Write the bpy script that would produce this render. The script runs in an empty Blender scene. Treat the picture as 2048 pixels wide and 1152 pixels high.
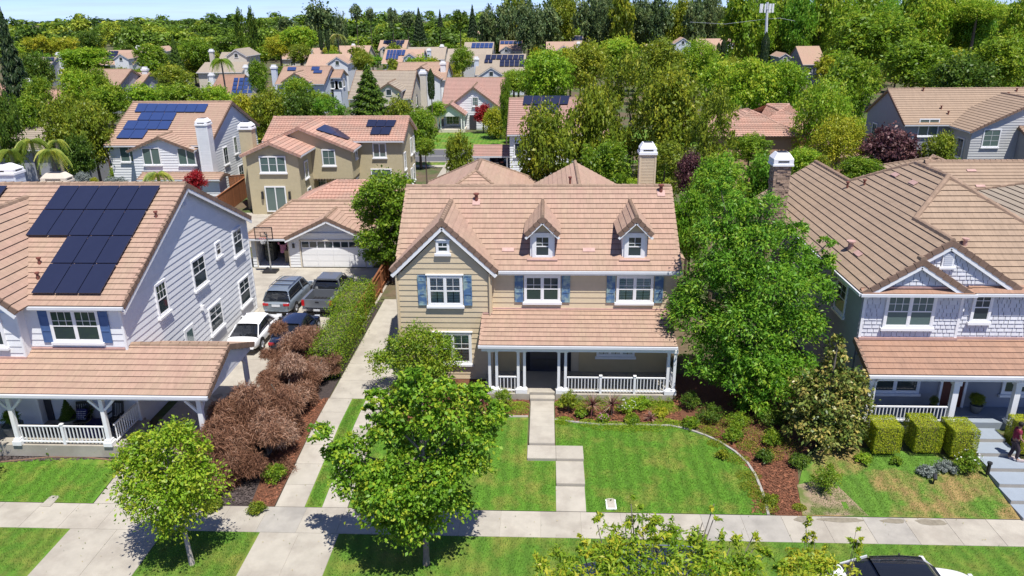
import bpy, math, random
import numpy as np
from mathutils import Matrix, Vector

R = math.radians
rnd = random.Random(7)
col = bpy.context.scene.collection
sc = bpy.context.scene

# ------------------------------------------------------------------ camera
FPX, PITCH, ROLL, YAW, CAMZ = 1525.4, .35205, -.010907, .04604, 18.4
def _basis():
    cp, sp = math.cos(PITCH), math.sin(PITCH)
    fw = np.array([0, cp, -sp]); up = np.array([0, sp, cp]); rt = np.array([1., 0, 0])
    c, s = math.cos(ROLL), math.sin(ROLL)
    rt, up = rt*c+up*s, -rt*s+up*c
    cy, sy = math.cos(YAW), math.sin(YAW)
    M = np.array([[cy, -sy, 0], [sy, cy, 0], [0, 0, 1]])
    return M@rt, M@up, M@fw
RT, UP, FW = _basis()
cam = bpy.data.objects.new('camera', bpy.data.cameras.new('camera'))
col.objects.link(cam)
cam.matrix_world = Matrix(((RT[0], UP[0], -FW[0], 0), (RT[1], UP[1], -FW[1], 0), (RT[2], UP[2], -FW[2], CAMZ), (0, 0, 0, 1)))
cam.data.sensor_width = 36; cam.data.lens = 36*FPX/2048
cam.data.clip_start = .5; cam.data.clip_end = 12000
sc.camera = cam

# ------------------------------------------------------------------ light
SUN = Vector((-.22, .36, -1)).normalized()          # direction the light travels
el = math.asin(-SUN.z); az = math.atan2(-SUN.x, -SUN.y)
w = bpy.data.worlds.new("World"); sc.world = w; w.use_nodes = True
nt = w.node_tree
sky = nt.nodes.new('ShaderNodeTexSky'); sky.sky_type = 'NISHITA'; sky.sun_disc = False
sky.sun_elevation = el; sky.sun_rotation = az; sky.air_density = .8; sky.altitude = 3000; sky.dust_density = 0; sky.ozone_density = 5.0
SKY_STRENGTH = .15
bg = nt.nodes['Background']; bg.inputs['Strength'].default_value = SKY_STRENGTH
# thin streaky cloud sheet low over the horizon
tc = nt.nodes.new('ShaderNodeTexCoord'); mp = nt.nodes.new('ShaderNodeMapping'); mp.inputs['Scale'].default_value = (6, 6, 110)
nz = nt.nodes.new('ShaderNodeTexNoise'); nz.inputs['Scale'].default_value = 2.2; nz.inputs['Detail'].default_value = 6
rp = nt.nodes.new('ShaderNodeValToRGB'); rp.color_ramp.elements[0].position = .42; rp.color_ramp.elements[1].position = .75
rp.color_ramp.elements[1].color = (.35, .35, .35, 1)
mx = nt.nodes.new('ShaderNodeMix'); mx.data_type = 'RGBA'; mx.inputs['B'].default_value = (2.9, 3.3, 4.2, 1)
L = nt.links.new
L(tc.outputs['Generated'], mp.inputs['Vector']); L(mp.outputs['Vector'], nz.inputs['Vector']); L(nz.outputs['Fac'], rp.inputs['Fac'])
tn = nt.nodes.new('ShaderNodeVectorMath'); tn.operation = 'MULTIPLY'; tn.inputs[1].default_value = (.55, .60, .86)
L(sky.outputs['Color'], tn.inputs[0]); L(rp.outputs['Color'], mx.inputs['Factor']); L(tn.outputs[0], mx.inputs['A']); L(mx.outputs['Result'], bg.inputs['Color'])
sun = bpy.data.objects.new('sun', bpy.data.lights.new('sun', 'SUN')); col.objects.link(sun)
sun.data.energy = 5.0; sun.data.angle = R(.5); sun.data.color = (1, .965, .9)
sun.rotation_euler = SUN.to_track_quat('-Z', 'Y').to_euler()
sc.view_settings.view_transform = 'Standard'; sc.view_settings.look = 'None'
sc.view_settings.exposure = .36; sc.view_settings.gamma = 1; sc.view_settings.use_curve_mapping = False
sc.render.engine = 'CYCLES'
sc.cycles.max_bounces = 6; sc.cycles.diffuse_bounces = 3; sc.cycles.glossy_bounces = 2; sc.cycles.transmission_bounces = 4
sc.cycles.transparent_max_bounces = 8; sc.cycles.volume_bounces = 0; sc.cycles.use_denoising = True
sc.cycles.sample_clamp_indirect = 4

# ------------------------------------------------------------------ where things stand
def _ray(x, y): return RT*(x-1024)/FPX+UP*(576-y)/FPX+FW
def atz(x, y, z):
    d = _ray(x, y); t = (z-CAMZ)/d[2]; return Vector((d[0]*t, d[1]*t, z))
def aty(x, y, Y):
    d = _ray(x, y); t = Y/d[1]; return Vector((d[0]*t, Y, CAMZ+d[2]*t))
def gz(x, y):
    s = min(1, max(0, (y-24.85)/5.6)); k = min(1, max(0, (x-8.8)/3.2))
    return s*(.45+.32*k)*(1 if y < 60 else 1)
def G(x, y):
    z = .3
    for _ in range(6):
        p = atz(x, y, z); z = gz(p.x, p.y)
    return Vector((p.x, p.y, z))

# ------------------------------------------------------------------ materials
MATS = {}
def mat(name, c, rough=.8, var=.12, scale=6., bump=0., bscale=40., metal=0., c2=None, f2=(.45, .62), s2=1.5, island=0., spec=.35, coat=0., coords='pos', stretch=(1, 1, 1)):
    if name in MATS: return MATS[name]
    m = bpy.data.materials.new(name); m.use_nodes = True; n = m.node_tree; b = n.nodes['Principled BSDF']
    b.inputs['Roughness'].default_value = rough; b.inputs['Metallic'].default_value = metal
    b.inputs['Specular IOR Level'].default_value = spec; b.inputs['Coat Weight'].default_value = coat
    if coords == 'pos':
        g = n.nodes.new('ShaderNodeNewGeometry'); src = g.outputs['Position']
    else:
        g = n.nodes.new('ShaderNodeTexCoord'); src = g.outputs['Object']
    mp = n.nodes.new('ShaderNodeMapping'); mp.inputs['Scale'].default_value = stretch; n.links.new(src, mp.inputs['Vector']); src = mp.outputs['Vector']
    def noise(s, d=4, r=.6):
        t = n.nodes.new('ShaderNodeTexNoise'); t.inputs['Scale'].default_value = s; t.inputs['Detail'].default_value = d; t.inputs['Roughness'].default_value = r
        n.links.new(src, t.inputs['Vector']); return t.outputs['Fac']
    rgb = n.nodes.new('ShaderNodeRGB'); rgb.outputs[0].default_value = (*c, 1); out = rgb.outputs[0]
    if c2:
        rr = n.nodes.new('ShaderNodeMapRange'); rr.inputs['From Min'].default_value = f2[0]; rr.inputs['From Max'].default_value = f2[1]
        n.links.new(noise(s2, 5), rr.inputs['Value'])
        mixn = n.nodes.new('ShaderNodeMix'); mixn.data_type = 'RGBA'; mixn.inputs['B'].default_value = (*c2, 1)
        n.links.new(rr.outputs[0], mixn.inputs['Factor']); n.links.new(out, mixn.inputs['A']); out = mixn.outputs['Result']
    val = None
    if var:
        v = n.nodes.new('ShaderNodeMapRange'); v.inputs['From Min'].default_value = .25; v.inputs['From Max'].default_value = .75
        v.inputs['To Min'].default_value = 1-var; v.inputs['To Max'].default_value = 1+var
        n.links.new(noise(scale), v.inputs['Value']); val = v.outputs[0]
    if island:
        oi = n.nodes.new('ShaderNodeObjectInfo'); ge = n.nodes.new('ShaderNodeNewGeometry')
        ad = n.nodes.new('ShaderNodeMath'); ad.operation = 'ADD'; n.links.new(oi.outputs['Random'], ad.inputs[0]); n.links.new(ge.outputs['Random Per Island'], ad.inputs[1])
        fr = n.nodes.new('ShaderNodeMath'); fr.operation = 'FRACT'; n.links.new(ad.outputs[0], fr.inputs[0])
        v2 = n.nodes.new('ShaderNodeMapRange'); v2.inputs['To Min'].default_value = 1-island; v2.inputs['To Max'].default_value = 1+island
        n.links.new(fr.outputs[0], v2.inputs['Value'])
        if val is not None:
            mu = n.nodes.new('ShaderNodeMath'); mu.operation = 'MULTIPLY'; n.links.new(val, mu.inputs[0]); n.links.new(v2.outputs[0], mu.inputs[1]); val = mu.outputs[0]
        else: val = v2.outputs[0]
    if val is not None:
        vm = n.nodes.new('ShaderNodeVectorMath'); vm.operation = 'SCALE'; n.links.new(out, vm.inputs[0]); n.links.new(val, vm.inputs['Scale']); out = vm.outputs[0]
    n.links.new(out, b.inputs['Base Color'])
    if bump:
        bp = n.nodes.new('ShaderNodeBump'); bp.inputs['Strength'].default_value = bump; bp.inputs['Distance'].default_value = .03
        n.links.new(noise(bscale, 3), bp.inputs['Height']); n.links.new(bp.outputs[0], b.inputs['Normal'])
    MATS[name] = m; return m

def tilemat(name, c, c2):
    return mat(name, c, .85, .11, 2.6, .3, 60, c2=c2, s2=.5, f2=(.35, .7), island=.045, stretch=(2.6, .5, .5))
M_ROOF = tilemat('tan_concrete_tile', (.385, .268, .192), (.395, .252, .192))
M_ROOF2 = tilemat('brown_concrete_tile', (.34, .245, .172), (.31, .225, .16))
M_ROOFP = tilemat('pink_concrete_tile', (.385, .225, .185), (.35, .22, .18))
M_ROOFR = tilemat('rust_concrete_tile', (.35, .205, .14), (.31, .19, .135))
M_ROOFG = tilemat('greyish_concrete_tile', (.33, .275, .21), (.30, .25, .20))
M_RIDGE = mat('ridge_tile_clay', (.29, .20, .14), .85, .15, 9, island=.13)
M_RAKE = mat('rake_tile_clay', (.20, .13, .095), .85, .15, 9, island=.12)
M_BARREL = mat('barrel_tile_clay', (.42, .245, .185), .8, .14, 5, island=.15, c2=(.37, .24, .185), s2=.8)
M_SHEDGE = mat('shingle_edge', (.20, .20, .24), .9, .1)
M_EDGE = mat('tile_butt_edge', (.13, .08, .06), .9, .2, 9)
M_FLASH = mat('pink_flashing', (.47, .30, .26), .6, .15, 5)
M_WHITE = mat('white_trim_paint', (.80, .80, .80), .5, .03, 3)
M_GUT = mat('gutter_paint', (.62, .63, .66), .45, .04, 3)
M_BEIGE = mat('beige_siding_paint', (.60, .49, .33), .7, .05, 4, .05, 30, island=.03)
M_WSID = mat('white_siding_paint', (.74, .75, .76), .65, .04, 3, .05, 30, island=.03)
M_BSID = mat('bluish_siding_paint', (.58, .63, .70), .65, .05, 3, island=.03)
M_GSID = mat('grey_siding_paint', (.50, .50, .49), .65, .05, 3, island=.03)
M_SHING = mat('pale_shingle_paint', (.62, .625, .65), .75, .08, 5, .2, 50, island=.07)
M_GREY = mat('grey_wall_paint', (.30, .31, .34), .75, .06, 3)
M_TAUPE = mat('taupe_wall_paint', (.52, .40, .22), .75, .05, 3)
M_STUCCO = mat('tan_stucco', (.50, .43, .275), .9, .06, 3, .3, 90)
M_CREAM = mat('cream_stucco', (.62, .56, .46), .9, .06, 3, .2, 90)
M_ORST = mat('orange_stucco', (.45, .28, .18), .9, .06, 3, .2, 90)
M_DARK = mat('dark_interior', (.02, .02, .024), .9, 0)
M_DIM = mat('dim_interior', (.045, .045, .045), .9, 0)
M_DOOR = mat('charcoal_door_paint', (.045, .045, .055), .5, .05)
M_CONC = mat('pale_concrete', (.41, .375, .315), .9, .10, 1.7, .15, 120, c2=(.345, .31, .26), s2=.7, island=.05)
M_CONC2 = mat('grey_concrete', (.365, .34, .30), .9, .10, 1.7, .15, 120, c2=(.30, .28, .25), s2=.7, island=.05)
M_BSTEP = mat('bluish_step_paint', (.27, .31, .36), .8, .05, 3)
M_STEPR = mat('step_riser_concrete', (.36, .33, .28), .9, .06, 3)
M_ASPH = mat('asphalt', (.11, .11, .12), .9, .08, 2, .2, 80)
M_SOIL = mat('yard_soil', (.13, .095, .06), .95, .25, 3, .3, 30, c2=(.07, .10, .03), s2=.25, f2=(.42, .58))
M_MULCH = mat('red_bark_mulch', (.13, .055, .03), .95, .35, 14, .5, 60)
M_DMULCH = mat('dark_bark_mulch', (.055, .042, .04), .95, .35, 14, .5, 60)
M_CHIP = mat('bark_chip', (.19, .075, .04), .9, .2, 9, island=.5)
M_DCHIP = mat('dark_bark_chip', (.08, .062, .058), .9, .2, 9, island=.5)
M_BARE = mat('dry_bare_soil', (.30, .22, .15), .95, .2, 4, .3, 50, c2=(.12, .15, .04), s2=1.1, f2=(.45, .6))
M_FENCE = mat('redwood_fence', (.27, .105, .045), .8, .2, 6, island=.2)
M_DFENCE = mat('weathered_fence', (.14, .075, .05), .8, .2, 6, island=.2)
M_TRUNK = mat('grey_bark', (.20, .17, .14), .9, .25, 8, .4, 30)
M_DTRUNK = mat('brown_bark', (.12, .09, .07), .9, .25, 8, .4, 30)
M_BLUE = mat('weathered_blue_paint', (.08, .16, .30), .6, .12, 4, c2=(.26, .36, .36), s2=2.2, f2=(.46, .58))
M_BLUE2 = mat('blue_shutter_paint', (.07, .13, .28), .6, .10, 4)
M_METAL = mat('dark_metal', (.06, .06, .065), .45, .05, metal=.6)
M_STEEL = mat('galvanised_steel', (.45, .46, .48), .4, .05, metal=.7)
M_RUST = mat('rusty_pipe', (.20, .07, .05), .7, .2)
M_BLACK = mat('black_plastic', (.02, .02, .022), .5, 0)
M_NAVY = mat('navy_cloth', (.02, .02, .09), .9, .1)
M_POT = mat('grey_pot_glaze', (.12, .13, .14), .6, .1)
M_CHW = mat('chimney_cap_white', (.82, .82, .82), .5, .02)
M_STONE = mat('ledge_stone', (.36, .26, .19), .9, .25, 7, .4, 30, island=.3)
M_SOLARB = mat('solar_frame', (.03, .03, .04), .4, 0, metal=.3)
M_COVER = mat('green_groundcover', (.13, .22, .035), .9, .3, 8, .6, 25, c2=(.22, .20, .06), s2=1.3)

def grassmat(name, a, b, dry, s2=1.1, f2=(.5, .68)):
    m = mat(name, a, .85, .26, 22, .7, 55, c2=dry, s2=s2, f2=f2)
    n = m.node_tree; g = n.nodes.new('ShaderNodeNewGeometry'); wv = n.nodes.new('ShaderNodeTexWave'); wv.inputs['Scale'].default_value = .55; wv.inputs['Distortion'].default_value = 2.5; wv.inputs['Detail'].default_value = 3; wv.inputs['Detail Scale'].default_value = 2
    mr = n.nodes.new('ShaderNodeMapRange'); mr.inputs['To Min'].default_value = .84; mr.inputs['To Max'].default_value = 1.12; bs = n.nodes['Principled BSDF'].inputs['Base Color']; src = bs.links[0].from_socket
    sc_ = n.nodes.new('ShaderNodeVectorMath'); sc_.operation = 'SCALE'; n.links.new(g.outputs['Position'], wv.inputs['Vector']); n.links.new(wv.outputs['Fac'], mr.inputs['Value']); n.links.new(src, sc_.inputs[0]); n.links.new(mr.outputs[0], sc_.inputs['Scale']); n.links.new(sc_.outputs[0], bs)
    return m
M_LAWN = grassmat('lawn_grass', (.085, .20, .014), None, (.19, .215, .035), .8, (.47, .66))
M_LAWNY = grassmat('parkway_grass', (.085, .19, .016), None, (.19, .21, .035), .8, (.42, .68))
M_LAWND = grassmat('dry_grass', (.095, .20, .02), None, (.29, .20, .075), .33, (.44, .54))

def solarmat(name, c):
    m = mat(name, c, .28, .05, 3, spec=.5, coat=.3); return m
M_SOLAR = solarmat('solar_glass', (.018, .022, .05))
M_SOLARL = solarmat('blue_solar_glass', (.03, .055, .16))

def glass(name, c, rough=.05):
    m = bpy.data.materials.new(name); m.use_nodes = True; n = m.node_tree; b = n.nodes['Principled BSDF']
    b.inputs['Base Color'].default_value = (*c, 1); b.inputs['Roughness'].default_value = rough; b.inputs['Specular IOR Level'].default_value = .8
    MATS[name] = m; return m
M_GLASS = glass('window_glass', (.035, .05, .055)); M_GLASSG = glass('greenish_window_glass', (.10, .15, .14), .1)
M_CARGL = glass('car_glass', (.012, .014, .018), .03)
def clear(name):
    m = bpy.data.materials.new(name); m.use_nodes = True; n = m.node_tree; n.nodes.remove(n.nodes['Principled BSDF'])
    t = n.nodes.new('ShaderNodeBsdfTransparent'); t.inputs[0].default_value = (.95, .97, .965, 1); g = n.nodes.new('ShaderNodeBsdfGlossy'); g.inputs['Roughness'].default_value = .03
    f = n.nodes.new('ShaderNodeFresnel'); f.inputs[0].default_value = 1.6; mxx = n.nodes.new('ShaderNodeMixShader')
    n.links.new(f.outputs[0], mxx.inputs[0]); n.links.new(t.outputs[0], mxx.inputs[1]); n.links.new(g.outputs[0], mxx.inputs[2]); n.links.new(mxx.outputs[0], n.nodes['Material Output'].inputs[0])
    MATS[name] = m; return m
M_CLEAR = clear('clear_glass')
def paint(name, c, metal=.0, rough=.25):
    m = mat(name, c, rough, 0, metal=metal, coat=.6, spec=.5); return m

def leafmat(name, c0, c1, c2, tr=.35, rough=.45):
    m = bpy.data.materials.new(name); m.use_nodes = True; n = m.node_tree; b = n.nodes['Principled BSDF']
    a = n.nodes.new('ShaderNodeAttribute'); a.attribute_name = 'tint'
    oi = n.nodes.new('ShaderNodeObjectInfo'); ma = n.nodes.new('ShaderNodeMath'); ma.operation = 'MULTIPLY_ADD'; ma.inputs[1].default_value = .22
    n.links.new(oi.outputs['Random'], ma.inputs[0]); n.links.new(a.outputs['Fac'], ma.inputs[2])
    r = n.nodes.new('ShaderNodeValToRGB'); e = r.color_ramp.elements
    e[0].position = .1; e[0].color = (*c0, 1); e[1].position = 1.05 if False else 1.0; e[1].color = (*c2, 1)
    k = e.new(.6); k.color = (*c1, 1)
    n.links.new(ma.outputs[0], r.inputs['Fac']); n.links.new(r.outputs['Color'], b.inputs['Base Color'])
    b.inputs['Roughness'].default_value = rough; b.inputs['Specular IOR Level'].default_value = .3
    t = n.nodes.new('ShaderNodeBsdfTranslucent'); s = n.nodes.new('ShaderNodeMixShader'); s.inputs[0].default_value = tr
    n.links.new(r.outputs['Color'], t.inputs[0]); n.links.new(b.outputs[0], s.inputs[1]); n.links.new(t.outputs[0], s.inputs[2])
    n.links.new(s.outputs[0], n.nodes['Material Output'].inputs[0]); MATS[name] = m; return m
LF = {
 'maple': leafmat('maple_leaves', (.09, .21, .012), (.21, .41, .03), (.44, .52, .04), .42),
 'lime': leafmat('lime_leaves', (.13, .27, .015), (.28, .46, .03), (.50, .55, .05), .42),
 'ash': leafmat('ash_leaves', (.075, .21, .015), (.18, .39, .03), (.34, .47, .04), .42),
 'dark': leafmat('dark_leaves', (.045, .09, .012), (.10, .19, .02), (.21, .28, .03), .35),
 'mid': leafmat('mid_green_leaves', (.08, .165, .012), (.20, .34, .024), (.36, .43, .035), .42),
 'olive': leafmat('olive_green_leaves', (.09, .145, .014), (.24, .32, .026), (.44, .44, .04), .4),
 'yellow': leafmat('yellow_green_leaves', (.20, .25, .015), (.40, .45, .03), (.62, .54, .05), .42),
 'bronze': leafmat('glossy_bronze_leaves', (.04, .09, .015), (.20, .25, .05), (.46, .36, .10), .2, .3),
 'fore': leafmat('foreground_leaves', (.13, .26, .015), (.30, .44, .03), (.58, .54, .05), .45),
 'red': leafmat('red_leaves', (.20, .008, .012), (.38, .015, .025), (.50, .04, .04), .3),
 'purple': leafmat('purple_leaves', (.04, .018, .028), (.10, .04, .05), (.24, .12, .11), .25),
 'brown': leafmat('rusty_twigs', (.15, .068, .038), (.32, .165, .10), (.52, .36, .27), .2, .7),
 'conifer': leafmat('conifer_needles', (.014, .035, .012), (.035, .07, .022), (.08, .11, .03), .2),
 'euc': leafmat('eucalyptus_leaves', (.055, .105, .04), (.135, .205, .07), (.27, .31, .11), .25),
 'silver': leafmat('silver_leaves', (.12, .15, .13), (.26, .30, .27), (.42, .45, .42), .25),
 'box': leafmat('clipped_hedge_leaves', (.12, .19, .010), (.36, .44, .02), (.60, .60, .03), .25),
 'palm': leafmat('palm_fronds', (.10, .16, .02), (.22, .30, .04), (.44, .42, .06), .3),
 'flower': leafmat('yellow_flowers', (.50, .35, .01), (.65, .48, .01), (.75, .6, .02), .3),
 'cordy': leafmat('cordyline_leaves', (.10, .025, .03), (.20, .06, .06), (.46, .34, .25), .2),
 'pink': leafmat('pink_flowers', (.6, .18, .38), (.7, .3, .45), (.8, .5, .6), .3),
 'whitef': leafmat('white_flowers', (.7, .7, .68), (.8, .8, .8), (.85, .85, .8), .2),
 'grassl': leafmat('grass_blades', (.06, .15, .012), (.10, .22, .018), (.21, .25, .04), .4),
 'farw': leafmat('distant_leaves', (.06, .12, .02), (.21, .33, .03), (.46, .48, .05), .3),
}

# ------------------------------------------------------------------ objects
ORG = {}
def tag(o, label=None, cat=None, group=None, kind=None):
    if label: o['label'] = label
    if cat: o['category'] = cat
    if group: o['group'] = group
    if kind: o['kind'] = kind
    return o
def thing(name, loc, label, cat, group=None, rz=0):
    o = bpy.data.objects.new(name, None); col.objects.link(o); o.location = loc; o.rotation_euler = (0, 0, rz)
    o.empty_display_size = .3; ORG[o.name] = Vector(loc); return tag(o, label, cat, group)
def link(name, me, parent=None, loc=(0, 0, 0)):
    o = bpy.data.objects.new(name, me); col.objects.link(o); o.location = loc
    if parent is not None:
        o.parent = parent; ORG[o.name] = ORG.get(parent.name, Vector((0, 0, 0)))
    else: ORG[o.name] = Vector(loc)
    return o

class MB:
    def __init__(s): s.v = []; s.f = []; s.sm = False
    def add(s, vs, fs):
        k = len(s.v); s.v += [tuple(p) for p in vs]; s.f += [tuple(i+k for i in f) for f in fs]; return s
    def box(s, c, d, rz=0, M=None):
        x, y, z = d[0]/2, d[1]/2, d[2]/2; cs, sn = math.cos(rz), math.sin(rz); vs = []
        for k in (-1, 1):
            for i, j in ((-1, -1), (1, -1), (1, 1), (-1, 1)):
                px, py = i*x, j*y; vs.append((c[0]+px*cs-py*sn, c[1]+px*sn+py*cs, c[2]+k*z))
        return s.add(vs, [(3, 2, 1, 0), (4, 5, 6, 7), (0, 1, 5, 4), (1, 2, 6, 5), (2, 3, 7, 6), (3, 0, 4, 7)])
    def b2(s, x0, x1, y0, y1, z0, z1): return s.box(((x0+x1)/2, (y0+y1)/2, (z0+z1)/2), (x1-x0, y1-y0, z1-z0))
    def fbox(s, o, r, u, n, r0, r1, u0, u1, n0, n1):       # box in a frame
        vs = [o+r*a+u*b+n*c for c in (n0, n1) for a, b in ((r0, u0), (r1, u0), (r1, u1), (r0, u1))]
        return s.add(vs, [(3, 2, 1, 0), (4, 5, 6, 7), (0, 1, 5, 4), (1, 2, 6, 5), (2, 3, 7, 6), (3, 0, 4, 7)])
    def beam(s, p, q, w, h, up=Vector((0, 0, 1)), ext=0):
        p, q = Vector(p), Vector(q); d = (q-p).normalized(); p = p-d*ext; q = q+d*ext
        r = d.cross(up).normalized(); u = r.cross(d).normalized()
        vs = [a+r*i*w/2+u*j*h/2 for a in (p, q) for i, j in ((-1, -1), (1, -1), (1, 1), (-1, 1))]
        return s.add(vs, [(0, 1, 2, 3), (7, 6, 5, 4), (4, 5, 1, 0), (5, 6, 2, 1), (6, 7, 3, 2), (7, 4, 0, 3)])
    def tube(s, pts, rad, n=6, cap=True):
        pts = [Vector(p) for p in pts]; rings = []
        if not isinstance(rad, (list, tuple)): rad = [rad]*len(pts)
        for i, p in enumerate(pts):
            d = (pts[min(i+1, len(pts)-1)]-pts[max(i-1, 0)]).normalized(); a = d.orthogonal().normalized()
            if i and rings: a = (pa-d*pa.dot(d)).normalized()
            pa = a; b = d.cross(a); rings.append([p+(a*math.cos(t*2*math.pi/n)+b*math.sin(t*2*math.pi/n))*rad[i] for t in range(n)])
        k = len(s.v); s.v += [tuple(v) for r_ in rings for v in r_]
        for i in range(len(pts)-1):
            for t in range(n): s.f.append((k+i*n+t, k+i*n+(t+1) % n, k+(i+1)*n+(t+1) % n, k+(i+1)*n+t))
        if cap: s.f.append(tuple(k+t for t in range(n))[::-1]); s.f.append(tuple(k+(len(pts)-1)*n+t for t in range(n)))
        return s
    def lathe(s, c, prof, n=16):
        k = len(s.v)
        for r, z in prof:
            for t in range(n): s.v.append((c[0]+r*math.cos(2*math.pi*t/n), c[1]+r*math.sin(2*math.pi*t/n), c[2]+z))
        for i in range(len(prof)-1):
            for t in range(n): s.f.append((k+i*n+t, k+i*n+(t+1) % n, k+(i+1)*n+(t+1) % n, k+(i+1)*n+t))
        s.f.append(tuple(k+t for t in range(n))[::-1]); s.f.append(tuple(k+(len(prof)-1)*n+t for t in range(n))); return s
    def prism(s, pts, ext):                                   # planar polygon extruded by vector ext
        n = len(pts); e = Vector(ext); vs = [Vector(p) for p in pts]+[Vector(p)+e for p in pts]
        return s.add(vs, [tuple(range(n))[::-1], tuple(range(n, 2*n))]+[(i, (i+1) % n, n+(i+1) % n, n+i) for i in range(n)])
    def build(s, name, m, parent=None, smooth=False, local=False, kind=None):
        me = bpy.data.meshes.new(name); o0 = (0, 0, 0) if (local or parent is None) else ORG.get(parent.name, (0, 0, 0))
        me.from_pydata([(v[0]-o0[0], v[1]-o0[1], v[2]-o0[2]) for v in s.v], [], s.f); me.materials.append(m)
        if smooth or s.sm: me.polygons.foreach_set('use_smooth', [True]*len(me.polygons))
        me.update(); o = link(name, me, parent)
        if kind: o['kind'] = kind
        return o

def struct(name, mb, m, label=None):
    o = mb.build(name, m); o['kind'] = 'structure'
    if label: o['label'] = label
    return o

# --------------------------------------------------------------- clip helpers
def clip(poly, a, b, c):                                      # keep a*u+b*v<=c
    out = []
    for i in range(len(poly)):
        p, q = poly[i], poly[(i+1) % len(poly)]; dp = a*p[0]+b*p[1]-c; dq = a*q[0]+b*q[1]-c
        if dp <= 0: out.append(p)
        if (dp < 0 < dq) or (dq < 0 < dp):
            t = dp/(dp-dq); out.append((p[0]+(q[0]-p[0])*t, p[1]+(q[1]-p[1])*t))
    return out
def parea(p): return abs(sum(p[i][0]*p[(i+1) % len(p)][1]-p[(i+1) % len(p)][0]*p[i][1] for i in range(len(p))))/2 if len(p) > 2 else 0

class Clad:
    """tiles, shingles or boards laid in courses over planes of one wall or roof"""
    def __init__(s, parent, name, m, m2=None):
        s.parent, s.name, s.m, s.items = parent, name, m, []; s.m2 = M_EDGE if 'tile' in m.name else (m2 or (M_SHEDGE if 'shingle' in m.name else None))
    def plane(s, pts, expo, width=None, lo=.05, hi=.012, gap=.004, stagger=True, jit=0., lift=0.02, u=None):
        pts = [Vector(p) for p in pts]
        u = (pts[1]-pts[0]).normalized(); n = u.cross(pts[-1]-pts[0]).normalized(); v = n.cross(u)
        o = pts[0]; P = [((p-o).dot(u), (p-o).dot(v)) for p in pts]
        u0, u1 = min(p[0] for p in P), max(p[0] for p in P); v1 = max(p[1] for p in P)
        j = 0; y = min(p[1] for p in P)
        while y < v1-.01:
            row = clip(clip(P, 0, -1, -y), 0, 1, y+expo)
            if parea(row) > 1e-4:
                if width is None: cells = [(u0-1, u1+1)]
                else:
                    cells = []; x = u0-(width*(.5 if (j % 2 and stagger) else 0))-(rnd.random()*width if jit else 0)
                    while x < u1:
                        ww = width*(1+jit*(rnd.random()-.5)*2); cells.append((x, x+ww)); x += ww
                for a, b in cells:
                    q = clip(clip(row, -1, 0, -(a+gap/2)), 1, 0, b-gap/2)
                    if parea(q) > 2e-4:
                        dj = jit*.12*expo*rnd.random() if jit else 0
                        top = [o+u*x_+v*(y_-(dj if y_ < y+.001 else 0))+n*(lift+lo+(hi-lo)*(y_-y)/expo) for x_, y_ in q]
                        bot = [o+u*x_+v*(y_-(dj if y_ < y+.001 else 0))+n*(lift-.012) for x_, y_ in q]
                        s.items.append((top, bot))
            y += expo; j += 1
    def build(s, limit=300, joined_name=None):
        cp = Vector((0, 0, CAMZ)); it = sorted(s.items, key=lambda t: -parea2(t[0])/max(1, (t[0][0]-cp).length_squared))
        def addto(mb, t):
            k = len(t[0]); mb.add(t[0]+t[1], [tuple(range(k))]+[(i, k+i, k+(i+1) % k, (i+1) % k) for i in range(k)]); mi.extend([0]+[1]*k)
        def fin(o):
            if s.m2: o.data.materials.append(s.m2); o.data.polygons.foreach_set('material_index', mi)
        for t in it[:limit]:
            mb = MB(); mi = []; addto(mb, t); fin(mb.build(s.name, s.m, s.parent))
        if it[limit:]:
            mb = MB(); mi = []
            for t in it[limit:]: addto(mb, t)
            fin(mb.build(joined_name or s.name+'_field', s.m, s.parent, kind='stuff'))
def parea2(p):
    a = Vector((0, 0, 0))
    for i in range(1, len(p)-1): a += (p[i]-p[0]).cross(p[i+1]-p[0])
    return a.length/2

def caps(parent, p, q, m, name='ridge_tile', r=.13, L=.36, limit=60, joined=False, up=Vector((0, 0, 1))):
    p, q = Vector(p), Vector(q); n = max(1, int((q-p).length/L)); d = (q-p)/n; dn = d.normalized()
    side = dn.cross(up).normalized(); u = side.cross(dn).normalized(); big = MB()
    for i in range(n):
        mb = big if joined else MB(); a = p+d*i-dn*.03; b = p+d*(i+1)
        prof = [(-r, -.09), (-r*.75, .03), (-r*.3, .075), (r*.3, .075), (r*.75, .03), (r, -.09)]
        vs = [a+side*x+u*(y_+.045) for x, y_ in prof]+[b+side*x*.93+u*(y_+.015) for x, y_ in prof]
        mb.add(vs, [(k, k+1, k+7, k+6) for k in range(5)]+[tuple(range(6))[::-1], tuple(range(6, 12)), (5, 0, 6, 11)])
        if not joined: mb.build(name, m, parent)
    if joined: big.build(name, m, parent, kind='stuff')
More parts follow.
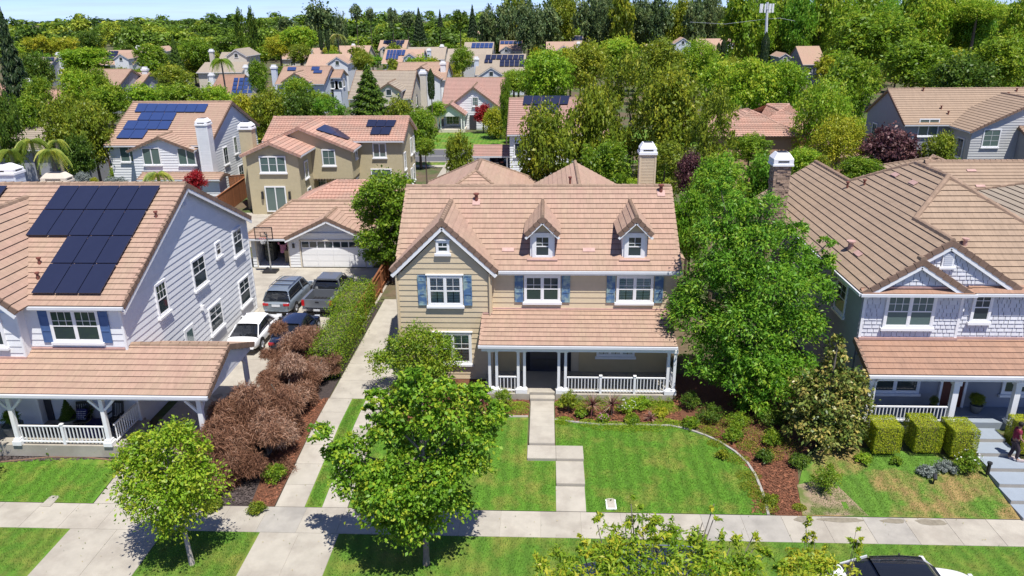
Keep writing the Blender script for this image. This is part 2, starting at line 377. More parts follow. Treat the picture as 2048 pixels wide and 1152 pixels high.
def rakes(parent, p, q, m, out, name='rake_tile', L=.36, joined=False):
    """tiles that turn down over the edge of a gable; out = horizontal direction away from the roof"""
    p, q, out = Vector(p), Vector(q), Vector(out); n = max(1, int((q-p).length/L)); d = (q-p)/n; dn = d.normalized()
    u = dn.cross(out); u = u if u.z > 0 else -u; big = MB()
    for i in range(n):
        mb = big if joined else MB(); a = p+d*i; b = p+d*(i+1); k0, k1 = .075, .045
        prof0 = [(-.13, k0-.02), (.05, k0), (.05, -.17), (-.02, -.17), (-.02, k0-.05), (-.13, k0-.06)]
        vs = [a+dn*.012+out*x+u*y_ for x, y_ in prof0]+[b-dn*.012+out*x*.9+u*(y_-.03) for x, y_ in prof0]
        mb.add(vs, [(k, (k+1) % 6, 6+(k+1) % 6, 6+k) for k in range(6)]+[(0, 1, 2, 3), (0, 3, 4, 5), (9, 8, 7, 6), (11, 10, 9, 6)])
        if not joined: mb.build(name, m, parent)
    if joined: big.build(name, m, parent, kind='stuff')

def slab(mb, pts, t=.1, lift=0.):
    pts = [Vector(p) for p in pts]; n = (pts[1]-pts[0]).cross(pts[-1]-pts[0]).normalized()
    mb.prism([p+n*(lift-t) for p in pts], n*t)

# --------------------------------------------------------------- windows
def window(parent, o, face, w, h, cols=2, rows=3, units=1, sill=True, casing=.11, blinds=None, gm=None, far=False, name='window', grid=True, trim=None, head=False):
    """o = bottom centre of the opening on the wall face, face = outward normal"""
    o = Vector(o); n = Vector(face).normalized(); u = Vector((0, 0, 1)); r = u.cross(n).normalized(); trim = trim or M_WHITE
    mb = MB(); c = casing; d = .07
    mb.fbox(o, r, u, n, -w/2-c, w/2+c, h, h+c*1.15, 0, d); mb.fbox(o, r, u, n, -w/2-c, w/2+c, -c, 0, 0, d)
    mb.fbox(o, r, u, n, -w/2-c, -w/2, 0, h, 0, d); mb.fbox(o, r, u, n, w/2, w/2+c, 0, h, 0, d)
    if head: mb.fbox(o, r, u, n, -w/2-c-.06, w/2+c+.06, h+c*1.15, h+c*1.15+.05, 0, d+.04)
    uw = w/units
    for k in range(1, units): mb.fbox(o, r, u, n, -w/2+k*uw-.045, -w/2+k*uw+.045, 0, h, .002, d-.003)
    fr = mb.build(name, trim, parent)
    if sill: MB().fbox(o, r, u, n, -w/2-c-.07, w/2+c+.07, -c-.12, -c-.001, .001, d+.07).build('sill', trim, fr)
    gm = gm or M_GLASS
    if not far:
        MB().fbox(o, r, u, n, -w/2, w/2, 0, h, .012, .016).build('backing', M_DARK, fr)
    bars = MB()
    for k in range(units):
        a = -w/2+k*uw+(.045 if k else .0); b = -w/2+(k+1)*uw-(.045 if k < units-1 else 0)
        if far:
            MB().fbox(o, r, u, n, a, b, 0, h, .02, .034).build('pane', gm, fr)
        else:
            bars.fbox(o, r, u, n, a, a+.035, 0, h, .042, .06); bars.fbox(o, r, u, n, b-.035, b, 0, h, .042, .06)
            bars.fbox(o, r, u, n, a+.036, b-.036, 0, .035, .042, .06); bars.fbox(o, r, u, n, a+.036, b-.036, h-.035, h, .042, .06)
            bars.fbox(o, r, u, n, a+.036, b-.036, h*.47, h*.47+.05, .043, .061)
            for v0, v1 in ((.035, h*.47), (h*.47+.05, h-.035)):
                MB().fbox(o, r, u, n, a+.035, b-.035, v0, v1, .036, .041).build('pane', M_CLEAR if blinds else gm, fr)
        if grid:
            g0 = .037
            for i in range(1, cols): x = a+(b-a)*i/cols; bars.fbox(o, r, u, n, x-.011, x+.011, .03 if far else h*.5, h-.03, g0, .05)
            for j in range(1, rows): y = h*j/rows; (bars.fbox(o, r, u, n, a+.03, b-.03, y-.011, y+.011, g0+.001, .049) if y > h*.5 or far else None)
        if blinds:
            sl = MB(); ns = int(h/.085)
            for i in range(ns):
                z = (i+.5)*h/ns
                if abs(z-h*.5) < .03: continue
                sl.fbox(o, r, u, n, a+.05, (a+b)/2-.02, z-.031, z+.031, .018, .024); sl.fbox(o, r, u, n, (a+b)/2+.02, b-.05, z-.031, z+.031, .018, .024)
            sl.build('blind_slats', blinds, fr, kind='stuff')
    if bars.v: bars.build('sash', trim, fr)
    return fr
def shutter(parent, o, face, w, h, m):
    o = Vector(o); n = Vector(face).normalized(); u = Vector((0, 0, 1)); r = u.cross(n).normalized()
    b = MB().fbox(o, r, u, n, -w/2, w/2, 0, h, .02, .045).build('shutter', m, parent)
    f = MB(); t = .055
    f.fbox(o, r, u, n, -w/2, -w/2+t, 0, h, .046, .064); f.fbox(o, r, u, n, w/2-t, w/2, 0, h, .046, .064)
    for z in (0, h*.36, h*.8, h-t): f.fbox(o, r, u, n, -w/2+t+.001, w/2-t-.001, z, z+t, .046, .063)
    f.build('shutter_frame', m, b)
    return b
M_BLIND = mat('plantation_blind', (.66, .74, .70), .7, .03)

def vent_pipe(parent, p, m=M_RUST, h=.45, r=.07, tilt=(0, 0, 1)):
    p = Vector(p); a = MB().tube([p-Vector((0, 0, .1)), p+Vector((0, 0, h))], r, 8).tube([p+Vector((0, 0, h)), p+Vector((0, 0, h+.07))], r*1.7, 8).build('vent_pipe', m, parent)
    return a
def on_roof(mb_name, parent, o, u, v, n, a, b, c, d, th, m, lift=.07):
    return MB().fbox(o, u, v, n, a, b, c, d, lift, lift+th).build(mb_name, m, parent)

def gutter(parent, p, q, m=M_GUT, w=.12, h=.12): return MB().beam(p, q, w, h).build('gutter', m, parent)
def trimbeam(name, parent, p, q, w, h, m=M_WHITE, ext=0): return MB().beam(p, q, w, h, ext=ext).build(name, m, parent)

def chimney(parent, x0, x1, y0, y1, z0, z1, m, cap=M_CHW, board=True, name='chimney'):
    c = MB().b2(x0, x1, y0, y1, z0, z1).build(name, m, parent)
    if board:
        cl = MB(); z = z0
        while z < z1-.2:
            cl.b2(x0-.015, x1+.015, y0-.015, y1+.015, z+.02, z+.155); z += .17
        # lap boards wrap the shaft
        cl.build('siding_courses', m, c, kind='stuff')
        for xx in (x0, x1):
            MB().b2(xx-.05, xx+.05, y0-.035, y0+.05, z0, z1-.01).build('corner_board', m, c)
    k = MB(); k.b2(x0-.09, x1+.09, y0-.09, y1+.09, z1+.001, z1+.14)
    cx, cy = (x0+x1)/2, (y0+y1)/2; hx, hy = (x1-x0)/2+.04, (y1-y0)/2+.04
    base = [(cx-hx, cy-hy), (cx+hx, cy-hy), (cx+hx, cy+hy), (cx-hx, cy+hy)]; z = z1+.141; H = .5
    vs = [(x, y, z) for x, y in base]+[(x, y, z+.2) for x, y in base]+[(cx+(x-cx)*.62, cy+(y-cy)*.62, z+H) for x, y in base]
    k.add(vs, [(0, 1, 2, 3)[::-1], (8, 9, 10, 11)]+[(a+i, a+(i+1) % 4, a+4+(i+1) % 4, a+4+i) for a in (0, 4) for i in range(4)])
    kc = k.build('chimney_cap', cap, c)
    s = MB(); s.b2(cx-hx*.6, cx+hx*.6, cy-hy-.012, cy-hy-.002, z+.07, z+.14); s.b2(cx-hx*.5, cx+hx*.5, cy-hy*.5, cy+hy*.5, z+H+.002, z+H+.02)
    s.b2(cx+hx+.002, cx+hx+.012, cy-hy*.6, cy+hy*.6, z+.07, z+.14); s.b2(cx-hx-.012, cx-hx-.002, cy-hy*.6, cy+hy*.6, z+.07, z+.14)
    s.build('cap_vent', M_BLACK, c)
    return c

# =============================================================== SETTING: ground
def sheet(name, poly, dz, m, label=None, parent=None, kind='structure', t=0., up=0.):
    """a surface that follows the ground, cut on a 1 m grid so that it bends with the slope"""
    poly = [(p[0], p[1]) for p in poly]; xs = [p[0] for p in poly]; ys = [p[1] for p in poly]
    yc = sorted({min(ys), max(ys)} | {y for y in (24.85, 24.9, 26, 27, 28, 29, 30, 30.45) if min(ys) < y < max(ys)})
    xc = sorted({min(xs), max(xs)} | {x for x in (8.8, 9.4, 10, 10.8, 11.4, 12) if min(xs) < x < max(xs)})
    mb = MB(); key = {}
    for a, b in zip(yc, yc[1:]):
        s1 = clip(clip(poly, 0, -1, -a), 0, 1, b)
        for c, d in zip(xc, xc[1:]):
            q = clip(clip(s1, -1, 0, -c), 1, 0, d)
            if parea(q) < 1e-4: continue
            ids = []
            for p in q:
                k = (round(p[0], 4), round(p[1], 4))
                if k not in key: key[k] = len(mb.v); mb.v.append((k[0], k[1], gz(*k)+dz))
                if not ids or ids[-1] != key[k]: ids.append(key[k])
            if len(ids) > 2: mb.f.append(tuple(ids))
    if t:
        n = len(mb.v); # skirt
        for i in range(len(poly)):
            p, q = poly[i], poly[(i+1) % len(poly)]; k = len(mb.v)
            mb.v += [(p[0], p[1], gz(*p)+dz), (q[0], q[1], gz(*q)+dz), (q[0], q[1], gz(*q)+dz-t), (p[0], p[1], gz(*p)+dz-t)]; mb.f.append((k+3, k+2, k+1, k))
    o = mb.build(name, m, parent)
    if kind: o['kind'] = kind
    if label: o['label'] = label
    return o
def rect(x0, x1, y0, y1): return [(x0, y0), (x1, y0), (x1, y1), (x0, y1)]
def slabs(parent, x0, x1, y0, y1, nx, ny, dz, m, name='concrete_slab', xs=None):
    xs = xs or [x0+(x1-x0)*i/nx for i in range(nx+1)]
    for i in range(len(xs)-1):
        for j in range(ny):
            a, b = y0+(y1-y0)*j/ny, y0+(y1-y0)*(j+1)/ny
            sheet(name, rect(xs[i]+.008, xs[i+1]-.008, a+.008, b-.008), dz, m, parent=parent, kind=None, t=.02)

gmb = MB()
ys_ = [-60, 20.2, 24.85, 26, 27, 28, 29, 30, 30.45, 60, 120, 400, 1240]; xs_ = [-1900, -900, -300, -60, 8.8, 9.4, 10, 10.8, 11.4, 12, 60, 300, 900, 1900]
for yy in ys_:
    for xx in xs_: gmb.v.append((xx, yy, gz(xx, yy)-.03 if yy > 20.9 else -.16))
for j in range(len(ys_)-1):
    for i in range(len(xs_)-1): k = j*len(xs_)+i; gmb.f.append((k, k+1, k+1+len(xs_), k+len(xs_)))
struct('ground', gmb, M_SOIL)
KB = [(-60, 20.3), (-18, 20.5), (-7, 20.85), (7, 21.3), (60, 21.5)]
sheet('road', [(-60, 12.9), (60, 12.9)]+KB[::-1], -.05, M_ASPH)
mb = MB(); [mb.beam((*a, -.07), (*b, -.07), .14, .14) for a, b in zip(KB, KB[1:])]; struct('kerb', mb, M_CONC)
sheet('parkway_lawn', [(x, y+.07) for x, y in KB]+[(60, 24.85), (-60, 24.85)], .004, M_LAWNY)
sw = struct('sidewalk', MB().add([(-60, 23.3, .008), (60, 23.3, .008), (60, 24.85, .008), (-60, 24.85, .008)], [(0, 1, 2, 3)]), M_STEPR)
xsw = [-24.6+1.53*i for i in range(30)]
for i in range(len(xsw)-1):
    a, b = xsw[i], xsw[i+1]
    if (-17.9 < (a+b)/2 < -14.4) or (-10.6 < (a+b)/2 < -7.7): pass
    sheet('concrete_slab', rect(a+.008, b-.008, 23.3, 24.84), .02, M_CONC2 if i in (9, 20, 21, 24) else M_CONC, parent=sw, kind=None, t=.02)
def drive(name, x0, x1, y0, y1, nx, ny, m=M_CONC, dz=.022):
    s = sheet(name, rect(x0, x1, y0, y1), dz-.014, M_STEPR); slabs(s, x0, x1, y0, y1, nx, ny, dz, m); return s
drive('driveway_apron', -17.95, -14.3, 20.68, 23.29, 2, 1, dz=.024)
drive('driveway', -17.95, -14.4, 24.86, 36.5, 1, 5)
drive('driveway_apron', -10.65, -7.65, 20.9, 23.29, 2, 1, M_CONC, dz=.024)
drive('driveway', -10.6, -9.42, 24.86, 32.9, 1, 6, dz=.024)
drive('driveway', -8.73, -7.72, 24.86, 32.9, 1, 6, dz=.024)
drive('driveway', -10.55, -7.6, 32.92, 46.5, 1, 7)
drive('parking_court', -21.8, -10.9, 37.2, 52.9, 3, 4)
sheet('driveway', rect(-18.3, -14.4, 36.5, 37.2), .018, M_CONC)
# front lawns
def lawn(name, px, dz=.03, m=M_LAWN, pts=None, label=None):
    return sheet(name, pts or [G(*p)[:2] for p in px], dz, m, label)
arc = [(1340, 853), (1375, 860), (1410, 872), (1440, 886), (1470, 905), (1495, 928), (1512, 955), (1524, 985), (1532, 1012), (1536, 1030)]
arcw = [tuple(G(*p)[:2]) for p in arc]; arcw[-1] = (arcw[-1][0], 24.86)
mid = [tuple(G(*p)[:2]) for p in [(1110, 841), (1150, 846), (1200, 851), (1260, 851)]]
lawn('lawn', None, pts=[(.50, 24.86)]+[(.50, mid[0][1])]+mid[1:]+arcw)
lawn('lawn', None, pts=[(-7.68, 24.86), (.5, 24.86), (.5, 29), (-.75, 29), (-.75, 31.3), (-2.3, 31.2), (-4, 30.6), (-6, 30.2), (-7.68, 30)])
lawn('lawn', None, pts=rect(-9.42, -8.73, 24.86, 32.9), dz=.02)
lawn('lawn', None, pts=[(-30, 24.86), (-17.97, 24.86), (-17.97, 27.3), (-18.6, 27.55), (-20, 27.75), (-21.5, 27.7), (-24, 27.2), (-30, 26.2)])
lawn('lawn', None, m=M_LAWND, pts=[(9.9, 24.86), (18.05, 24.86), (18.1, 28.4), (12.2, 29), (11.0, 28.2), (10.2, 26.5)])
# planting beds
def bed(name, pts, m, dz=.012): return sheet(name, pts, dz, m)
bed('bark_mulch', [(-7.3, 30.3), (-4, 30.6), (-2.3, 31.2), (-.72, 31.3), (-.72, 33.3), (-3, 33.3), (-3, 35.2), (-7.3, 35.2)], M_MULCH)
bed('bark_mulch', [(.5, 30.5), (.55, 31.4)]+[]+[(6.6, 31.0), (7.5, 30.0), (8.6, 27.5), (8.9, 24.86), (9.9, 24.86), (10.6, 28), (13, 30.3), (13, 36), (6.6, 36), (6.4, 33.2), (.5, 33.3)], M_MULCH)
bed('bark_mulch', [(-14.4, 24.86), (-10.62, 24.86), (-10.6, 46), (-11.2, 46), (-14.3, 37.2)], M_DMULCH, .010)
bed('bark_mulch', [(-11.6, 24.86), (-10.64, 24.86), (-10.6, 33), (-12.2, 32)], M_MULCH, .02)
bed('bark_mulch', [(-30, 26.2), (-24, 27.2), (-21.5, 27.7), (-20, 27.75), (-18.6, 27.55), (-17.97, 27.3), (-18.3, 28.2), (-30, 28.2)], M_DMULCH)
bed('bare_soil', [(9.95, 24.9), (12.4, 24.9), (11.6, 27), (10.2, 26.6)], M_BARE, .034)
bed('side_yard', [(-7.4, 46.5), (-7.4, 60), (-10.8, 60), (-10.8, 46.5)], M_SOIL, .02)
# mowing strip round the lawn
mb = MB(); edge = [(.5, mid[0][1])]+mid[1:]+arcw
E1 = [Vector((x, y, gz(x, y)+.035)) for x, y in edge]
for a, b in zip(E1, E1[1:]): mb.beam(a, b, .10, .09, ext=.01)
ms = struct('mowing_strip', mb, mat('weathered_edging', (.33, .31, .28), .9, .15, 5))
mb = MB(); e2 = [(-2.3, 31.2), (-1.6, 31.3), (-.76, 31.32)]
for a, b in zip(e2, e2[1:]): mb.beam((*a, gz(*a)+.035), (*b, gz(*b)+.035), .10, .09)
struct('mowing_strip', mb, M_CONC)
mb = MB(); e2 = [(-24, 27.2), (-21.5, 27.7), (-20, 27.75), (-18.6, 27.55), (-17.97, 27.3)]
for a, b in zip(e2, e2[1:]): mb.beam((*a, gz(*a)+.03), (*b, gz(*b)+.03), .07, .07)
struct('mowing_strip', mb, mat('brown_edging', (.2, .12, .08)))
# stepped front path
fp = struct('front_path', MB().b2(-.66, .46, 29.02, 32.79, .2, .515), M_CONC)
def step(x0, x1, y0, y1, z, parent, m=M_CONC):
    MB().b2(x0, x1, y0, y1, z-.3, z).build('concrete_step', m, parent)
    MB().b2(x0+.004, x1-.004, y0-.012, y0-.001, z-.28, z-.02).build('step_riser', M_STEPR, parent)
MB().b2(-.655, .455, 29.0, 29.019, .3, .50).build('step_riser', M_STEPR, fp)
step(-.72, .50, 27.98, 28.99, .405, fp); step(.512, 1.68, 27.98, 28.99, .407, fp)
step(.50, 1.66, 26.35, 27.96, .285, fp); sheet('concrete_step', rect(.48, 1.64, 24.86, 26.32), .045, M_CONC, parent=fp, kind=None, t=.06)
step(-.70, .50, 32.8, 33.15, .65, fp); step(-.72, .52, 33.16, 33.7, .785, fp)
for y in (30.4, 31.8): MB().b2(-.65, .45, y, y+.015, .515, .518).build('control_joint', M_STEPR, fp)
# back street beyond the second row
struct('road', MB().add([(-300, 94, .47), (300, 94, .47), (300, 102.5, .47), (-300, 102.5, .47)], [(0, 1, 2, 3)]), M_ASPH)
struct('kerb', MB().b2(-300, 300, 93.7, 94, .3, .58), M_CONC); struct('kerb', MB().b2(-300, 300, 102.5, 102.8, .3, .58), M_CONC)
struct('sidewalk', MB().add([(-300, 90.6, .50), (300, 90.6, .50), (300, 92, .50), (-300, 92, .50)], [(0, 1, 2, 3)]), M_CONC)
struct('lane_marking', MB().b2(-300, 300, 98.1, 98.25, .47, .476), mat('road_paint', (.6, .58, .5)))
sheet('lawn', rect(-60, 60, 92, 93.7), .035, M_LAWNY); sheet('lawn', rect(-60, 60, 102.8, 118), .035, M_LAWN)
sheet('lawn', rect(-12.2, -9.5, 84, 90.6), .035, M_LAWNY)
sheet('driveway', rect(-12.3, -9.2, 68, 93.7), .06, M_CONC); sheet('driveway', rect(-7.5, -3.5, 72, 93.7), .06, M_CONC)
sheet('patio', rect(-31, -22, 58, 69), .02, M_CONC); sheet('lawn', rect(-44, -33, 56, 70), .02, M_LAWN)

def scatter_chips(name, poly, n, m, size=(.03, .07), hgt=.03):
    r = np.random.default_rng(n); xs = [p[0] for p in poly]; ys = [p[1] for p in poly]; V = []; F = []
    def inside(x, y):
        c = False; j = len(poly)-1
        for i in range(len(poly)):
            if (poly[i][1] > y) != (poly[j][1] > y) and x < (poly[j][0]-poly[i][0])*(y-poly[i][1])/(poly[j][1]-poly[i][1])+poly[i][0]: c = not c
            j = i
        return c
    k = 0
    while k < n:
        x = r.uniform(min(xs), max(xs)); y = r.uniform(min(ys), max(ys))
        if not inside(x, y): continue
        z = gz(x, y)+.02+r.uniform(0, hgt); a = r.uniform(0, 6.28); l = r.uniform(*size); t = r.uniform(-.5, .5)
        d = Vector((math.cos(a), math.sin(a), t*.6))*l; e = Vector((-math.sin(a), math.cos(a), r.uniform(-.5, .5)))*l*.4; p = Vector((x, y, z)); b = len(V)
        V += [p-d-e, p+d-e, p+d+e, p-d+e]; F.append((b, b+1, b+2, b+3)); k += 1
    mb = MB(); mb.v = V; mb.f = F; o = mb.build(name, m); o['kind'] = 'stuff'; return o

# =============================================================== HOUSES
def gable_x(P, x0, x1, yf, yb, ze, s, ov=.4, ridge=True, rc=None, expo=.34, width=.33, m=M_ROOF, rm=None, detail=True, rakes_=(1, 1), front=True, back=True, trim=M_WHITE, th=.09, barrel=False):
    """roof with its ridge along X; yf, yb are the eave lines, x0, x1 the rake lines; returns the ridge z"""
    ym = (yf+yb)/2; zr = ze+s*(ym-yf)
    b = MB()
    f = [(x0, yf, ze), (x1, yf, ze), (x1, ym, zr), (x0, ym, zr)]; k = [(x1, yb, ze), (x0, yb, ze), (x0, ym, zr), (x1, ym, zr)]
    slab(b, f, th); slab(b, k, th); b.build('roof', m, P)
    if rc is not None:
        if barrel: barrel_plane(P, f, m)
        else: rc.plane(f, expo, width)
        if back and not barrel: rc.plane(k, expo*1.0, None)
    return zr
def gable_y(P, xl, xr, yf, yb, ze, s, rc=None, expo=.34, width=.33, m=M_ROOF, yv=None, th=.09, barrel=False):
    """roof with its ridge along Y; xl, xr eave lines, yf front rake; yb back end, yv = where the eaves end (valley)"""
    xm = (xl+xr)/2; zr = ze+s*(xm-xl); yv = yb if yv is None else yv; b = MB()
    l = [(xl, yv, ze), (xl, yf, ze), (xm, yf, zr), (xm, yb, zr)]; r = [(xr, yf, ze), (xr, yv, ze), (xm, yb, zr), (xm, yf, zr)]
    slab(b, l, th); slab(b, r, th); b.build('roof', m, P)
    if rc is not None:
        for q in (l, r):
            if barrel: barrel_plane(P, q, m)
            else: rc.plane(q, expo, width)
    return xm, zr
def barrel_plane(P, pts, m, tw=.30, expo=.38, joined=None):
    pts = [Vector(p) for p in pts]; u = (pts[1]-pts[0]).normalized(); n = u.cross(pts[-1]-pts[0]).normalized(); v = n.cross(u)
    Q = [((p-pts[0]).dot(u), (p-pts[0]).dot(v)) for p in pts]; u0, u1 = min(p[0] for p in Q), max(p[0] for p in Q); v1 = max(p[1] for p in Q)
    mb = MB(); y = 0
    while y < v1-.02:
        row = clip(clip(Q, 0, -1, -y), 0, 1, min(y+expo, v1)); 
        if parea(row) > .01:
            a = min(p[0] for p in row); b = max(p[0] for p in row); x = a-(a % (tw/6)); V = []
            # exact horizontal extent at the two edges of the course
            def ext(yy):
                r_ = [p[0] for p in clip(clip(Q, 0, -1, -(yy-.01)), 0, 1, yy+.01)]; return (min(r_), max(r_)) if r_ else (a, b)
            lo, hi = ext(y+.012), ext(min(y+expo, v1)-.012); N = int((b-a)/(tw/6))+1; k = len(mb.v)
            for i in range(N+1):
                xx = x+i*tw/6; hgt = .045*abs(math.sin(math.pi*xx/tw))+.02
                for yy, (e0, e1), hh in ((y, lo, hgt+.04), (min(y+expo, v1), hi, hgt)):
                    xc = min(max(xx, e0), e1); mb.v.append(tuple(pts[0]+u*xc+v*yy+n*hh))
                xc = min(max(xx, lo[0]), lo[1]); mb.v.append(tuple(pts[0]+u*xc+v*y+n*.0))
            for i in range(N):
                q = k+i*3; mb.f.append((q, q+3, q+4, q+1)); mb.f.append((q+2, q+5, q+3, q))
        y += expo
    return mb.build('barrel_tiles', m, P, kind='stuff')
def walls(P, x0, x1, y0, y1, z0, z1, m, name='wall'): return MB().b2(x0, x1, y0, y1, z0, z1).build(name, m, P)
def gable_wall(P, pts, ext, m, name='wall'): return MB().prism(pts, ext).build(name, m, P)

# ---- the beige house in the middle --------------------------------------------------------------
MH = thing('house', (0, 40, .45), 'beige two-storey house with blue shutters, two dormers and a long white-railed porch', 'house', 'two-storey tile-roofed houses')
Yg, Ym, S = 35.15, 35.55, .691
wl = walls(MH, -7.25, 6.42, Ym, 44.2, .3, 6.15, M_BEIGE)
walls(MH, -7.25, -2.64, Yg, Ym, .3, 6.1, M_BEIGE)
gable_wall(MH, [(-7.25, Yg, 6.1), (-2.64, Yg, 6.1), (-4.94, Yg, 8.35)], (0, .8, 0), M_BEIGE)
gable_wall(MH, [(6.42, 35.8, 6.15), (6.42, 44.1, 6.15), (6.42, 39.95, 9.0)], (-.2, 0, 0), M_BEIGE)
gable_wall(MH, [(-7.25, 35.8, 6.15), (-7.25, 44.1, 6.15), (-7.25, 39.95, 9.0)], (.2, 0, 0), M_BEIGE)
sb = Clad(wl, 'siding_board', M_BEIGE)
sb.plane([(-7.25, Yg, .5), (-2.64, Yg, .5), (-2.64, Yg, 6.1), (-4.94, Yg, 8.35), (-7.25, Yg, 6.1)], .285, None, lo=.034, hi=.006, lift=.001)
sb.plane([(-2.62, Ym, 4.0), (6.42, Ym, 4.0), (6.42, Ym, 6.1), (-2.62, Ym, 6.1)], .285, None, lo=.034, hi=.006, lift=.001)
sb.plane([(-2.64, Yg, .5), (-2.64, Ym, .5), (-2.64, Ym, 6.1), (-2.64, Yg, 6.1)], .285, None, lo=.034, hi=.006, lift=.001)
sb.plane([(6.42, Ym, .5), (6.42, 44, .5), (6.42, 44, 6.1), (6.42, Ym, 6.1)], .285, None, lo=.034, hi=.006, lift=.001)
sb.build(300)
for x in (-7.27, -2.66): MB().b2(x-.05, x+.05, Yg-.045, Yg+.04, .45, 6.1).build('corner_board', M_BEIGE, wl)
MB().b2(6.37, 6.47, Ym-.045, Ym+.04, 4.2, 6.1).build('corner_board', M_BEIGE, wl)
rb = MB()
mf = [(-7.4, 35.3, 6.3), (6.6, 35.3, 6.3), (6.6, 39.9, 9.48), (-7.4, 39.9, 9.48)]; mk = [(6.6, 44.5, 6.3), (-7.4, 44.5, 6.3), (-7.4, 39.9, 9.48), (6.6, 39.9, 9.48)]
gl = [(-7.58, 35.6, 6.42), (-7.58, 34.95, 6.42), (-4.94, 34.95, 8.93), (-4.94, 39.1, 8.93)]; gr = [(-2.3, 34.95, 6.42), (-2.3, 35.5, 6.42), (-4.94, 39.1, 8.93), (-4.94, 34.95, 8.93)]
pr_ = [(-3.08, 32.8, 3.42), (6.15, 32.8, 3.42), (6.15, 35.6, 4.2), (-3.08, 35.6, 4.2)]
for q in (mf, mk, gl, gr, pr_): slab(rb, q, .1)
rf = rb.build('roof', M_ROOF, MH)
rc = Clad(rf, 'roof_tile', M_ROOF)
for q in (mf, gl, gr, pr_): rc.plane(q, .335, .335)
rc.plane(mk, .335, None)
caps(rf, (-7.4, 39.9, 9.5), (6.6, 39.9, 9.5), M_RIDGE, L=.42); caps(rf, (-4.94, 34.95, 8.95), (-4.94, 39.1, 8.95), M_RIDGE)
rakes(rf, (-7.58, 34.95, 6.42), (-4.94, 34.95, 8.93), M_RAKE, (0, -1, 0)); rakes(rf, (-2.3, 34.95, 6.42), (-4.94, 34.95, 8.93), M_RAKE, (0, -1, 0))
rakes(rf, (6.6, 35.3, 6.3), (6.6, 39.9, 9.48), M_ROOF, (1, 0, 0)); rakes(rf, (-7.4, 36, 6.78), (-7.4, 39.9, 9.48), M_ROOF, (-1, 0, 0))
rakes(rf, (6.15, 32.8, 3.42), (6.15, 35.6, 4.2), M_ROOF, (1, 0, 0)); rakes(rf, (-3.08, 32.8, 3.42), (-3.08, 35.15, 4.07), M_ROOF, (-1, 0, 0))
for a in ((-7.50, 34.95, 6.13), (-2.38, 34.95, 6.13)): trimbeam('bargeboard', MH, a, (-4.94, 34.95, 8.56), .06, .17)
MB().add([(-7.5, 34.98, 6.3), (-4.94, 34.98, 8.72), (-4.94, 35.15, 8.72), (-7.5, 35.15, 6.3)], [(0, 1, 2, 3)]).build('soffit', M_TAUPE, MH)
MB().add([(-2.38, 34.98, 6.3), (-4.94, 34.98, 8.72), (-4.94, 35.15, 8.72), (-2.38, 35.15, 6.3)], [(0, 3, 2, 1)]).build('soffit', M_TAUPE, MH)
gutter(MH, (-2.28, 35.22, 6.26), (6.66, 35.22, 6.26)); MB().b2(-2.3, 6.6, 35.29, Ym, 6.1, 6.16).build('soffit', M_WHITE, MH)
MB().b2(-2.3, 6.55, 35.3, 35.33, 6.08, 6.22).build('fascia', M_WHITE, MH)
gutter(MH, (-3.15, 32.76, 3.38), (6.22, 32.76, 3.38)); MB().b2(-3.0, 6.1, 32.83, 32.87, 3.12, 3.33).build('fascia', M_WHITE, MH)
MB().b2(-3.0, 6.1, 32.88, 35.5, 3.26, 3.3).build('porch_ceiling', M_WHITE, MH)
MB().b2(-2.6, 6.1, 35.46, 35.53, 4.21, 4.29).build('flashing', M_FLASH, MH); MB().b2(-3.08, -2.62, 35.06, 35.13, 4.1, 4.17).build('flashing', M_FLASH, MH)
for x, z0 in ((-7.32, 0.5), (-2.72, 4.1)): MB().tube([(x, Yg-.12, z0), (x, Yg-.12, 6.25)], .045, 6).build('downspout', M_BEIGE, MH)
# dormers
for cx in (-.14, 4.38):
    d = MB().b2(cx-.6, cx+.6, 36.0, 38.2, 6.6, 8.0).build('dormer', M_WHITE, MH)
    MB().prism([(cx-.6, 36.0, 8.0), (cx+.6, 36.0, 8.0), (cx, 36.0, 8.58)], (0, 1.5, 0)).build('dormer_gable', M_BEIGE, d)
    l = [(cx-.86, 37.9, 8.05), (cx-.86, 35.68, 8.05), (cx, 35.68, 8.92), (cx, 39.1, 8.92)]; r = [(cx+.86, 35.68, 8.05), (cx+.86, 37.9, 8.05), (cx, 39.1, 8.92), (cx, 35.68, 8.92)]
    rr = MB(); slab(rr, l, .08); slab(rr, r, .08); rr.build('dormer_roof', M_ROOF, d); rc.plane(l, .33, .335); rc.plane(r, .33, .335)
    for q in (-1, 1):
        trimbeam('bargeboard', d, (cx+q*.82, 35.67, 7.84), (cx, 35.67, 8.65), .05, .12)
        rakes(d, (cx+q*.86, 35.68, 8.05), (cx, 35.68, 8.92), M_RAKE, (0, -1, 0), L=.3)
    caps(d, (cx, 35.66, 8.95), (cx, 39.1, 8.95), M_RIDGE, L=.24, r=.10)
    window(MH, (cx, 36.0, 6.88), (0, -1, 0), .66, .98, 2, 3, sill=False, casing=.17)
    MB().b2(cx-.75, cx+.75, 35.72, 36.0, 6.70, 6.76).build('flashing', M_FLASH, d)
rc.build(300)
window(MH, (-4.92, Yg-.02, 4.66), (0, -1, 0), 1.52, 1.36, 2, 3, 2, blinds=M_BLIND, head=True)
window(MH, (-4.95, Yg-.02, 7.36), (0, -1, 0), .48, .46, 2, 2, 1, casing=.09, head=True)
window(MH, (-4.65, Yg-.02, 1.48), (0, -1, 0), 1.7, 1.5, 2, 3, 2, blinds=M_BLIND, head=True)
window(MH, (-.135, Ym-.02, 4.72), (0, -1, 0), 1.6, 1.2, 2, 3, 2, casing=.10)
window(MH, (4.42, Ym-.02, 4.72), (0, -1, 0), 1.6, 1.2, 2, 3, 2, blinds=M_BLIND, casing=.10)
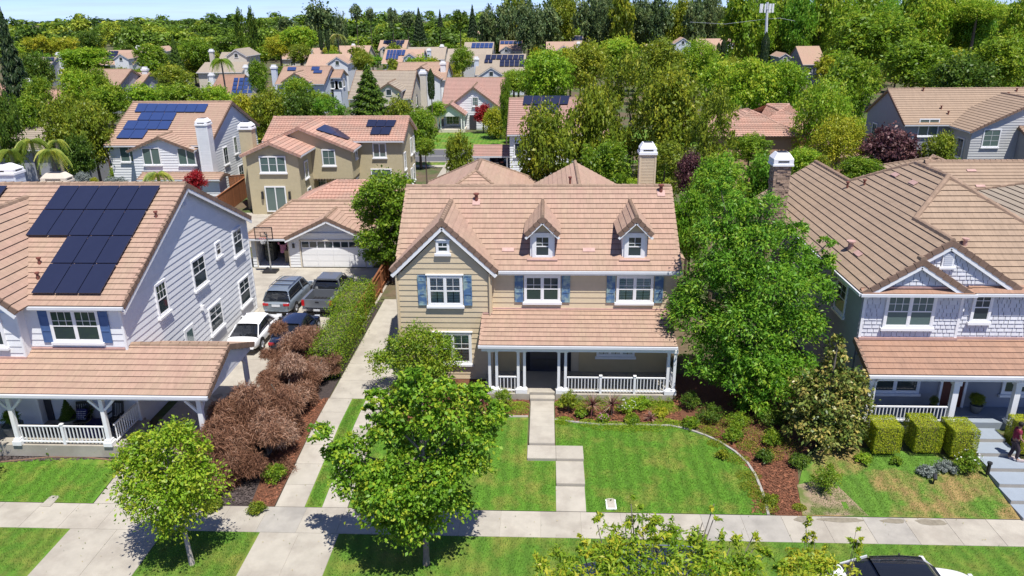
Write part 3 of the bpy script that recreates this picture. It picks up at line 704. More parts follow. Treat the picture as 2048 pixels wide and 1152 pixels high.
for x, z in ((-6.06, 4.56), (-3.80, 4.56)): shutter(MH, (x, Yg-.02, z), (0, -1, 0), .42, 1.58, M_BLUE)
for x in (-1.29, 1.03, 3.25, 5.6): shutter(MH, (x, Ym-.02, 4.6), (0, -1, 0), .42, 1.42, M_BLUE)
# porch
pf = MB().b2(-2.95, 6.2, 33.16, Ym, .3, .78).build('porch_floor', M_STEPR, MH)
MB().b2(-2.95, -.73, 33.0, 33.155, .3, .78).build('porch_edge', M_CONC, MH); MB().b2(.53, 6.2, 33.0, 33.155, .3, .78).build('porch_edge', M_CONC, MH)
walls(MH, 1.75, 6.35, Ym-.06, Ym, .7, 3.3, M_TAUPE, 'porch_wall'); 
MB().b2(-1.1, 1.35, Ym-.05, Ym-.01, .79, 3.2).build('recess_shade_panel', M_DARK, MH)  # flat panel on the wall; its near-black colour stands for a recess in shade
dd = MB().b2(-.75, 1.0, Ym-.1, Ym-.055, .8, 2.95).build('door', M_DOOR, MH, kind=None)
for x in (-.62, .18): MB().b2(x, x+.68, Ym-.13, Ym-.101, 1.7, 2.8).build('door_panel', M_METAL, dd); MB().b2(x, x+.68, Ym-.13, Ym-.101, .95, 1.5).build('door_panel', M_METAL, dd)
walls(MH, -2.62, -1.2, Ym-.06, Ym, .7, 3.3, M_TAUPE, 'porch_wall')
window(MH, (3.6, Ym-.08, 1.78), (0, -1, 0), 1.75, 1.15, 3, 1, 3, blinds=M_BLIND, casing=.09, grid=False)
cols = []
for a, b in ((979.5, 993.5), (1036.5, 1049), (1117.5, 1131), (1336, 1349)):
    for k in (a, b):
        x = aty(k, 740, 33.15).x; cols.append(x)
        c = MB().b2(x-.065, x+.065, 33.09, 33.22, 1.05, 3.12).build('porch_column', M_WHITE, MH)
    xa, xb = cols[-2]-.13, cols[-1]+.13
    MB().b2(xa, xb, 33.01, 33.29, .79, 1.0).b2(xa+.04, xb-.04, 33.04, 33.26, 1.0, 1.06).build('column_base', M_WHITE, MH)
    MB().b2(xa+.02, xb-.02, 33.05, 33.26, 2.98, 3.14).build('column_cap', M_WHITE, MH)
MB().b2(-2.9, 6.1, 33.07, 33.24, 3.14, 3.28).build('porch_beam', M_WHITE, MH)
def railing(P, x0, x1, y, z, h=.86, posts=(), sp=.155, m=M_WHITE, axis='x', y1=None):
    ra = MB()
    def bx(a, b, c, d): 
        if axis == 'x': ra.b2(a, b, y-.03, y+.03, c, d)
        else: ra.b2(y-.03, y+.03, a, b, c, d)
    ra2 = ra; bx(x0, x1, z+h-.05, z+h+.01); bx(x0, x1, z+.10, z+.15); o = ra.build('rail', m, P); n = int((x1-x0)/sp)
    ra = MB(); ra.b2(-.019, .019, -.019, .019, 0, h-.2); me = None
    for i in range(n):
        t = x0+(i+.5)*(x1-x0)/n
        if any(abs(t-p) < .08 for p in posts): continue
        if me is None: b = ra.build('baluster', m, o, local=True); me = b.data
        else: b = link('baluster', me, o)
        p = Vector((t, y, z+.15) if axis == 'x' else (y, t, z+.15)); b.location = p-ORG[P.name]
    for p in posts:
        c = (p, y) if axis == 'x' else (y, p)
        q = MB().b2(c[0]-.055, c[0]+.055, c[1]-.055, c[1]+.055, z, z+h+.06).build('rail_post', m, o); MB().b2(c[0]-.075, c[0]+.075, c[1]-.075, c[1]+.075, z+h+.061, z+h+.1).build('post_cap', m, o)
    return o
railing(MH, cols[5]+.08, cols[6]-.08, 33.15, .79, posts=(aty(1201, 770, 33.15).x, aty(1269, 770, 33.15).x))
railing(MH, cols[1]+.08, cols[2]-.08, 33.15, .79); railing(MH, 33.3, Ym-.1, cols[7], .79, axis='y')
# roof fittings
def onr(x, y, base=mf, s=S): return Vector((x, y, 6.3+(y-35.3)*s))
for px_, py_ in ((953, 405), (1322, 378)):
    d = _ray(px_, py_); y = 39.0 if px_ < 1000 else 39.5; x = aty(px_, py_, y).x; p = Vector((x, y, 6.35+(y-35.3)*S)); vent_pipe(MH, p, h=.35, r=.09)
    MB().fbox(p, Vector((1, 0, 0)), Vector((0, .823, .568)), Vector((0, -.568, .823)), -.2, .2, -.3, .12, .02, .05).build('flashing', M_FLASH, MH)
for px_ in (1016, 1178):
    x = aty(px_, 493, 36.3).x
    MB().fbox(Vector((x, 36.35, 7.03)), Vector((1, 0, 0)), Vector((0, .823, .568)), Vector((0, -.568, .823)), -.3, .3, -.12, .12, .06, .085).build('roof_vent', M_FLASH, MH)
chimney(MH, 5.35, 6.2, 43.2, 44.0, 6, 10.55, M_BEIGE)
vent_pipe(MH, (1.35, 41.5, 8.6), h=1.0, r=.06)
# rear wings of the same house
rw = Clad(rf, 'wing_tile_courses', M_ROOFG)
wm = M_ROOF
for x0, x1, ym_, zz, y1 in ((-3.4, 7.0, 2.05, 8.75, 53),):
    pass
b = MB()
wl1 = [(-3.6, 53, 5.2), (-3.6, 40.5, 5.2), (2.05, 40.5, 8.25), (2.05, 53, 8.25)]; wr1 = [(7.7, 40.5, 5.2), (7.7, 53, 5.2), (2.05, 53, 8.25), (2.05, 40.5, 8.25)]
slab(b, wl1); slab(b, wr1); wl2 = [(-1, 58, 5.2), (-1, 48, 5.2), (4.5, 48, 7.9), (4.5, 58, 7.9)]; wr2 = [(10, 48, 5.2), (10, 58, 5.2), (4.5, 58, 7.9), (4.5, 48, 7.9)]
b.build('rear_roof', wm, MH); rw.m = M_ROOF
for q in (wl1, wr1): rw.plane(q, .335, None)
rw.build(0); walls(MH, -3.2, 7.3, 44.2, 52.6, .3, 5.2, M_BEIGE, 'rear_wall')
caps(rf, (2.05, 53, 8.3), (2.05, 41.5, 8.3), M_RIDGE, joined=True)

HG = thing('garage', (-4.6, 53, .45), 'tan hip-roofed garage behind the left end of the beige house', 'garage')
def hip(P, x0, x1, y0, y1, ze, s, m, along='y', caps_=True, barrel=False, limit=0, capm=None, width=None):
    b = MB(); w_ = (x1-x0)/2 if along == 'y' else (y1-y0)/2; zr = ze+s*w_
    if along == 'y':
        xm = (x0+x1)/2; r0 = (xm, y0+w_, zr); r1 = (xm, y1-w_, zr)
        F = [(x0, y0, ze), (x1, y0, ze), r0]; K = [(x1, y1, ze), (x0, y1, ze), r1]; Lp = [(x0, y1, ze), (x0, y0, ze), r0, r1]; Rp = [(x1, y0, ze), (x1, y1, ze), r1, r0]
    else:
        ym = (y0+y1)/2; r0 = (x0+w_, ym, zr); r1 = (x1-w_, ym, zr)
        F = [(x0, y0, ze), (x1, y0, ze), r1, r0]; K = [(x1, y1, ze), (x0, y1, ze), r0, r1]; Lp = [(x0, y1, ze), (x0, y0, ze), r0]; Rp = [(x1, y0, ze), (x1, y1, ze), r1]
    for q in (F, K, Lp, Rp): slab(b, q, .08)
    rf_ = b.build('roof', m, P)
    if barrel:
        for q in (F, Lp, Rp): barrel_plane(rf_, q, m)
    else:
        c = Clad(rf_, 'roof_tile' if limit else 'tile_courses', m)
        for q in (F, Lp, Rp): c.plane(q, .335, width)
        c.build(limit, 'tile_courses')
    if caps_:
        cm = capm or M_RIDGE
        for a, b_ in (((x0, y0, ze), r0), ((x1, y0, ze), r0 if along == 'y' else r1), (r0, r1), ((x0, y1, ze), r1 if along == 'y' else r0), ((x1, y1, ze), r1)):
            caps(rf_, Vector(a)+Vector((0, 0, .03)), Vector(b_)+Vector((0, 0, .03)), cm, joined=True)
    return rf_
hip(HG, -9.6, -.2, 48.5, 62, 4.9, .58, M_ROOF)
walls(HG, -9.2, -.6, 48.9, 61.6, .3, 4.9, M_BEIGE)

def rayplane(x, y, p0, n):
    d = Vector(_ray(x, y)); n = Vector(n); o = Vector((0, 0, CAMZ)); t = (Vector(p0)-o).dot(n)/d.dot(n); return o+d*t
def panels(P, c4, nu, nv, m=M_SOLAR, lift=.16, gap=.02, th=.04, skip=()):
    """solar panels over a quad given as top-left, top-right, bottom-right, bottom-left"""
    a, b, c, d = [Vector(p) for p in c4]; n = (b-a).cross(a-d).normalized(); n = n if n.z > 0 else -n
    for i in range(nu):
        for j in range(nv):
            if (i, j) in skip: continue
            def pt(s, t): return a.lerp(b, s).lerp(d.lerp(c, s), t)
            L0 = (b-a).length; L1 = (d-a).length; gu, gv = gap/L0, gap/L1
            q = [pt(i/nu+gu, (j+1)/nv-gv), pt((i+1)/nu-gu, (j+1)/nv-gv), pt((i+1)/nu-gu, j/nv+gv), pt(i/nu+gu, j/nv+gv)]
            MB().prism([p+n*lift for p in q], n*th).build('solar_panel', m, P)

# ---- the white house on the left ------------------------------------------------------------------
LHo = thing('house', (-24, 37, .45), 'white lap-sided house with blue shutters, a black solar array and a railed front porch', 'house', 'two-storey tile-roofed houses')
XW = -18.45
lw = walls(LHo, -40, XW, 30.0, 44.7, .3, 6.35, M_WSID)
gable_wall(LHo, [(XW, 30.0, 6.35), (XW, 44.7, 6.35), (XW, 37.3, 10.0)], (-.2, 0, 0), M_WSID)
sb = Clad(lw, 'siding_board', M_WSID)
sb.plane([(XW, 30.0, .5), (XW, 44.7, .5), (XW, 44.7, 6.3), (XW, 37.35, 9.98), (XW, 30.0, 6.35)], .31, None, lo=.034, hi=.006, lift=.001)
sb.plane([(-22.9, 30.0, .8), (XW, 30.0, .8), (XW, 30.0, 6.3), (-22.9, 30.0, 6.3)], .31, None, lo=.034, hi=.006, lift=.001)
walls(LHo, -30, -22.75, 29.5, 30.0, .3, 6.3, M_WSID, 'bay_wall')
gable_wall(LHo, [(-30, 29.5, 6.3), (-22.75, 29.5, 6.3), (-26.9, 29.5, 9.1)], (0, 1, 0), M_WSID, 'bay_gable')
sb.plane([(-30, 29.5, 4.1), (-22.75, 29.5, 4.1), (-22.75, 29.5, 6.3), (-30, 29.5, 6.3)], .31, None, lo=.034, hi=.006, lift=.001)
sb.build(300)
for x, y in ((XW+.02, 29.98), (XW+.02, 44.72), (-22.75, 29.48)): MB().b2(x-.06, x+.035, y-.05, y+.05, .5, 6.3).build('corner_board', M_WHITE, lw)
rb = MB(); SL = .49
lf = [(-40, 29.75, 6.5), (-18.15, 29.75, 6.5), (-18.15, 37.3, 10.2), (-40, 37.3, 10.2)]; lb = [(-18.15, 44.95, 6.45), (-40, 44.95, 6.45), (-40, 37.3, 10.2), (-18.15, 37.3, 10.2)]
cgr = [(-22.35, 29.1, 6.5), (-22.35, 29.9, 6.5), (-25.88, 36.35, 9.76), (-25.88, 29.1, 9.76)]; cgl = [(-29.4, 29.9, 6.5), (-29.4, 29.1, 6.5), (-25.88, 29.1, 9.76), (-25.88, 36.35, 9.76)]
lp = [(-40, 27.6, 3.38), (-14.0, 27.6, 3.38), (-14.0, 30.3, 4.48), (-40, 30.3, 4.48)]; lpb = [(-14.0, 33.0, 3.38), (-18.45, 33.0, 3.38), (-18.45, 30.3, 4.48), (-14.0, 30.3, 4.48)]
for q in (lf, lb, cgr, cgl, lp, lpb): slab(rb, q, .1)
rfl = rb.build('roof', M_ROOF, LHo); rc = Clad(rfl, 'roof_tile', M_ROOF)
for q in ([(-28.5, 29.75, 6.5), (-18.15, 29.75, 6.5), (-18.15, 37.3, 10.2), (-28.5, 37.3, 10.2)], [(-25.4, 27.6, 3.38), (-14.0, 27.6, 3.38), (-14.0, 30.3, 4.48), (-25.4, 30.3, 4.48)], lpb): rc.plane(q, .335, .335)
rc.plane(cgr, .40, .335, lo=.065); rc.plane(cgl, .4, None); rc.plane(lb, .335, None); rc.build(300)
caps(rfl, (-18.2, 37.3, 10.22), (-28, 37.3, 10.22), M_RIDGE, L=.42); caps(rfl, (-25.88, 29.1, 9.78), (-25.88, 36.3, 9.78), M_RIDGE)
caps(rfl, (-14.05, 30.3, 4.5), (-18.4, 30.3, 4.5), M_RIDGE, L=.4, r=.16)
rakes(rfl, (-18.15, 29.75, 6.5), (-18.15, 37.3, 10.2), M_RAKE, (1, 0, 0)); rakes(rfl, (-18.15, 44.95, 6.45), (-18.15, 37.3, 10.2), M_RAKE, (1, 0, 0))
rakes(rfl, (-22.35, 29.1, 6.5), (-25.88, 29.1, 9.76), M_RAKE, (0, -1, 0)); rakes(rfl, (-14, 27.6, 3.38), (-14, 30.3, 4.48), M_RAKE, (1, 0, 0)); rakes(rfl, (-14, 33, 3.38), (-14, 30.3, 4.48), M_RAKE, (1, 0, 0))
trimbeam('bargeboard', LHo, (-18.15, 29.75, 6.2), (-18.15, 37.3, 9.9), .06, .18); trimbeam('bargeboard', LHo, (-18.15, 44.95, 6.15), (-18.15, 37.3, 9.9), .06, .18)
trimbeam('bargeboard', LHo, (-22.5, 29.09, 6.25), (-25.88, 29.09, 9.42), .06, .18)
gutter(LHo, (-22.4, 29.68, 6.44), (-18.1, 29.68, 6.44)); MB().b2(-22.4, -18.2, 29.76, 30.0, 6.3, 6.35).build('soffit', M_WHITE, LHo); gutter(LHo, (-40, 27.53, 3.34), (-13.95, 27.53, 3.34))
MB().b2(-40, -14.1, 27.75, 27.92, 3.08, 3.28).build('porch_beam', M_WHITE, LHo)
trimbeam('carport_beam', LHo, (-14.2, 27.9, 3.2), (-14.2, 32.8, 3.2), .14, .2); MB().prism([(-14.12, 27.8, 3.3), (-14.12, 32.9, 3.3), (-14.12, 30.3, 4.38)], (-.06, 0, 0)).build('carport_gable', M_WSID, LHo)
MB().b2(-22.9, -18.5, 29.9, 29.99, 4.4, 4.48).build('flashing', M_FLASH, LHo); MB().b2(-26, -22.7, 29.4, 29.49, 4.14, 4.24).build('flashing', M_FLASH, LHo)
pq = lambda x, y: rayplane(x, y, (0, 29.75, 6.5), (0, -SL, 1))
x4 = [-24.47, -23.45, -22.43, -21.41, -20.39, -19.37]
def yz(y): return (y, 6.5+SL*(y-29.75))
def solrow(xa, xb, n, ya, yb, m=M_SOLAR): panels(LHo, [(xa, *yz(yb)), (xb, *yz(yb)), (xb, *yz(ya)), (xa, *yz(ya))], n, 1, m)
solrow(-24.47, -19.3, 5, 35.33, 37.0); solrow(-24.47, -19.3, 5, 33.65, 35.31)
solrow(-22.40, -19.3, 3, 31.98, 33.63); solrow(-22.40, -19.3, 3, 30.3, 31.96)
solrow(-31, -27.2, 4, 35.4, 37.0)
MB().b2(-24.4, -19.4, 30.5, 36.8, 0, 0) 
for x, y in ((313, 437), (77, 560), (80, 530)): vent_pipe(LHo, pq(x, y), h=.3, r=.06)
window(LHo, (-20.55, 29.98, 4.85), (0, -1, 0), 2.05, 1.36, 3, 3, 2, casing=.10)
for x in (-21.88, -19.24): shutter(LHo, (x, 29.98, 4.72), (0, -1, 0), .46, 1.5, M_BLUE2)
window(LHo, (-24.2, 29.48, 4.8), (0, -1, 0), 1.3, 1.36, 2, 3, 1, casing=.10)
for ya, yb, za, zb, cc in ((33.05, 33.97, 4.76, 6.2, 1), (36.98, 38.4, 4.66, 6.1, 2), (40.06, 40.6, 5.5, 6.15, 1), (42.4, 43.85, 1.55, 3.0, 2), (38.05, 39.6, 1.65, 3.0, 2)):
    window(LHo, (XW+.025, (ya+yb)/2, za), (1, 0, 0), yb-ya, zb-za, 3 if cc == 1 else 2, 4, 1, casing=.09)
window(LHo, (XW+.025, 43.1, 4.75), (1, 0, 0), 1.2, 1.4, 2, 4, 1, casing=.09)
o_ = MB().b2(XW, XW+.06, 35.05, 36.1, .55, 3.1).build('side_door', M_WHITE, LHo); MB().b2(XW+.061, XW+.07, 35.25, 35.9, 1.7, 2.9).build('pane', M_GLASSG, o_)
gv = MB().b2(XW+.03, XW+.07, 37.0, 37.5, 9.05, 9.6).build('gable_vent', M_WHITE, LHo)
vs = MB(); [vs.b2(XW+.072, XW+.1, 37.05, 37.45, 9.1+i*.07, 9.13+i*.07) for i in range(7)]; vs.build('vent_slats', M_GUT, gv, kind='stuff')
MB().b2(XW+.03, XW+.2, 37.2, 37.4, 3.35, 3.6).build('wall_lamp', M_WHITE, LHo)
MB().b2(XW+.03, XW+.12, 36.55, 37.1, 1.2, 1.5).build('house_number_plate', M_WHITE, LHo)
# porch of the white house
MB().b2(-40, -18.35, 27.95, 30.2, .3, .84).build('porch_floor', M_STEPR, LHo); MB().b2(-40, -18.3, 27.72, 27.94, .3, .85).build('porch_edge', M_CONC, LHo); MB().b2(-18.34, -18.1, 27.72, 30.0, .3, .852).build('porch_edge', M_CONC, LHo)
MB().b2(-40, -18.5, 29.92, 29.99, .85, 3.5).build('porch_wall', M_WSID, LHo)
MB().b2(-25, -22.45, 29.83, 29.91, .86, 3.0).build('door', M_DOOR, LHo)
window(LHo, (-20.3, 29.9, 2.2), (0, -1, 0), 1.6, 1.1, 2, 1, 2, grid=False)
for i, x in enumerate((-22.75, -18.72)):
    p = MB().b2(x-.085, x+.085, 27.75, 27.92, 1.15, 3.08).build('porch_post', M_WHITE, LHo)
    MB().b2(x-.19, x+.19, 27.64, 28.03, .86, 1.05).b2(x-.14, x+.14, 27.69, 27.98, 1.05, 1.15).build('post_base', M_WHITE, p)
    for q in (-1, 1):
        MB().beam((x+q*.08, 27.83, 2.55), (x+q*.55, 27.83, 3.04), .10, .10).build('post_brace', M_WHITE, p)
for y in (27.85, 32.85):
    p = MB().b2(-14.6, -14.4, y-.09, y+.09, .45, 3.1).build('carport_post', M_WHITE, LHo)
    MB().beam((-14.6, y, 2.5), (-15.1, y, 3.05), .10, .10).build('post_brace', M_WHITE, p); MB().beam((-14.5, y+(.1 if y < 30 else -.1), 2.5), (-14.5, y+(.6 if y < 30 else -.6), 3.05), .10, .10).build('post_brace', M_WHITE, p)
railing(LHo, -22.62, -18.85, 27.83, .86, h=.9, posts=(-20.7,), sp=.16); railing(LHo, 28.0, 29.9, -18.5, .86, h=.9, sp=.16, axis='y')
chimney(LHo, -37.2, -34.2, 47.2, 48.2, .4, 8.62, M_BSID); chimney(LHo, -32.6, -31.0, 47.4, 48.2, .4, 8.02, M_CREAM, board=False, cap=M_CREAM)
MB().b2(-38, -30.5, 44.7, 48.6, .3, 5.5).build('rear_wall', M_WSID, LHo)

# ---- the grey shingled house on the right -----------------------------------------------------------
RHo = thing('house', (20, 38, .75), 'pale shingled house with brown hip roof, twin front gables and stone chimney', 'house', 'two-storey tile-roofed houses')
SR = .65
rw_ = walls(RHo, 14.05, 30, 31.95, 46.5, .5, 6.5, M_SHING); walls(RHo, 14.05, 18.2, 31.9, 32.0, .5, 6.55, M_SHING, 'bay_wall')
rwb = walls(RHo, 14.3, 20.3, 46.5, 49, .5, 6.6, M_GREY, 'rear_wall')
sh = Clad(rw_, 'shingle', M_SHING)
for q in ([(14.05, 31.9, 4.3), (18.2, 31.9, 4.3), (18.2, 31.9, 6.5), (14.05, 31.9, 6.5)], [(18.25, 31.94, 4.35), (24, 31.94, 4.35), (24, 31.94, 6.5), (18.25, 31.94, 6.5)],
          [(14.6, 31.78, 6.95), (17.7, 31.78, 6.95), (16.12, 31.78, 7.95)], [(14.5, 31.99, 6.95), (20.1, 31.99, 6.95), (17.3, 31.99, 8.75)]):
    sh.plane(q,   .19, .27, lo=.04, hi=.006, gap=.022, jit=.45, lift=.004)
sh.build(300)
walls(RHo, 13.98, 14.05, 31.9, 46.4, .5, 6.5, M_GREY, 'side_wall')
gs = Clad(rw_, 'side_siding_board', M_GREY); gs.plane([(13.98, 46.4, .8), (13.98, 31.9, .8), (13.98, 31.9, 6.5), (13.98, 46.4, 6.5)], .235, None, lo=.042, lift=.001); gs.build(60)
MB().prism([(14.2, 31.8, 6.8), (18.0, 31.8, 6.8), (16.1, 31.8, 8.0)], (0, .15, 0)).build('small_gable', M_SHING, RHo)
MB().prism([(14.2, 32.0, 6.8), (20.6, 32.0, 6.8), (17.3, 32.0, 8.85)], (0, .3, 0)).build('large_gable', M_SHING, RHo)
wL = [(13.75, 49.5, 6.6), (13.75, 31.45, 6.6), (16.1, 31.3, 8.13), (17.3, 31.7, 8.91), (17.3, 49.5, 8.91)]
b = MB(); polys = [
 [(13.75, 49.5, 6.6), (13.75, 31.85, 6.6), (17.3, 31.85, 8.91), (17.3, 49.5, 8.91)],
 [(13.75, 31.85, 6.6), (13.75, 31.6, 6.6), (16.1, 31.6, 8.13), (16.1, 31.85, 8.13)],
 [(18.45, 31.6, 6.6), (18.45, 32.1, 6.6), (16.1, 32.1, 8.13), (16.1, 31.6, 8.13)],
 [(20.6, 31.85, 6.76), (20.6, 32.0, 6.76), (17.3, 35.5, 8.91), (17.3, 31.85, 8.91)],
 [(20.8, 49.5, 6.6), (17.3, 49.5, 8.91), (17.3, 43.5, 8.91), (20.8, 43.5, 6.6)][::-1]]
hipF = [(13.75, 31.75, 6.6), (25.5, 31.75, 6.6), (19.65, 37.7, 10.43)]; hipL = [(13.75, 47.1, 6.6), (13.75, 31.75, 6.6), (19.65, 37.7, 10.43), (19.65, 41.2, 10.43)]
hipB = [(25.5, 47.1, 6.6), (13.75, 47.1, 6.6), (19.65, 41.2, 10.43)]; hipR = [(25.5, 31.75, 6.6), (25.5, 47.1, 6.6), (19.65, 41.2, 10.43), (19.65, 37.7, 10.43)]
pch = [(13.9, 29.95, 3.5), (30, 29.95, 3.5), (30, 32.0, 4.33), (13.9, 32.0, 4.33)]
for q in polys[:4]+[hipF, hipL, hipB, hipR, pch]: slab(b, q, .1)
slab(b, [(20.8, 43.5, 6.6), (20.8, 49.5, 6.6), (17.3, 49.5, 8.91), (17.3, 43.5, 8.91)], .1)
rfr = b.build('roof', M_ROOF2, RHo); rc = Clad(rfr, 'roof_tile', M_ROOF2); rcp = Clad(rfr, 'porch_roof_tile', M_ROOFR)
skirtF = [(13.75, 31.55, 6.58), (18.5, 31.55, 6.58), (18.5, 31.85, 6.76), (13.75, 31.85, 6.76)]; skirt2 = [(18.4, 31.65, 6.58), (26, 31.65, 6.58), (26, 32.05, 6.82), (18.4, 32.05, 6.82)]
sl_ = MB(); slab(sl_, skirtF, .08); slab(sl_, skirt2, .08); sl_.build('skirt_roof', M_ROOFR, RHo); rcp.plane(skirtF, .33, .33); rcp.plane(skirt2, .33, .33)
for q in polys[:2]: rc.plane(q, .36, .335, lo=.058)
for q in polys[2:4]: rc.plane(q, .36, None, lo=.058)
rc.plane([(17.3, 43.5, 8.91), (17.3, 35.5, 8.91), (19.65, 37.7, 10.43), (19.65, 41.2, 10.43)], .36, .335, lo=.058)
rc.plane([(20.9, 31.75, 6.6), (25.5, 31.75, 6.6), (19.65, 37.7, 10.43), (17.3, 35.35, 8.91)], .36, .335, lo=.058)
rc.plane(hipR, .36, None); rcp.plane(pch, .335, .335); rc.build(300); rcp.build(200)
U3 = Vector((0, 0, .04))
for a, c in (((19.65, 37.7, 10.43), (17.3, 35.4, 8.91)), ((19.65, 37.7, 10.43), (25.5, 31.75, 6.6)), ((17.3, 35.4, 8.91), (17.3, 31.85, 8.91)), ((19.65, 37.7, 10.43), (19.65, 41.2, 10.43)), ((19.65, 41.2, 10.43), (17.3, 43.6, 8.91)), ((17.3, 43.6, 8.91), (17.3, 49.5, 8.91)), ((16.1, 31.6, 8.13), (16.1, 31.95, 8.13))):
    caps(rfr, Vector(a)+U3, Vector(c)+U3, M_RIDGE, L=.40, r=.15)
rakes(rfr, (13.75, 31.6, 6.6), (16.1, 31.6, 8.13), M_RAKE, (0, -1, 0)); rakes(rfr, (16.1, 31.85, 8.13), (17.3, 31.85, 8.91), M_RAKE, (0, -1, 0)); rakes(rfr, (18.45, 31.6, 6.6), (16.1, 31.6, 8.13), M_RAKE, (0, -1, 0)); rakes(rfr, (20.6, 31.85, 6.76), (17.3, 31.85, 8.91), M_RAKE, (0, -1, 0))
rakes(rfr, (13.9, 29.95, 3.5), (13.9, 32, 4.33), M_RAKE, (-1, 0, 0)); rakes(rfr, (13.75, 49.5, 6.6), (17.3, 49.5, 8.91), M_RAKE, (0, 1, 0))
for a, c in (((13.95, 31.6, 6.43), (16.1, 31.6, 7.82)), ((18.25, 31.6, 6.43), (16.1, 31.6, 7.82)), ((20.4, 31.85, 6.58), (17.3, 31.85, 8.60)), ((15.9, 31.85, 7.69), (17.3, 31.85, 8.60))): trimbeam('bargeboard', RHo, a, c, .06, .17)
gutter(RHo, (13.68, 31.5, 6.55), (18.6, 31.5, 6.55)); gutter(RHo, (18.6, 31.6, 6.55), (30, 31.6, 6.55)); gutter(RHo, (13.85, 29.88, 3.45), (30, 29.88, 3.45)); gutter(RHo, (13.68, 31.55, 6.55), (13.68, 49.4, 6.5))
MB().b2(13.8, 18.5, 31.56, 31.9, 6.46, 6.5).build('soffit', M_WHITE, RHo)
MB().b2(14, 18.3, 31.8, 31.88, 4.33, 4.44).build('flashing', M_FLASH, RHo); MB().b2(18.3, 30, 31.88, 31.95, 4.33, 4.46).build('flashing', M_FLASH, RHo)
MB().b2(14.0, 18.2, 31.72, 31.78, 6.80, 6.88).build('flashing', M_FLASH, RHo)
window(RHo, (16.03, 31.87, 5.02), (0, -1, 0), 1.95, 1.36, 3, 4, 2, gm=M_GLASSG, casing=.11)
window(RHo, (19.1, 31.90, 5.3), (0, -1, 0), .66, 1.2, 2, 4, 1, casing=.1); window(RHo, (22.6, 31.90, 5.0), (0, -1, 0), 1.4, 1.3, 2, 4, 2, casing=.1)
window(RHo, (13.96, 34.2, 4.8), (-1, 0, 0), 1.1, 1.35, 2, 4, 1, casing=.1); window(RHo, (13.96, 38.4, 4.8), (-1, 0, 0), 1.1, 1.35, 2, 4, 1, casing=.1)
gv = MB().b2(17.05, 17.55, 31.9, 31.97, 7.75, 8.35).build('gable_vent', M_WHITE, RHo); vs = MB(); [vs.b2(17.12, 17.48, 31.88, 31.9, 7.82+i*.09, 7.87+i*.09) for i in range(6)]; vs.build('vent_slats', M_GUT, gv, kind='stuff')
MB().b2(16.95, 17.65, 31.84, 31.95, 7.64, 7.74).build('vent_sill', M_WHITE, RHo)
for x in (14.05, 18.22): MB().b2(x-.06, x+.06, 31.85, 31.95, 4.4, 6.5).build('corner_board', M_WHITE, rw_)
pr2 = lambda x, y: rayplane(x, y, (13.75, 0, 6.6), (-SR, 0, 1))
for x, y, h in ((1694, 378, .35), (1728, 372, .3)): vent_pipe(RHo, pr2(x, y), h=h, r=.06)
vent_pipe(RHo, pr2(1700, 500), m=M_FLASH, h=.4, r=.13)
for x, y in ((1792, 352), (1828, 368), (1718, 510)):
    p = pr2(x, y); MB().fbox(p, Vector((0, 1, 0)), Vector((.838, 0, .545)), Vector((-.545, 0, .838)), -.32, .32, -.13, .13, .09, .115).build('roof_vent', M_FLASH, RHo)
vent_pipe(RHo, rayplane(1929, 492, (0, 31.75, 6.6), (0, -SR, 1)), m=M_FLASH, h=.3, r=.09)
gw = [(25.5, 49.8, 6.6), (25.5, 33, 6.6), (33, 33, 9.97), (33, 42.5, 9.97)]; gs_ = MB(); slab(gs_, gw, .1); gsr = gs_.build('wing_roof', M_ROOFG, RHo)
rcg = Clad(gsr, 'wing_roof_tile', M_ROOFG); rcg.plane(gw, .36, .335, lo=.058); rcg.build(60); caps(gsr, (25.5, 49.8, 6.64), (33, 42.5, 10.0), M_RIDGE, L=.4); MB().b2(25.6, 33, 33.5, 46, .5, 6.6).build('wing_wall', M_GREY, RHo)
# porch
MB().b2(13.95, 30, 30.3, 31.9, .6, 1.06).build('porch_floor', M_BSTEP, RHo); MB().b2(14, 30, 31.75, 31.86, 1.06, 3.6).build('porch_wall', M_GREY, RHo); MB().b2(14, 30, 30.1, 30.3, 3.15, 3.4).build('porch_beam', M_WHITE, RHo)
for x in (14.15, 17.75, 20.35):
    p = MB().b2(x-.12, x+.12, 30.12, 30.34, 1.07, 3.15).build('porch_post', M_WHITE, RHo); MB().b2(x-.17, x+.17, 30.07, 30.39, 2.95, 3.14).build('post_cap', M_WHITE, p); MB().b2(x-.17, x+.17, 30.07, 30.39, 1.07, 1.3).build('post_base', M_WHITE, p)
MB().tube([(14.45, 30.0, 3.4), (14.25, 30.06, 3.1), (14.25, 30.06, 1.0)], .045, 6).build('downspout', M_WHITE, RHo)
railing(RHo, 14.3, 17.6, 30.22, 1.07, h=.8)
window(RHo, (15.9, 31.73, 1.85), (0, -1, 0), 2.0, 1.3, 1, 1, 2, grid=False, casing=.11); window(RHo, (21.5, 31.73, 1.85), (0, -1, 0), 1.5, 1.3, 1, 1, 1, grid=False, casing=.11)
dr = MB().b2(18.0, 18.95, 31.66, 31.74, 1.07, 3.2).build('door', mat('dark_red_door', (.09, .02, .015), .5), RHo); MB().b2(17.88, 17.99, 31.62, 31.74, 1.07, 3.3).b2(18.96, 19.07, 31.62, 31.74, 1.07, 3.3).build('door_trim', M_WHITE, dr)
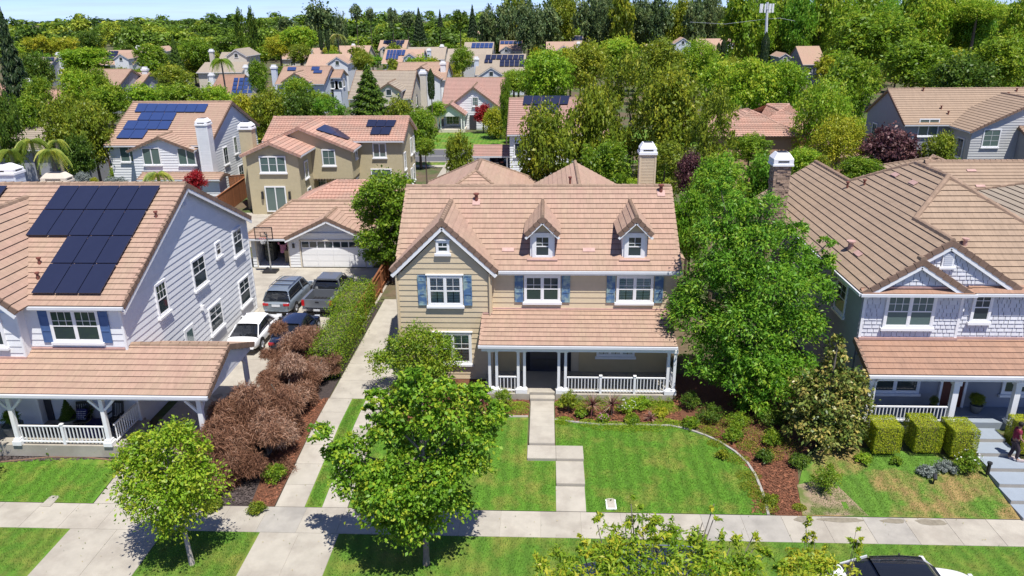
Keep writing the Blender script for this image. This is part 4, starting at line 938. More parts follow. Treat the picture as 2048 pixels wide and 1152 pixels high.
# stone-clad chimney
ch = MB().b2(12.9, 13.75, 43.2, 44.0, .6, 9.9).build('chimney', M_STONE, RHo); st = MB()
z = 6.5
while z < 9.85:
    h = rnd.uniform(.07, .15)
    for (ax, a0, a1, fx) in (('x', 12.86, 13.79, 43.2), ('y', 43.2, 44.0, 12.9), ('y', 43.2, 44.0, 13.75)):
        t = a0
        while t < a1-.04:
            l = min(rnd.uniform(.15, .42), a1-t); d = rnd.uniform(.02, .08)
            s_ = MB()
            if ax == 'x': s_.b2(t+.006, t+l-.006, fx-d, fx, z+.006, z+h-.006)
            elif fx < 13: s_.b2(fx-d, fx, t+.006, t+l-.006, z+.006, z+h-.006)
            else: s_.b2(fx, fx+d, t+.006, t+l-.006, z+.006, z+h-.006)
            s_.build('stone', M_STONE, ch); t += l
    z += h
k = MB(); cx, cy = 13.32, 43.6
base = [(cx-.55, cy-.52), (cx+.55, cy-.52), (cx+.55, cy+.52), (cx-.55, cy+.52)]; z = 9.9; k.b2(cx-.58, cx+.58, cy-.55, cy+.55, z, z+.1); z += .101
k.add([(x, y, z) for x, y in base]+[(x, y, z+.3) for x, y in base]+[(cx+(x-cx)*.6, cy+(y-cy)*.6, z+.62) for x, y in base], [(3, 2, 1, 0), (8, 9, 10, 11)]+[(a+i, a+(i+1) % 4, a+4+(i+1) % 4, a+4+i) for a in (0, 4) for i in range(4)])
kc = k.build('chimney_cap', M_CHW, RHo); MB().b2(cx-.3, cx+.3, cy-.535, cy-.525, z+.12, z+.2).b2(cx-.28, cx+.28, cy-.26, cy+.26, z+.621, z+.64).build('cap_vent', M_BLACK, kc)
# stairs
sr = thing('garden_stairs', (18.8, 27.3, .4), 'bluish grey concrete stairs climbing to the shingled house', 'stairs')
for i in range(6):
    y1 = 29.95-i*.86; z = .98-i*.165
    MB().b2(18.05-.0*i, 19.6+(.06*i), y1-.87, y1, -.05, z).build('step', M_BSTEP, sr); MB().b2(18.06, 19.59, y1-.876, y1-.871, z-.165, z-.02).build('riser', M_STEPR, sr)

# ---- detached garage with basketball hoop ------------------------------------------------------------
GA = thing('garage', (-17, 55, .45), 'white garage with a panelled two-car door and an open single bay', 'garage')
wg = walls(GA, -21.65, -18.75, 53.0, 59.6, .3, .5, M_WSID)
for x0, x1, z0, z1 in ((-21.65, -21.3, .5, 2.8), (-18.85, -18.0, .5, 2.8), (-13.2, -12.75, .5, 2.8), (-21.3, -18.85, 2.5, 2.8), (-18.0, -13.2, 2.5, 2.8)): MB().b2(x0, x1, 53.0, 53.15, z0, z1).build('wall', M_WSID, GA)
MB().b2(-21.65, -21.5, 53.15, 59.6, .3, 2.8).b2(-12.9, -12.75, 53.15, 59.6, .3, 2.8).b2(-21.5, -12.9, 59.45, 59.6, .3, 2.8).build('wall', M_WSID, GA)
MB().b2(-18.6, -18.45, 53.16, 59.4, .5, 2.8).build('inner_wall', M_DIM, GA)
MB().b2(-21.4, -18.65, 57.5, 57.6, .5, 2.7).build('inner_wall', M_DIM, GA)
gb = Clad(wg, 'siding_board', M_WSID)
for a, c in ((-18.85, -18.0), (-13.2, -12.75), (-21.65, -21.3)): gb.plane([(a, 53, .5), (c, 53, .5), (c, 53, 2.8), (a, 53, 2.8)], .22, None, lo=.042, lift=.002)
gb.build(80)
MB().prism([(-18.85, 53, 2.8), (-12.7, 53, 2.8), (-15.77, 53, 4.2)], (0, .3, 0)).build('gable_wall', M_WSID, GA)
gsh = Clad(wg, 'shingle', M_WSID); gsh.plane([(-17.5, 53, 3.3), (-14.0, 53, 3.3), (-15.77, 53, 4.1)], .2, .22, lo=.03, lift=.003, jit=.3); gsh.build(70)
MB().b2(-18.3, -13.1, 52.9, 52.995, 3.0, 3.12).build('belt_trim', M_WHITE, GA)
gd = MB().b2(-17.95, -13.25, 53.05, 53.1, .48, 2.5).build('garage_door', M_WHITE, GA)
for r_ in range(3):
    for c_ in range(4): MB().b2(-17.93+c_*1.172, -17.93+(c_+1)*1.172-.03, 53.02, 53.049, .5+r_*.47, .5+r_*.47+.44).build('door_panel', M_WHITE, gd)
for c_ in range(8): MB().b2(-17.88+c_*.586, -17.88+c_*.586+.5, 53.02, 53.049, 2.02, 2.42).build('pane', M_GLASS, gd)
for x in (-18.02, -13.2): MB().b2(x-.05, x+.05, 52.95, 52.999, .48, 2.6).build('door_trim', M_CREAM, GA)
MB().b2(-18.0, -13.2, 52.95, 52.999, 2.51, 2.62).build('door_trim', M_CREAM, GA); MB().b2(-21.35, -21.28, 52.95, 52.999, .48, 2.6).b2(-21.27, -18.9, 52.95, 52.999, 2.5, 2.6).b2(-18.92, -18.84, 52.95, 52.999, .48, 2.6).build('door_trim', M_CREAM, GA)
MB().b2(-18.55, -18.4, 52.85, 52.97, 2.0, 2.3).build('wall_lamp', M_METAL, GA)
b = MB(); gf = [(-22.1, 52.55, 2.78), (-12.3, 52.55, 2.78), (-14.4, 56.2, 4.72), (-19.3, 56.2, 4.72)]; gL = [(-22.1, 60, 2.78), (-22.1, 52.55, 2.78), (-19.3, 56.2, 4.72)]; gB = [(-12.3, 60, 2.78), (-22.1, 60, 2.78), (-19.3, 56.2, 4.72), (-14.4, 56.2, 4.72)]; gR = [(-12.3, 52.55, 2.78), (-12.3, 60, 2.78), (-14.4, 56.2, 4.72)]
ggl = [(-18.95, 53.2, 2.86), (-18.95, 52.5, 2.86), (-15.77, 52.5, 4.36), (-15.77, 55.6, 4.36)]; ggr = [(-12.6, 52.5, 2.86), (-12.6, 53.2, 2.86), (-15.77, 55.6, 4.36), (-15.77, 52.5, 4.36)]
gf = [(-22.1, 52.55, 2.78), (-18.95, 52.55, 2.78), (-15.77, 55.35, 4.27), (-15.77, 56.2, 4.72), (-19.3, 56.2, 4.72)]; gf2 = [(-12.6, 52.55, 2.78), (-12.3, 52.55, 2.78), (-14.4, 56.2, 4.72), (-15.77, 56.2, 4.72), (-15.77, 55.35, 4.27)]
for q in (gf, gf2, gL, gB, gR, ggl, ggr): slab(b, q, .08)
rg = b.build('roof', M_ROOF, GA); rc = Clad(rg, 'roof_tile', M_ROOF)
for q in (gf, gf2, ggl, ggr): rc.plane(q, .335, .335)
rc.plane(gL, .335, None); rc.build(300)
for a, c in (((-22.1, 52.55, 2.8), (-19.3, 56.2, 4.76)), ((-19.3, 56.2, 4.76), (-14.4, 56.2, 4.76)), ((-15.77, 52.5, 4.4), (-15.77, 55.6, 4.4))): caps(rg, a, c, M_RIDGE, joined=True)
for x in (-18.95, -12.6): rakes(rg, (x, 52.5, 2.86), (-15.77, 52.5, 4.36), M_RAKE, (0, -1, 0), joined=True); trimbeam('bargeboard', GA, (x, 52.5, 2.58), (-15.77, 52.5, 4.07), .06, .16)
gutter(GA, (-22.1, 52.5, 2.72), (-18.9, 52.5, 2.72))
# things inside the open bay
pk = tag(MB().b2(-19.95, -19.5, 54.2, 54.3, 1.2, 2.05).b2(-20.1, -19.35, 54.2, 54.3, 1.85, 2.05).build('shirt', mat('pink_cloth', (.6, .25, .38), .9)), 'pink shirt hung up inside the open garage bay', 'shirt')
tag(MB().b2(-19.6, -19.0, 54.0, 54.5, .5, 1.45).build('storage_box', mat('cardboard', (.45, .36, .22), .9)), 'tall cardboard box standing in the open garage bay', 'box')
tag(MB().b2(-21.2, -20.6, 54.4, 55.2, .5, 1.9).b2(-21.2, -20.7, 54.3, 54.4, 1.0, 1.2).b2(-21.15, -20.65, 54.25, 54.39, 1.4, 1.6).build('shelf_unit', mat('shelf_clutter', (.16, .16, .13), .9, .6, 12)), 'cluttered shelf against the left side of the open garage bay', 'shelf')

# ---- second row ---------------------------------------------------------------------------------------
def house2(label, x0, x1, yf, yb, ze, s, wm, rm, ov=.4, siding=False, base=.3, axis='x', name='house', expo=.36, group='houses behind the back gardens', rake=None):
    """a plain gabled block with walls, courses of tiles and trim; returns the house and its ridge height"""
    P = thing(name, ((x0+x1)/2, (yf+yb)/2, .45), label, 'house', group)
    block(P, x0, x1, yf, yb, ze, s, wm, rm, ov, siding, base, axis, expo, rake=rake); return P
def block(P, x0, x1, yf, yb, ze, s, wm, rm, ov=.4, siding=False, base=.3, axis='x', expo=.36, barrel=False, rake=None, caps_=True):
    if axis == 'x':
        ym = (yf+yb)/2; zw = ze+s*ov; zr = ze+s*(ym-yf+ov); W = MB().b2(x0, x1, yf, yb, base, zw-.12)
        W.prism([(x0, yf, zw-.12), (x0, yb, zw-.12), (x0, ym, zr-.12)], (x1-x0, 0, 0)); wl_ = W.build('wall', wm, P)
        f = [(x0-ov*.7, yf-ov, ze), (x1+ov*.7, yf-ov, ze), (x1+ov*.7, ym, zr), (x0-ov*.7, ym, zr)]; k = [(x1+ov*.7, yb+ov, ze), (x0-ov*.7, yb+ov, ze), (x0-ov*.7, ym, zr), (x1+ov*.7, ym, zr)]
        R_ = (f[3], f[2]); rk = [(f[0], f[3], (-1, 0, 0)), (f[1], f[2], (1, 0, 0)), (k[0], k[3], (1, 0, 0))]
        sid = [[(x0, yf, base+.3), (x1, yf, base+.3), (x1, yf, zw-.15), (x0, yf, zw-.15)], [(x1, yf, base+.3), (x1, yb, base+.3), (x1, yb, zw-.12), (x1, ym, zr-.15), (x1, yf, zw-.12)], [(x0, yb, base+.3), (x0, yf, base+.3), (x0, yf, zw-.12), (x0, ym, zr-.15), (x0, yb, zw-.12)]]
        gut = [(f[0], f[1])]
    else:
        xm = (x0+x1)/2; zw = ze+s*ov; zr = ze+s*(xm-x0+ov); W = MB().b2(x0, x1, yf, yb, base, zw-.12)
        W.prism([(x0, yf, zw-.12), (x1, yf, zw-.12), (xm, yf, zr-.12)], (0, yb-yf, 0)); wl_ = W.build('wall', wm, P)
        f = [(x0-ov, yb, ze), (x0-ov, yf-ov*.8, ze), (xm, yf-ov*.8, zr), (xm, yb, zr)]; k = [(x1+ov, yf-ov*.8, ze), (x1+ov, yb, ze), (xm, yb, zr), (xm, yf-ov*.8, zr)]
        R_ = (f[2], f[3]); rk = [(f[1], f[2], (0, -1, 0)), (k[0], k[3], (0, -1, 0))]
        sid = [[(x0, yf, base+.3), (x1, yf, base+.3), (x1, yf, zw-.12), (xm, yf, zr-.15), (x0, yf, zw-.12)], [(x1, yf, base+.3), (x1, yb, base+.3), (x1, yb, zw-.15), (x1, yf, zw-.15)]]
        gut = [(f[0], f[1]), (k[0], k[1])]
    b = MB(); slab(b, f, .1); slab(b, k, .1); rf_ = b.build('roof', rm, P)
    if expo:
        if barrel: barrel_plane(rf_, f, rm); barrel_plane(rf_, k, rm)
        else: c = Clad(rf_, 'tile_courses', rm); c.plane(f, expo, None); c.plane(k, expo, None); c.build(0, 'tile_courses')
    cm = rm if barrel else M_RIDGE
    if caps_ and expo:
        caps(rf_, Vector(R_[0])+U3, Vector(R_[1])+U3, cm, joined=True)
    for a, c_, o in rk:
        trimbeam('bargeboard', P, Vector(a)+Vector((0, 0, -.14))-Vector(o)*.03, Vector(c_)+Vector((0, 0, -.14))-Vector(o)*.03, .05, .18)
        if expo: rakes(rf_, a, c_, rake or (rm if barrel else M_RAKE), o, joined=True)
    for a, c_ in gut: gutter(P, Vector(a)+Vector((0, 0, -.05)), Vector(c_)+Vector((0, 0, -.05)))
    if siding:
        c = Clad(wl_, 'siding_courses', wm)
        for q in sid: c.plane(q, .26, None, lo=.04, hi=.006, lift=.001)
        c.build(0, 'siding_courses')
    return rf_

H1 = house2('white lap-sided house with a blue solar array, a small front gable and white chimney', -43.0, -33.0, 73.6, 86.6, 6.1, .49, M_WSID, M_ROOF, siding=True)
block(H1, -40.2, -34.3, 72.6, 78.5, 5.75, .40, M_WSID, M_ROOF, siding=True, axis='y', base=2.4)
block(H1, -38.8, -31.3, 70.9, 72.6, 3.3, .3, M_WSID, M_ROOF, siding=True, expo=.36)
s1 = (0, 73.2, 6.1); n1 = (0, -.49, 1); q1 = lambda x, y: rayplane(x, y, s1, n1)
panels(H1, [q1(278, 209.5), q1(418, 210.5), q1(410, 227), q1(270, 226.5)], 7, 1, M_SOLARL)
panels(H1, [q1(284, 227.5), q1(355, 227.5), q1(347, 243.5), q1(275, 243)], 3, 1, M_SOLARL); panels(H1, [q1(257, 244), q1(346, 244.5), q1(337, 261.5), q1(246, 261)], 4, 1, M_SOLARL); panels(H1, [q1(246, 262), q1(298, 262), q1(286, 279.5), q1(233, 279)], 2, 1, M_SOLARL)
chimney(H1, -33.2, -32.15, 71.9, 73.0, .4, 8.2, M_WSID)
for p, w_, h_ in (((262, 322), 1.8, 1.5), ((306, 328), 1.6, 1.5), ((376, 328), 1.6, 1.5)):
    o = aty(*p, 72.55 if p[0] > 280 else 73.55); window(H1, o, (0, -1, 0), w_, h_, 1, 1, 2, gm=M_GLASSG, far=True, grid=False, casing=.08)
for y, z, w_, h_ in ((77.2, 3.6, 1.0, 1.6), (80.0, 4.2, .7, 1.6), (80.6, 1.3, 1.2, 1.4)): window(H1, (-32.95, y, z), (1, 0, 0), w_, h_, 2, 2, 1, far=True, casing=.08)

H2 = thing('house', (-20, 76, .45), 'tan stucco house with orange barrel-tile roofs and two small solar arrays', 'house', 'houses behind the back gardens')
block(H2, -27.9, -14.3, 75.5, 83.0, 6.15, .44, M_STUCCO, M_BARREL, barrel=True, axis='x')
block(H2, -27.4, -22.6, 68.5, 78, 6.0, .42, M_STUCCO, M_BARREL, barrel=True, axis='y', ov=.45)
block(H2, -28.3, -18.7, 72.6, 79.6, 5.75, .42, M_STUCCO, M_BARREL, barrel=True, axis='y', base=2.95, ov=.4)
walls(H2, -22.6, -18.9, 74.2, 76, .3, 3.0, M_STUCCO)
def fw(P, px, py, Y, w_, h_, cols=2, rows=2, units=1, gm=None, **k): return window(P, aty(px, py, Y-.03), (0, -1, 0), w_, h_, cols, rows, units, gm=gm or M_GLASSG, far=True, **k)
fw(H2, 547.5, 343, 68.5, 2.25, 1.3, 1, 2, 3); fw(H2, 555.5, 421, 68.5, 1.75, 2.2, 1, 1, 2, grid=False, sill=False)
fw(H2, 659, 329, 72.6, 1.1, 1.35); fw(H2, 760, 313, 75.5, 1.15, 1.25, 1, 1, 2, grid=False); fw(H2, 764, 363, 75.5, 1.9, 1.2, 1, 2, 2)
fw(H2, 643, 378, 74.2, 1.0, 1.5, sill=False); fw(H2, 693, 374, 74.2, .95, 1.3)
for y, z in ((70.5, 3.6), (70.8, 1.0)): window(H2, (-22.57, y, z), (1, 0, 0), .9, 1.4, 1, 2, 1, gm=M_GLASSG, far=True)
for y, z, w_ in ((76.6, 3.2, .8), (80.5, 4.0, .7), (82.2, 4.0, .6), (77, .9, .8), (80, .9, .7), (81.5, 1.0, .9)): window(H2, (-14.27, y, z), (1, 0, 0), w_, 1.5, 1, 2, 1, gm=M_GLASSG, far=True)
window(H2, (-18.67, 74.4, 4.7), (1, 0, 0), .6, .6, 2, 1, 1, gm=M_GLASSG, far=True); window(H2, (-18.87, 75.0, 1.0), (1, 0, 0), 1.1, 1.5, 2, 2, 1, gm=M_GLASSG, far=True)
for px in (526, 580): o = aty(px, 398, 68.35); MB().b2(o.x-.09, o.x+.09, 68.28, 68.48, o.z, o.z+.7).build('wall_lantern', M_METAL, H2)
dec = MB(); [dec.b2(-22.5+.28*i, -22.38+.28*i, 72.35, 72.58, 2.83, 2.95) for i in range(13)]; dec.build('corbel', M_DTRUNK, H2, kind='stuff')
qa = lambda x, y: rayplane(x, y, (0, 75.1, 6.15), (0, -.44, 1))
panels(H2, [qa(737, 242), qa(794, 243), qa(788, 256), qa(732, 256)], 3, 1); panels(H2, [qa(745, 257), qa(785, 257), qa(779, 272), qa(740, 272)], 2, 1)
qb = lambda x, y: rayplane(x, y, (-18.3, 0, 5.75), (.42, 0, 1))
panels(H2, [qb(648, 252), qb(709, 272), qb(695, 282), qb(630, 262)], 2, 1)
chimney(H2, -28.6, -27.4, 70.6, 71.6, .4, 8.0, M_STUCCO, board=False)
HGo = thing('garage', (-16, 63, .45), 'low garage with an orange barrel-tile hip roof beside the tan stucco house', 'garage'); hip(HGo, -21.5, -10.5, 58.5, 66.5, 2.9, .5, M_BARREL, along='x', barrel=True, capm=M_BARREL); walls(HGo, -21, -11, 59, 66, .3, 2.9, M_CREAM)

# house across the back street with the pink roof
H4 = thing('house', (-11, 126, .45), 'small white house with a pink tile roof, gabled porch and paired porch columns', 'house', 'houses across the back street')
block(H4, -16.2, -6.9, 122.5, 137, 4.0, .47, M_WSID, M_ROOFP, siding=True, expo=.4)
block(H4, -15.2, -7.3, 121.2, 130, 3.7, .75, M_WSID, M_ROOFP, siding=True, axis='y', expo=.4); 
pp = MB(); block(H4, -16.6, -12.6, 118.0, 122, 3.1, .72, M_WSID, M_ROOFP, axis='y', expo=.4, base=2.9)
for x in (-16.5, -16.1, -12.9, -12.5): MB().b2(x-.09, x+.09, 117.9, 118.1, 1.0, 3.0).build('porch_column', M_WHITE, H4)
MB().b2(-16.6, -12.4, 117.9, 121.2, .45, .95).build('porch_base', M_CREAM, H4); fw(H4, 951, 211, 121.1, .75, 1.2, 3, 2); window(H4, (-14.6, 121.1, 1.3), (0, -1, 0), 1.9, 1.3, 2, 2, 2, far=True)
MB().b2(-11.9, -10.9, 120.95, 121.15, .5, 2.7).build('door', M_DOOR, H4)

# white-sided house with carport, its roof showing above the trees
H5 = house2('white-sided house with a pink-brown roof, dark solar panels and an attached carport', -3.9, 6.5, 83.4, 95.2, 5.5, .5, M_WSID, M_ROOFP, siding=True, expo=.4)
q5 = lambda x, y: rayplane(x, y, (0, 83.0, 5.5), (0, -.5, 1))
panels(H5, [q5(1048, 194), q5(1140, 194), q5(1136, 211), q5(1045, 212)], 5, 1); panels(H5, [q5(1065, 213), q5(1120, 213), q5(1115, 229), q5(1062, 229)], 3, 1)
CP = tag(thing('carport', (-5.8, 86, .45), 'pink-tiled carport roof on posts beside the white-sided house', 'carport'))
gable_x(CP, -8.2, -3.95, 84.5, 89.5, 2.9, .35, rc=(c_ := Clad(CP, 'tile_courses', M_ROOFP)), width=None, m=M_ROOFP); c_.build(0, 'tile_courses')
for x, y in ((-8.0, 84.8), (-8.0, 89.2), (-4.3, 84.8)): MB().b2(x-.08, x+.08, y-.08, y+.08, .4, 2.9).build('carport_post', M_WHITE, CP)
gutter(CP, (-8.2, 84.45, 2.85), (-3.95, 84.45, 2.85))
wf = thing('picket_fence', (-3, 82, .45), 'short run of white pickets at the white-sided house', 'fence')
MB().b2(-4.0, -1.6, 82.0, 82.06, 1.7, 1.8).build('rail', M_WHITE, wf)
for i in range(12): MB().b2(-3.95+.2*i, -3.87+.2*i, 81.95, 82.0, 1.0, 1.85).build('picket', M_WHITE, wf)
window(H5, (-2.9, 83.37, 3.2), (0, -1, 0), .9, 1.3, 1, 2, 1, far=True)

H6 = thing('house', (26, 88, .45), 'orange stucco house with stepped orange barrel-tile hip roofs among the trees', 'house', 'houses behind the back gardens')
hip(H6, 17.5, 27.0, 80.5, 92, 5.6, .42, M_BARREL, along='y', barrel=True, capm=M_BARREL); walls(H6, 18, 26.5, 81, 91.5, .3, 5.6, M_ORST)
hip(H6, 22, 31.0, 84.5, 96, 5.3, .42, M_BARREL, along='x', barrel=True, capm=M_BARREL); walls(H6, 22.5, 30.5, 85, 95.5, .3, 5.3, M_ORST, 'wing_wall')
hip(H6, 27.2, 33.6, 80.6, 86.5, 3.3, .4, M_BARREL, along='x', barrel=True, capm=M_BARREL); walls(H6, 27.6, 33.2, 81, 86, .3, 3.3, M_ORST, 'wing_wall')

H7 = house2('grey-beige lap-sided house with a long brown roof beyond the purple plum tree', 38.3, 60, 83.9, 94.2, 6.3, .57, M_GREY, M_ROOF2, expo=.4, siding=False)
block(H7, 43.0, 54.5, 79.6, 86, 6.2, .5, M_GSID, M_ROOF2, siding=True, axis='y', expo=.4)
block(H7, 47.6, 60, 76.5, 82, 5.4, .4, M_GREY, M_ROOF2, axis='x', expo=.4)
fw(H7, 1979, 292, 79.6, 1.5, 1.6, 2, 3, 1); fw(H7, 1854, 270, 83.9, 1.9, 1.6, 1, 1, 2, grid=False)
window(H7, (42.97, 81.3, 3.4), (-1, 0, 0), 1.2, 1.8, 2, 2, 1, far=True)
for y in (86.6, 91.5): window(H7, (38.27, y, 3.6), (-1, 0, 0), 1.1, 1.7, 2, 2, 1, gm=M_GLASSG, far=True)
q7 = lambda x, y: rayplane(x, y, (0, 83.5, 6.3), (0, -.57, 1))
for x, y in ((1846, 183), (1882, 219), (1896, 230), (2033, 184), (2016, 192)): vent_pipe(H7, q7(x, y), h=.35, r=.08)
H8 = house2('brown-roofed house end showing just behind the shingled house', 26.3, 45, 49.6, 57.0, 6.3, .46, M_GREY, M_ROOF2, expo=.36)
q8 = lambda x, y: rayplane(x, y, (0, 49.2, 6.3), (0, -.46, 1))
for x, y in ((1942, 343), (1960, 374)):
    p = q8(x, y); MB().fbox(p, Vector((1, 0, 0)), Vector((0, .908, .418)), Vector((0, -.418, .908)), -.3, .3, -.12, .12, .08, .11).build('roof_vent', M_FLASH, H8)
H8b = thing('shed', (28.6, 60, .45), 'small brown hip roof peeking over the house end behind the shingled house', 'shed'); hip(H8b, 26.8, 32.5, 56.8, 62, 6.2, .42, M_ROOF2); walls(H8b, 27.2, 32, 57, 61.6, .3, 6.2, M_GREY)
# left edge
H0 = house2('brown-roofed grey house cut off by the left edge behind the feathery palms', -62, -50.5, 75.5, 84, 5.4, .42, M_GREY, M_ROOFG, expo=.4)
block(H0, -52.5, -49.5, 79, 84, 5.0, .5, M_GREY, M_ROOFG, axis='x', expo=.4)
_a, _b = atz(86, 324, 3.0), atz(143, 325, 3.0); x0, x1, yf = _a.x-1, _b.x, _b.y
PV = thing('pavilion', ((x0+x1)/2, yf+2.6, .45), 'open patio pavilion with a tan tile roof and grey posts', 'pavilion')
gable_x(PV, x0, x1, yf, yf+5.4, 3.0, .45, rc=(c_ := Clad(PV, 'tile_courses', M_ROOFG)), width=None, m=M_ROOFG); c_.build(0, 'tile_courses')
for x, y in ((x0+.5, yf+.5), (x1-.5, yf+.5), (x1-.5, yf+4.9), (x0+.5, yf+4.9)): MB().b2(x-.25, x+.25, y-.25, y+.25, .3, 3.05).build('post', M_GSID, PV)
trimbeam('bargeboard', PV, (x1, yf, 2.85), (x1, yf+2.7, 4.07), .06, .2); trimbeam('bargeboard', PV, (x1, yf+5.4, 2.85), (x1, yf+2.7, 4.07), .06, .2); gutter(PV, (x0, yf-.05, 2.95), (x1, yf-.05, 2.95))

def fence(p, q, label, h=1.85, m=M_FENCE, z=.45, pw=.14, group=None, cat='fence', name='fence'):
    p, q = Vector((*p, z)), Vector((*q, z)); F = thing(name, p, label, cat, group); d = (q-p).normalized(); L_ = (q-p).length; n_ = Vector((d.y, -d.x, 0)); k = int(L_/pw); me = None; k2 = min(k, 290)
    for i in range(k2):
        if me is None:
            me = MB().fbox(Vector((0, 0, 0)), d, Vector((0, 0, 1)), n_, .004, pw-.004, 0, h, 0, .02).build('fence_board', m, F, local=True)
        else: o = link('fence_board', me.data, F); o.location = d*(i*pw)+Vector((0, 0, rnd.uniform(-.01, .01)))
    r_ = MB(); r_.fbox(p, d, Vector((0, 0, 1)), n_, 0, L_, .3, .39, -.045, -.002).fbox(p, d, Vector((0, 0, 1)), n_, 0, L_, h-.35, h-.26, -.045, -.002).fbox(p, d, Vector((0, 0, 1)), n_, 0, L_, h+.012, h+.05, -.06, .06); r_.build('rail', m, F)
    for i in range(int(L_/2.4)+1): t = min(i*2.4, L_-.1); MB().fbox(p, d, Vector((0, 0, 1)), n_, t, t+.09, 0, h+.01, -.14, -.05).build('fence_post', m, F)
    return F
_a, _b, _c = atz(440, 436, .45), atz(497, 392, .45), atz(462, 391, .45)
fence((_a.x, _a.y), (_b.x, _b.y), 'orange redwood fence running to the tan stucco house', m=M_FENCE, h=2.0)
fence((_c.x, _c.y), (_b.x-.3, _b.y+1.2), 'short orange redwood gate panel near the white lap-sided house', m=M_FENCE, h=2.0)
_a, _b = atz(165, 372, .45), atz(224, 345, .45)
fence((_a.x, _a.y), (_b.x, _b.y), 'dark weathered fence in front of the pavilion', m=M_DFENCE, h=2.0)
fence((-11.05, 52.5), (-11.05, 40.5), 'redwood fence between the parking court and the beige house', m=M_FENCE, h=1.6)
ig = thing('iron_gate', (-10.6, 66, .45), 'thin dark iron gate across the concrete side path', 'gate')
for i in range(26): MB().tube([(-12.2+i*.13, 66, .45), (-12.2+i*.13, 66, 2.0)], .012, 4).build('bar', M_METAL, ig)
MB().b2(-12.3, -8.8, 65.97, 66.03, 1.95, 2.0).b2(-12.3, -8.8, 65.97, 66.03, .6, .65).build('frame', M_METAL, ig)

# ---- far houses: located by their ridge ends; each stands where its ridge is 8-9 m up --------------------------
def far(label, l, r, zr, depth, s, wm, rm, gables=(), chims=(), solar=(), ze=None, siding=False, group='distant tile-roofed houses'):
    a, b_ = atz(*l, zr), atz(*r, zr); Y = (a.y+b_.y)/2; x0, x1 = a.x, b_.x; D = depth/2; ze = zr-s*D
    P = thing('house', ((x0+x1)/2, Y, .45), label, 'house', group); ex = .42 if Y < 175 else None
    block(P, x0+.3, x1-.3, Y-D+.4, Y+D-.4, ze, s, wm, rm, expo=ex, siding=siding and Y < 150)
    for (px, py, hw, gy) in gables:
        o = aty(px, py, Y-D-gy); w2 = hw*(o.y)/FPX; zz = o.z; s2 = .62; z2 = zz-s2*w2
        rf_ = block(P, o.x-w2+.3, o.x+w2-.3, o.y+.24, Y, z2, s2, wm, rm, axis='y', expo=ex, ov=.3); window(P, (o.x, o.y+.22, zz-1.9), (0, -1, 0), .8, .9, 1, 1, 1, far=True, sill=False, grid=False, casing=.08)
    for (px, py, sh_, m_) in chims:
        o = aty(px, py, Y+sh_); MB().b2(o.x-.5, o.x+.5, o.y-.4, o.y+.4, .4, o.z).build('chimney', m_, P); MB().b2(o.x-.62, o.x+.62, o.y-.5, o.y+.5, o.z+.001, o.z+.35).b2(o.x-.4, o.x+.4, o.y-.35, o.y+.35, o.z+.351, o.z+.7).build('chimney_cap', M_CHW, P)
    for (x_0, y_0, x_1, y_1, nu, nv, sk, m_) in solar:
        q = lambda x, y: rayplane(x, y, (0, Y-D, ze), (0, -s, 1)); panels(P, [q(x_0+sk, y_0), q(x_1, y_0), q(x_1-sk, y_1), q(x_0, y_1)], nu, nv, m_, lift=.2, gap=.05 if (nu, nv) != (4, 4) else .11)
    for i in range(2): # windows under the eaves
        xx = x0+(x1-x0)*(.3+.4*i); window(P, (xx, Y-D+.37, ze-1.9), (0, -1, 0), 1.3, 1.2, 1, 1, 2, far=True, grid=False, casing=.08)
    window(P, (x1-.27, Y, ze-1.8), (1, 0, 0), 1.0, 1.3, 1, 1, 1, far=True, grid=False, casing=.08)
    return P
far('white and lilac house with three small blue solar panels on its brown roof', (569, 133), (662, 133), 8.4, 12, .45, M_BSID, M_ROOF, gables=((588, 146, 28, 1),), chims=((548, 137, 3, M_BSID),), solar=((574, 136, 594, 143, 1, 1, 2, M_SOLARL), (622, 135, 641, 142, 1, 1, 2, M_SOLARL), (626, 142, 646, 148, 1, 1, 2, M_SOLARL)))
far('tower-like grey wing with a flat-topped tan roof right of the lilac house', (668, 140), (688, 140), 7.6, 6, .4, M_BSID, M_ROOF)
far('white house with a steep front gable and two gable windows', (621, 108), (701, 108), 8.4, 12, .55, M_WSID, M_ROOF, gables=((673, 113, 22, 1.5),), solar=())
far('plain tan-roofed house with its long slope facing the camera behind the steep gable', (680, 91), (741, 91), 8.2, 14, .5, M_CREAM, M_ROOF, chims=((707, 92, 6, M_CREAM),))
far('house with a broad blue solar array and a slate-blue end gable', (772, 98), (849, 98), 8.6, 13, .5, M_BSID, M_ROOF, gables=((818, 106, 14, 1),), chims=((858, 102, 2, M_BSID),), solar=((771, 101, 800, 120, 4, 2, 4, M_SOLARL), (795, 101, 812, 112, 2, 1, 3, M_SOLARL)))
far('tan-roofed house with a white front gable and a white square chimney', (798, 125), (898, 125), 8.2, 12, .5, M_WSID, M_ROOF, gables=((842, 133, 38, 2),), chims=((886, 129, -3, M_WSID),), siding=True)
far('large tan-roofed house with cream walls half hidden by a dark cone tree', (713, 142), (833, 142), 8.6, 14, .55, M_CREAM, M_ROOFG, gables=((776, 166, 26, 1.5),), chims=((846, 148, -1, M_CREAM),))
far('house with a wide dark solar array just under its short ridge', (762, 80), (816, 80), 8.4, 13, .5, M_CREAM, M_ROOF, gables=((767, 92, 9, 1),), solar=((766, 81.5, 810, 88, 5, 1, 2, M_SOLAR), (778, 88.5, 806, 95, 3, 1, 2, M_SOLAR)))
far('tan-roofed house with two chimneys behind the broad solar array', (818, 94), (893, 94), 8.4, 12, .5, M_CREAM, M_ROOFG, chims=((884, 94, 0, M_CREAM),))
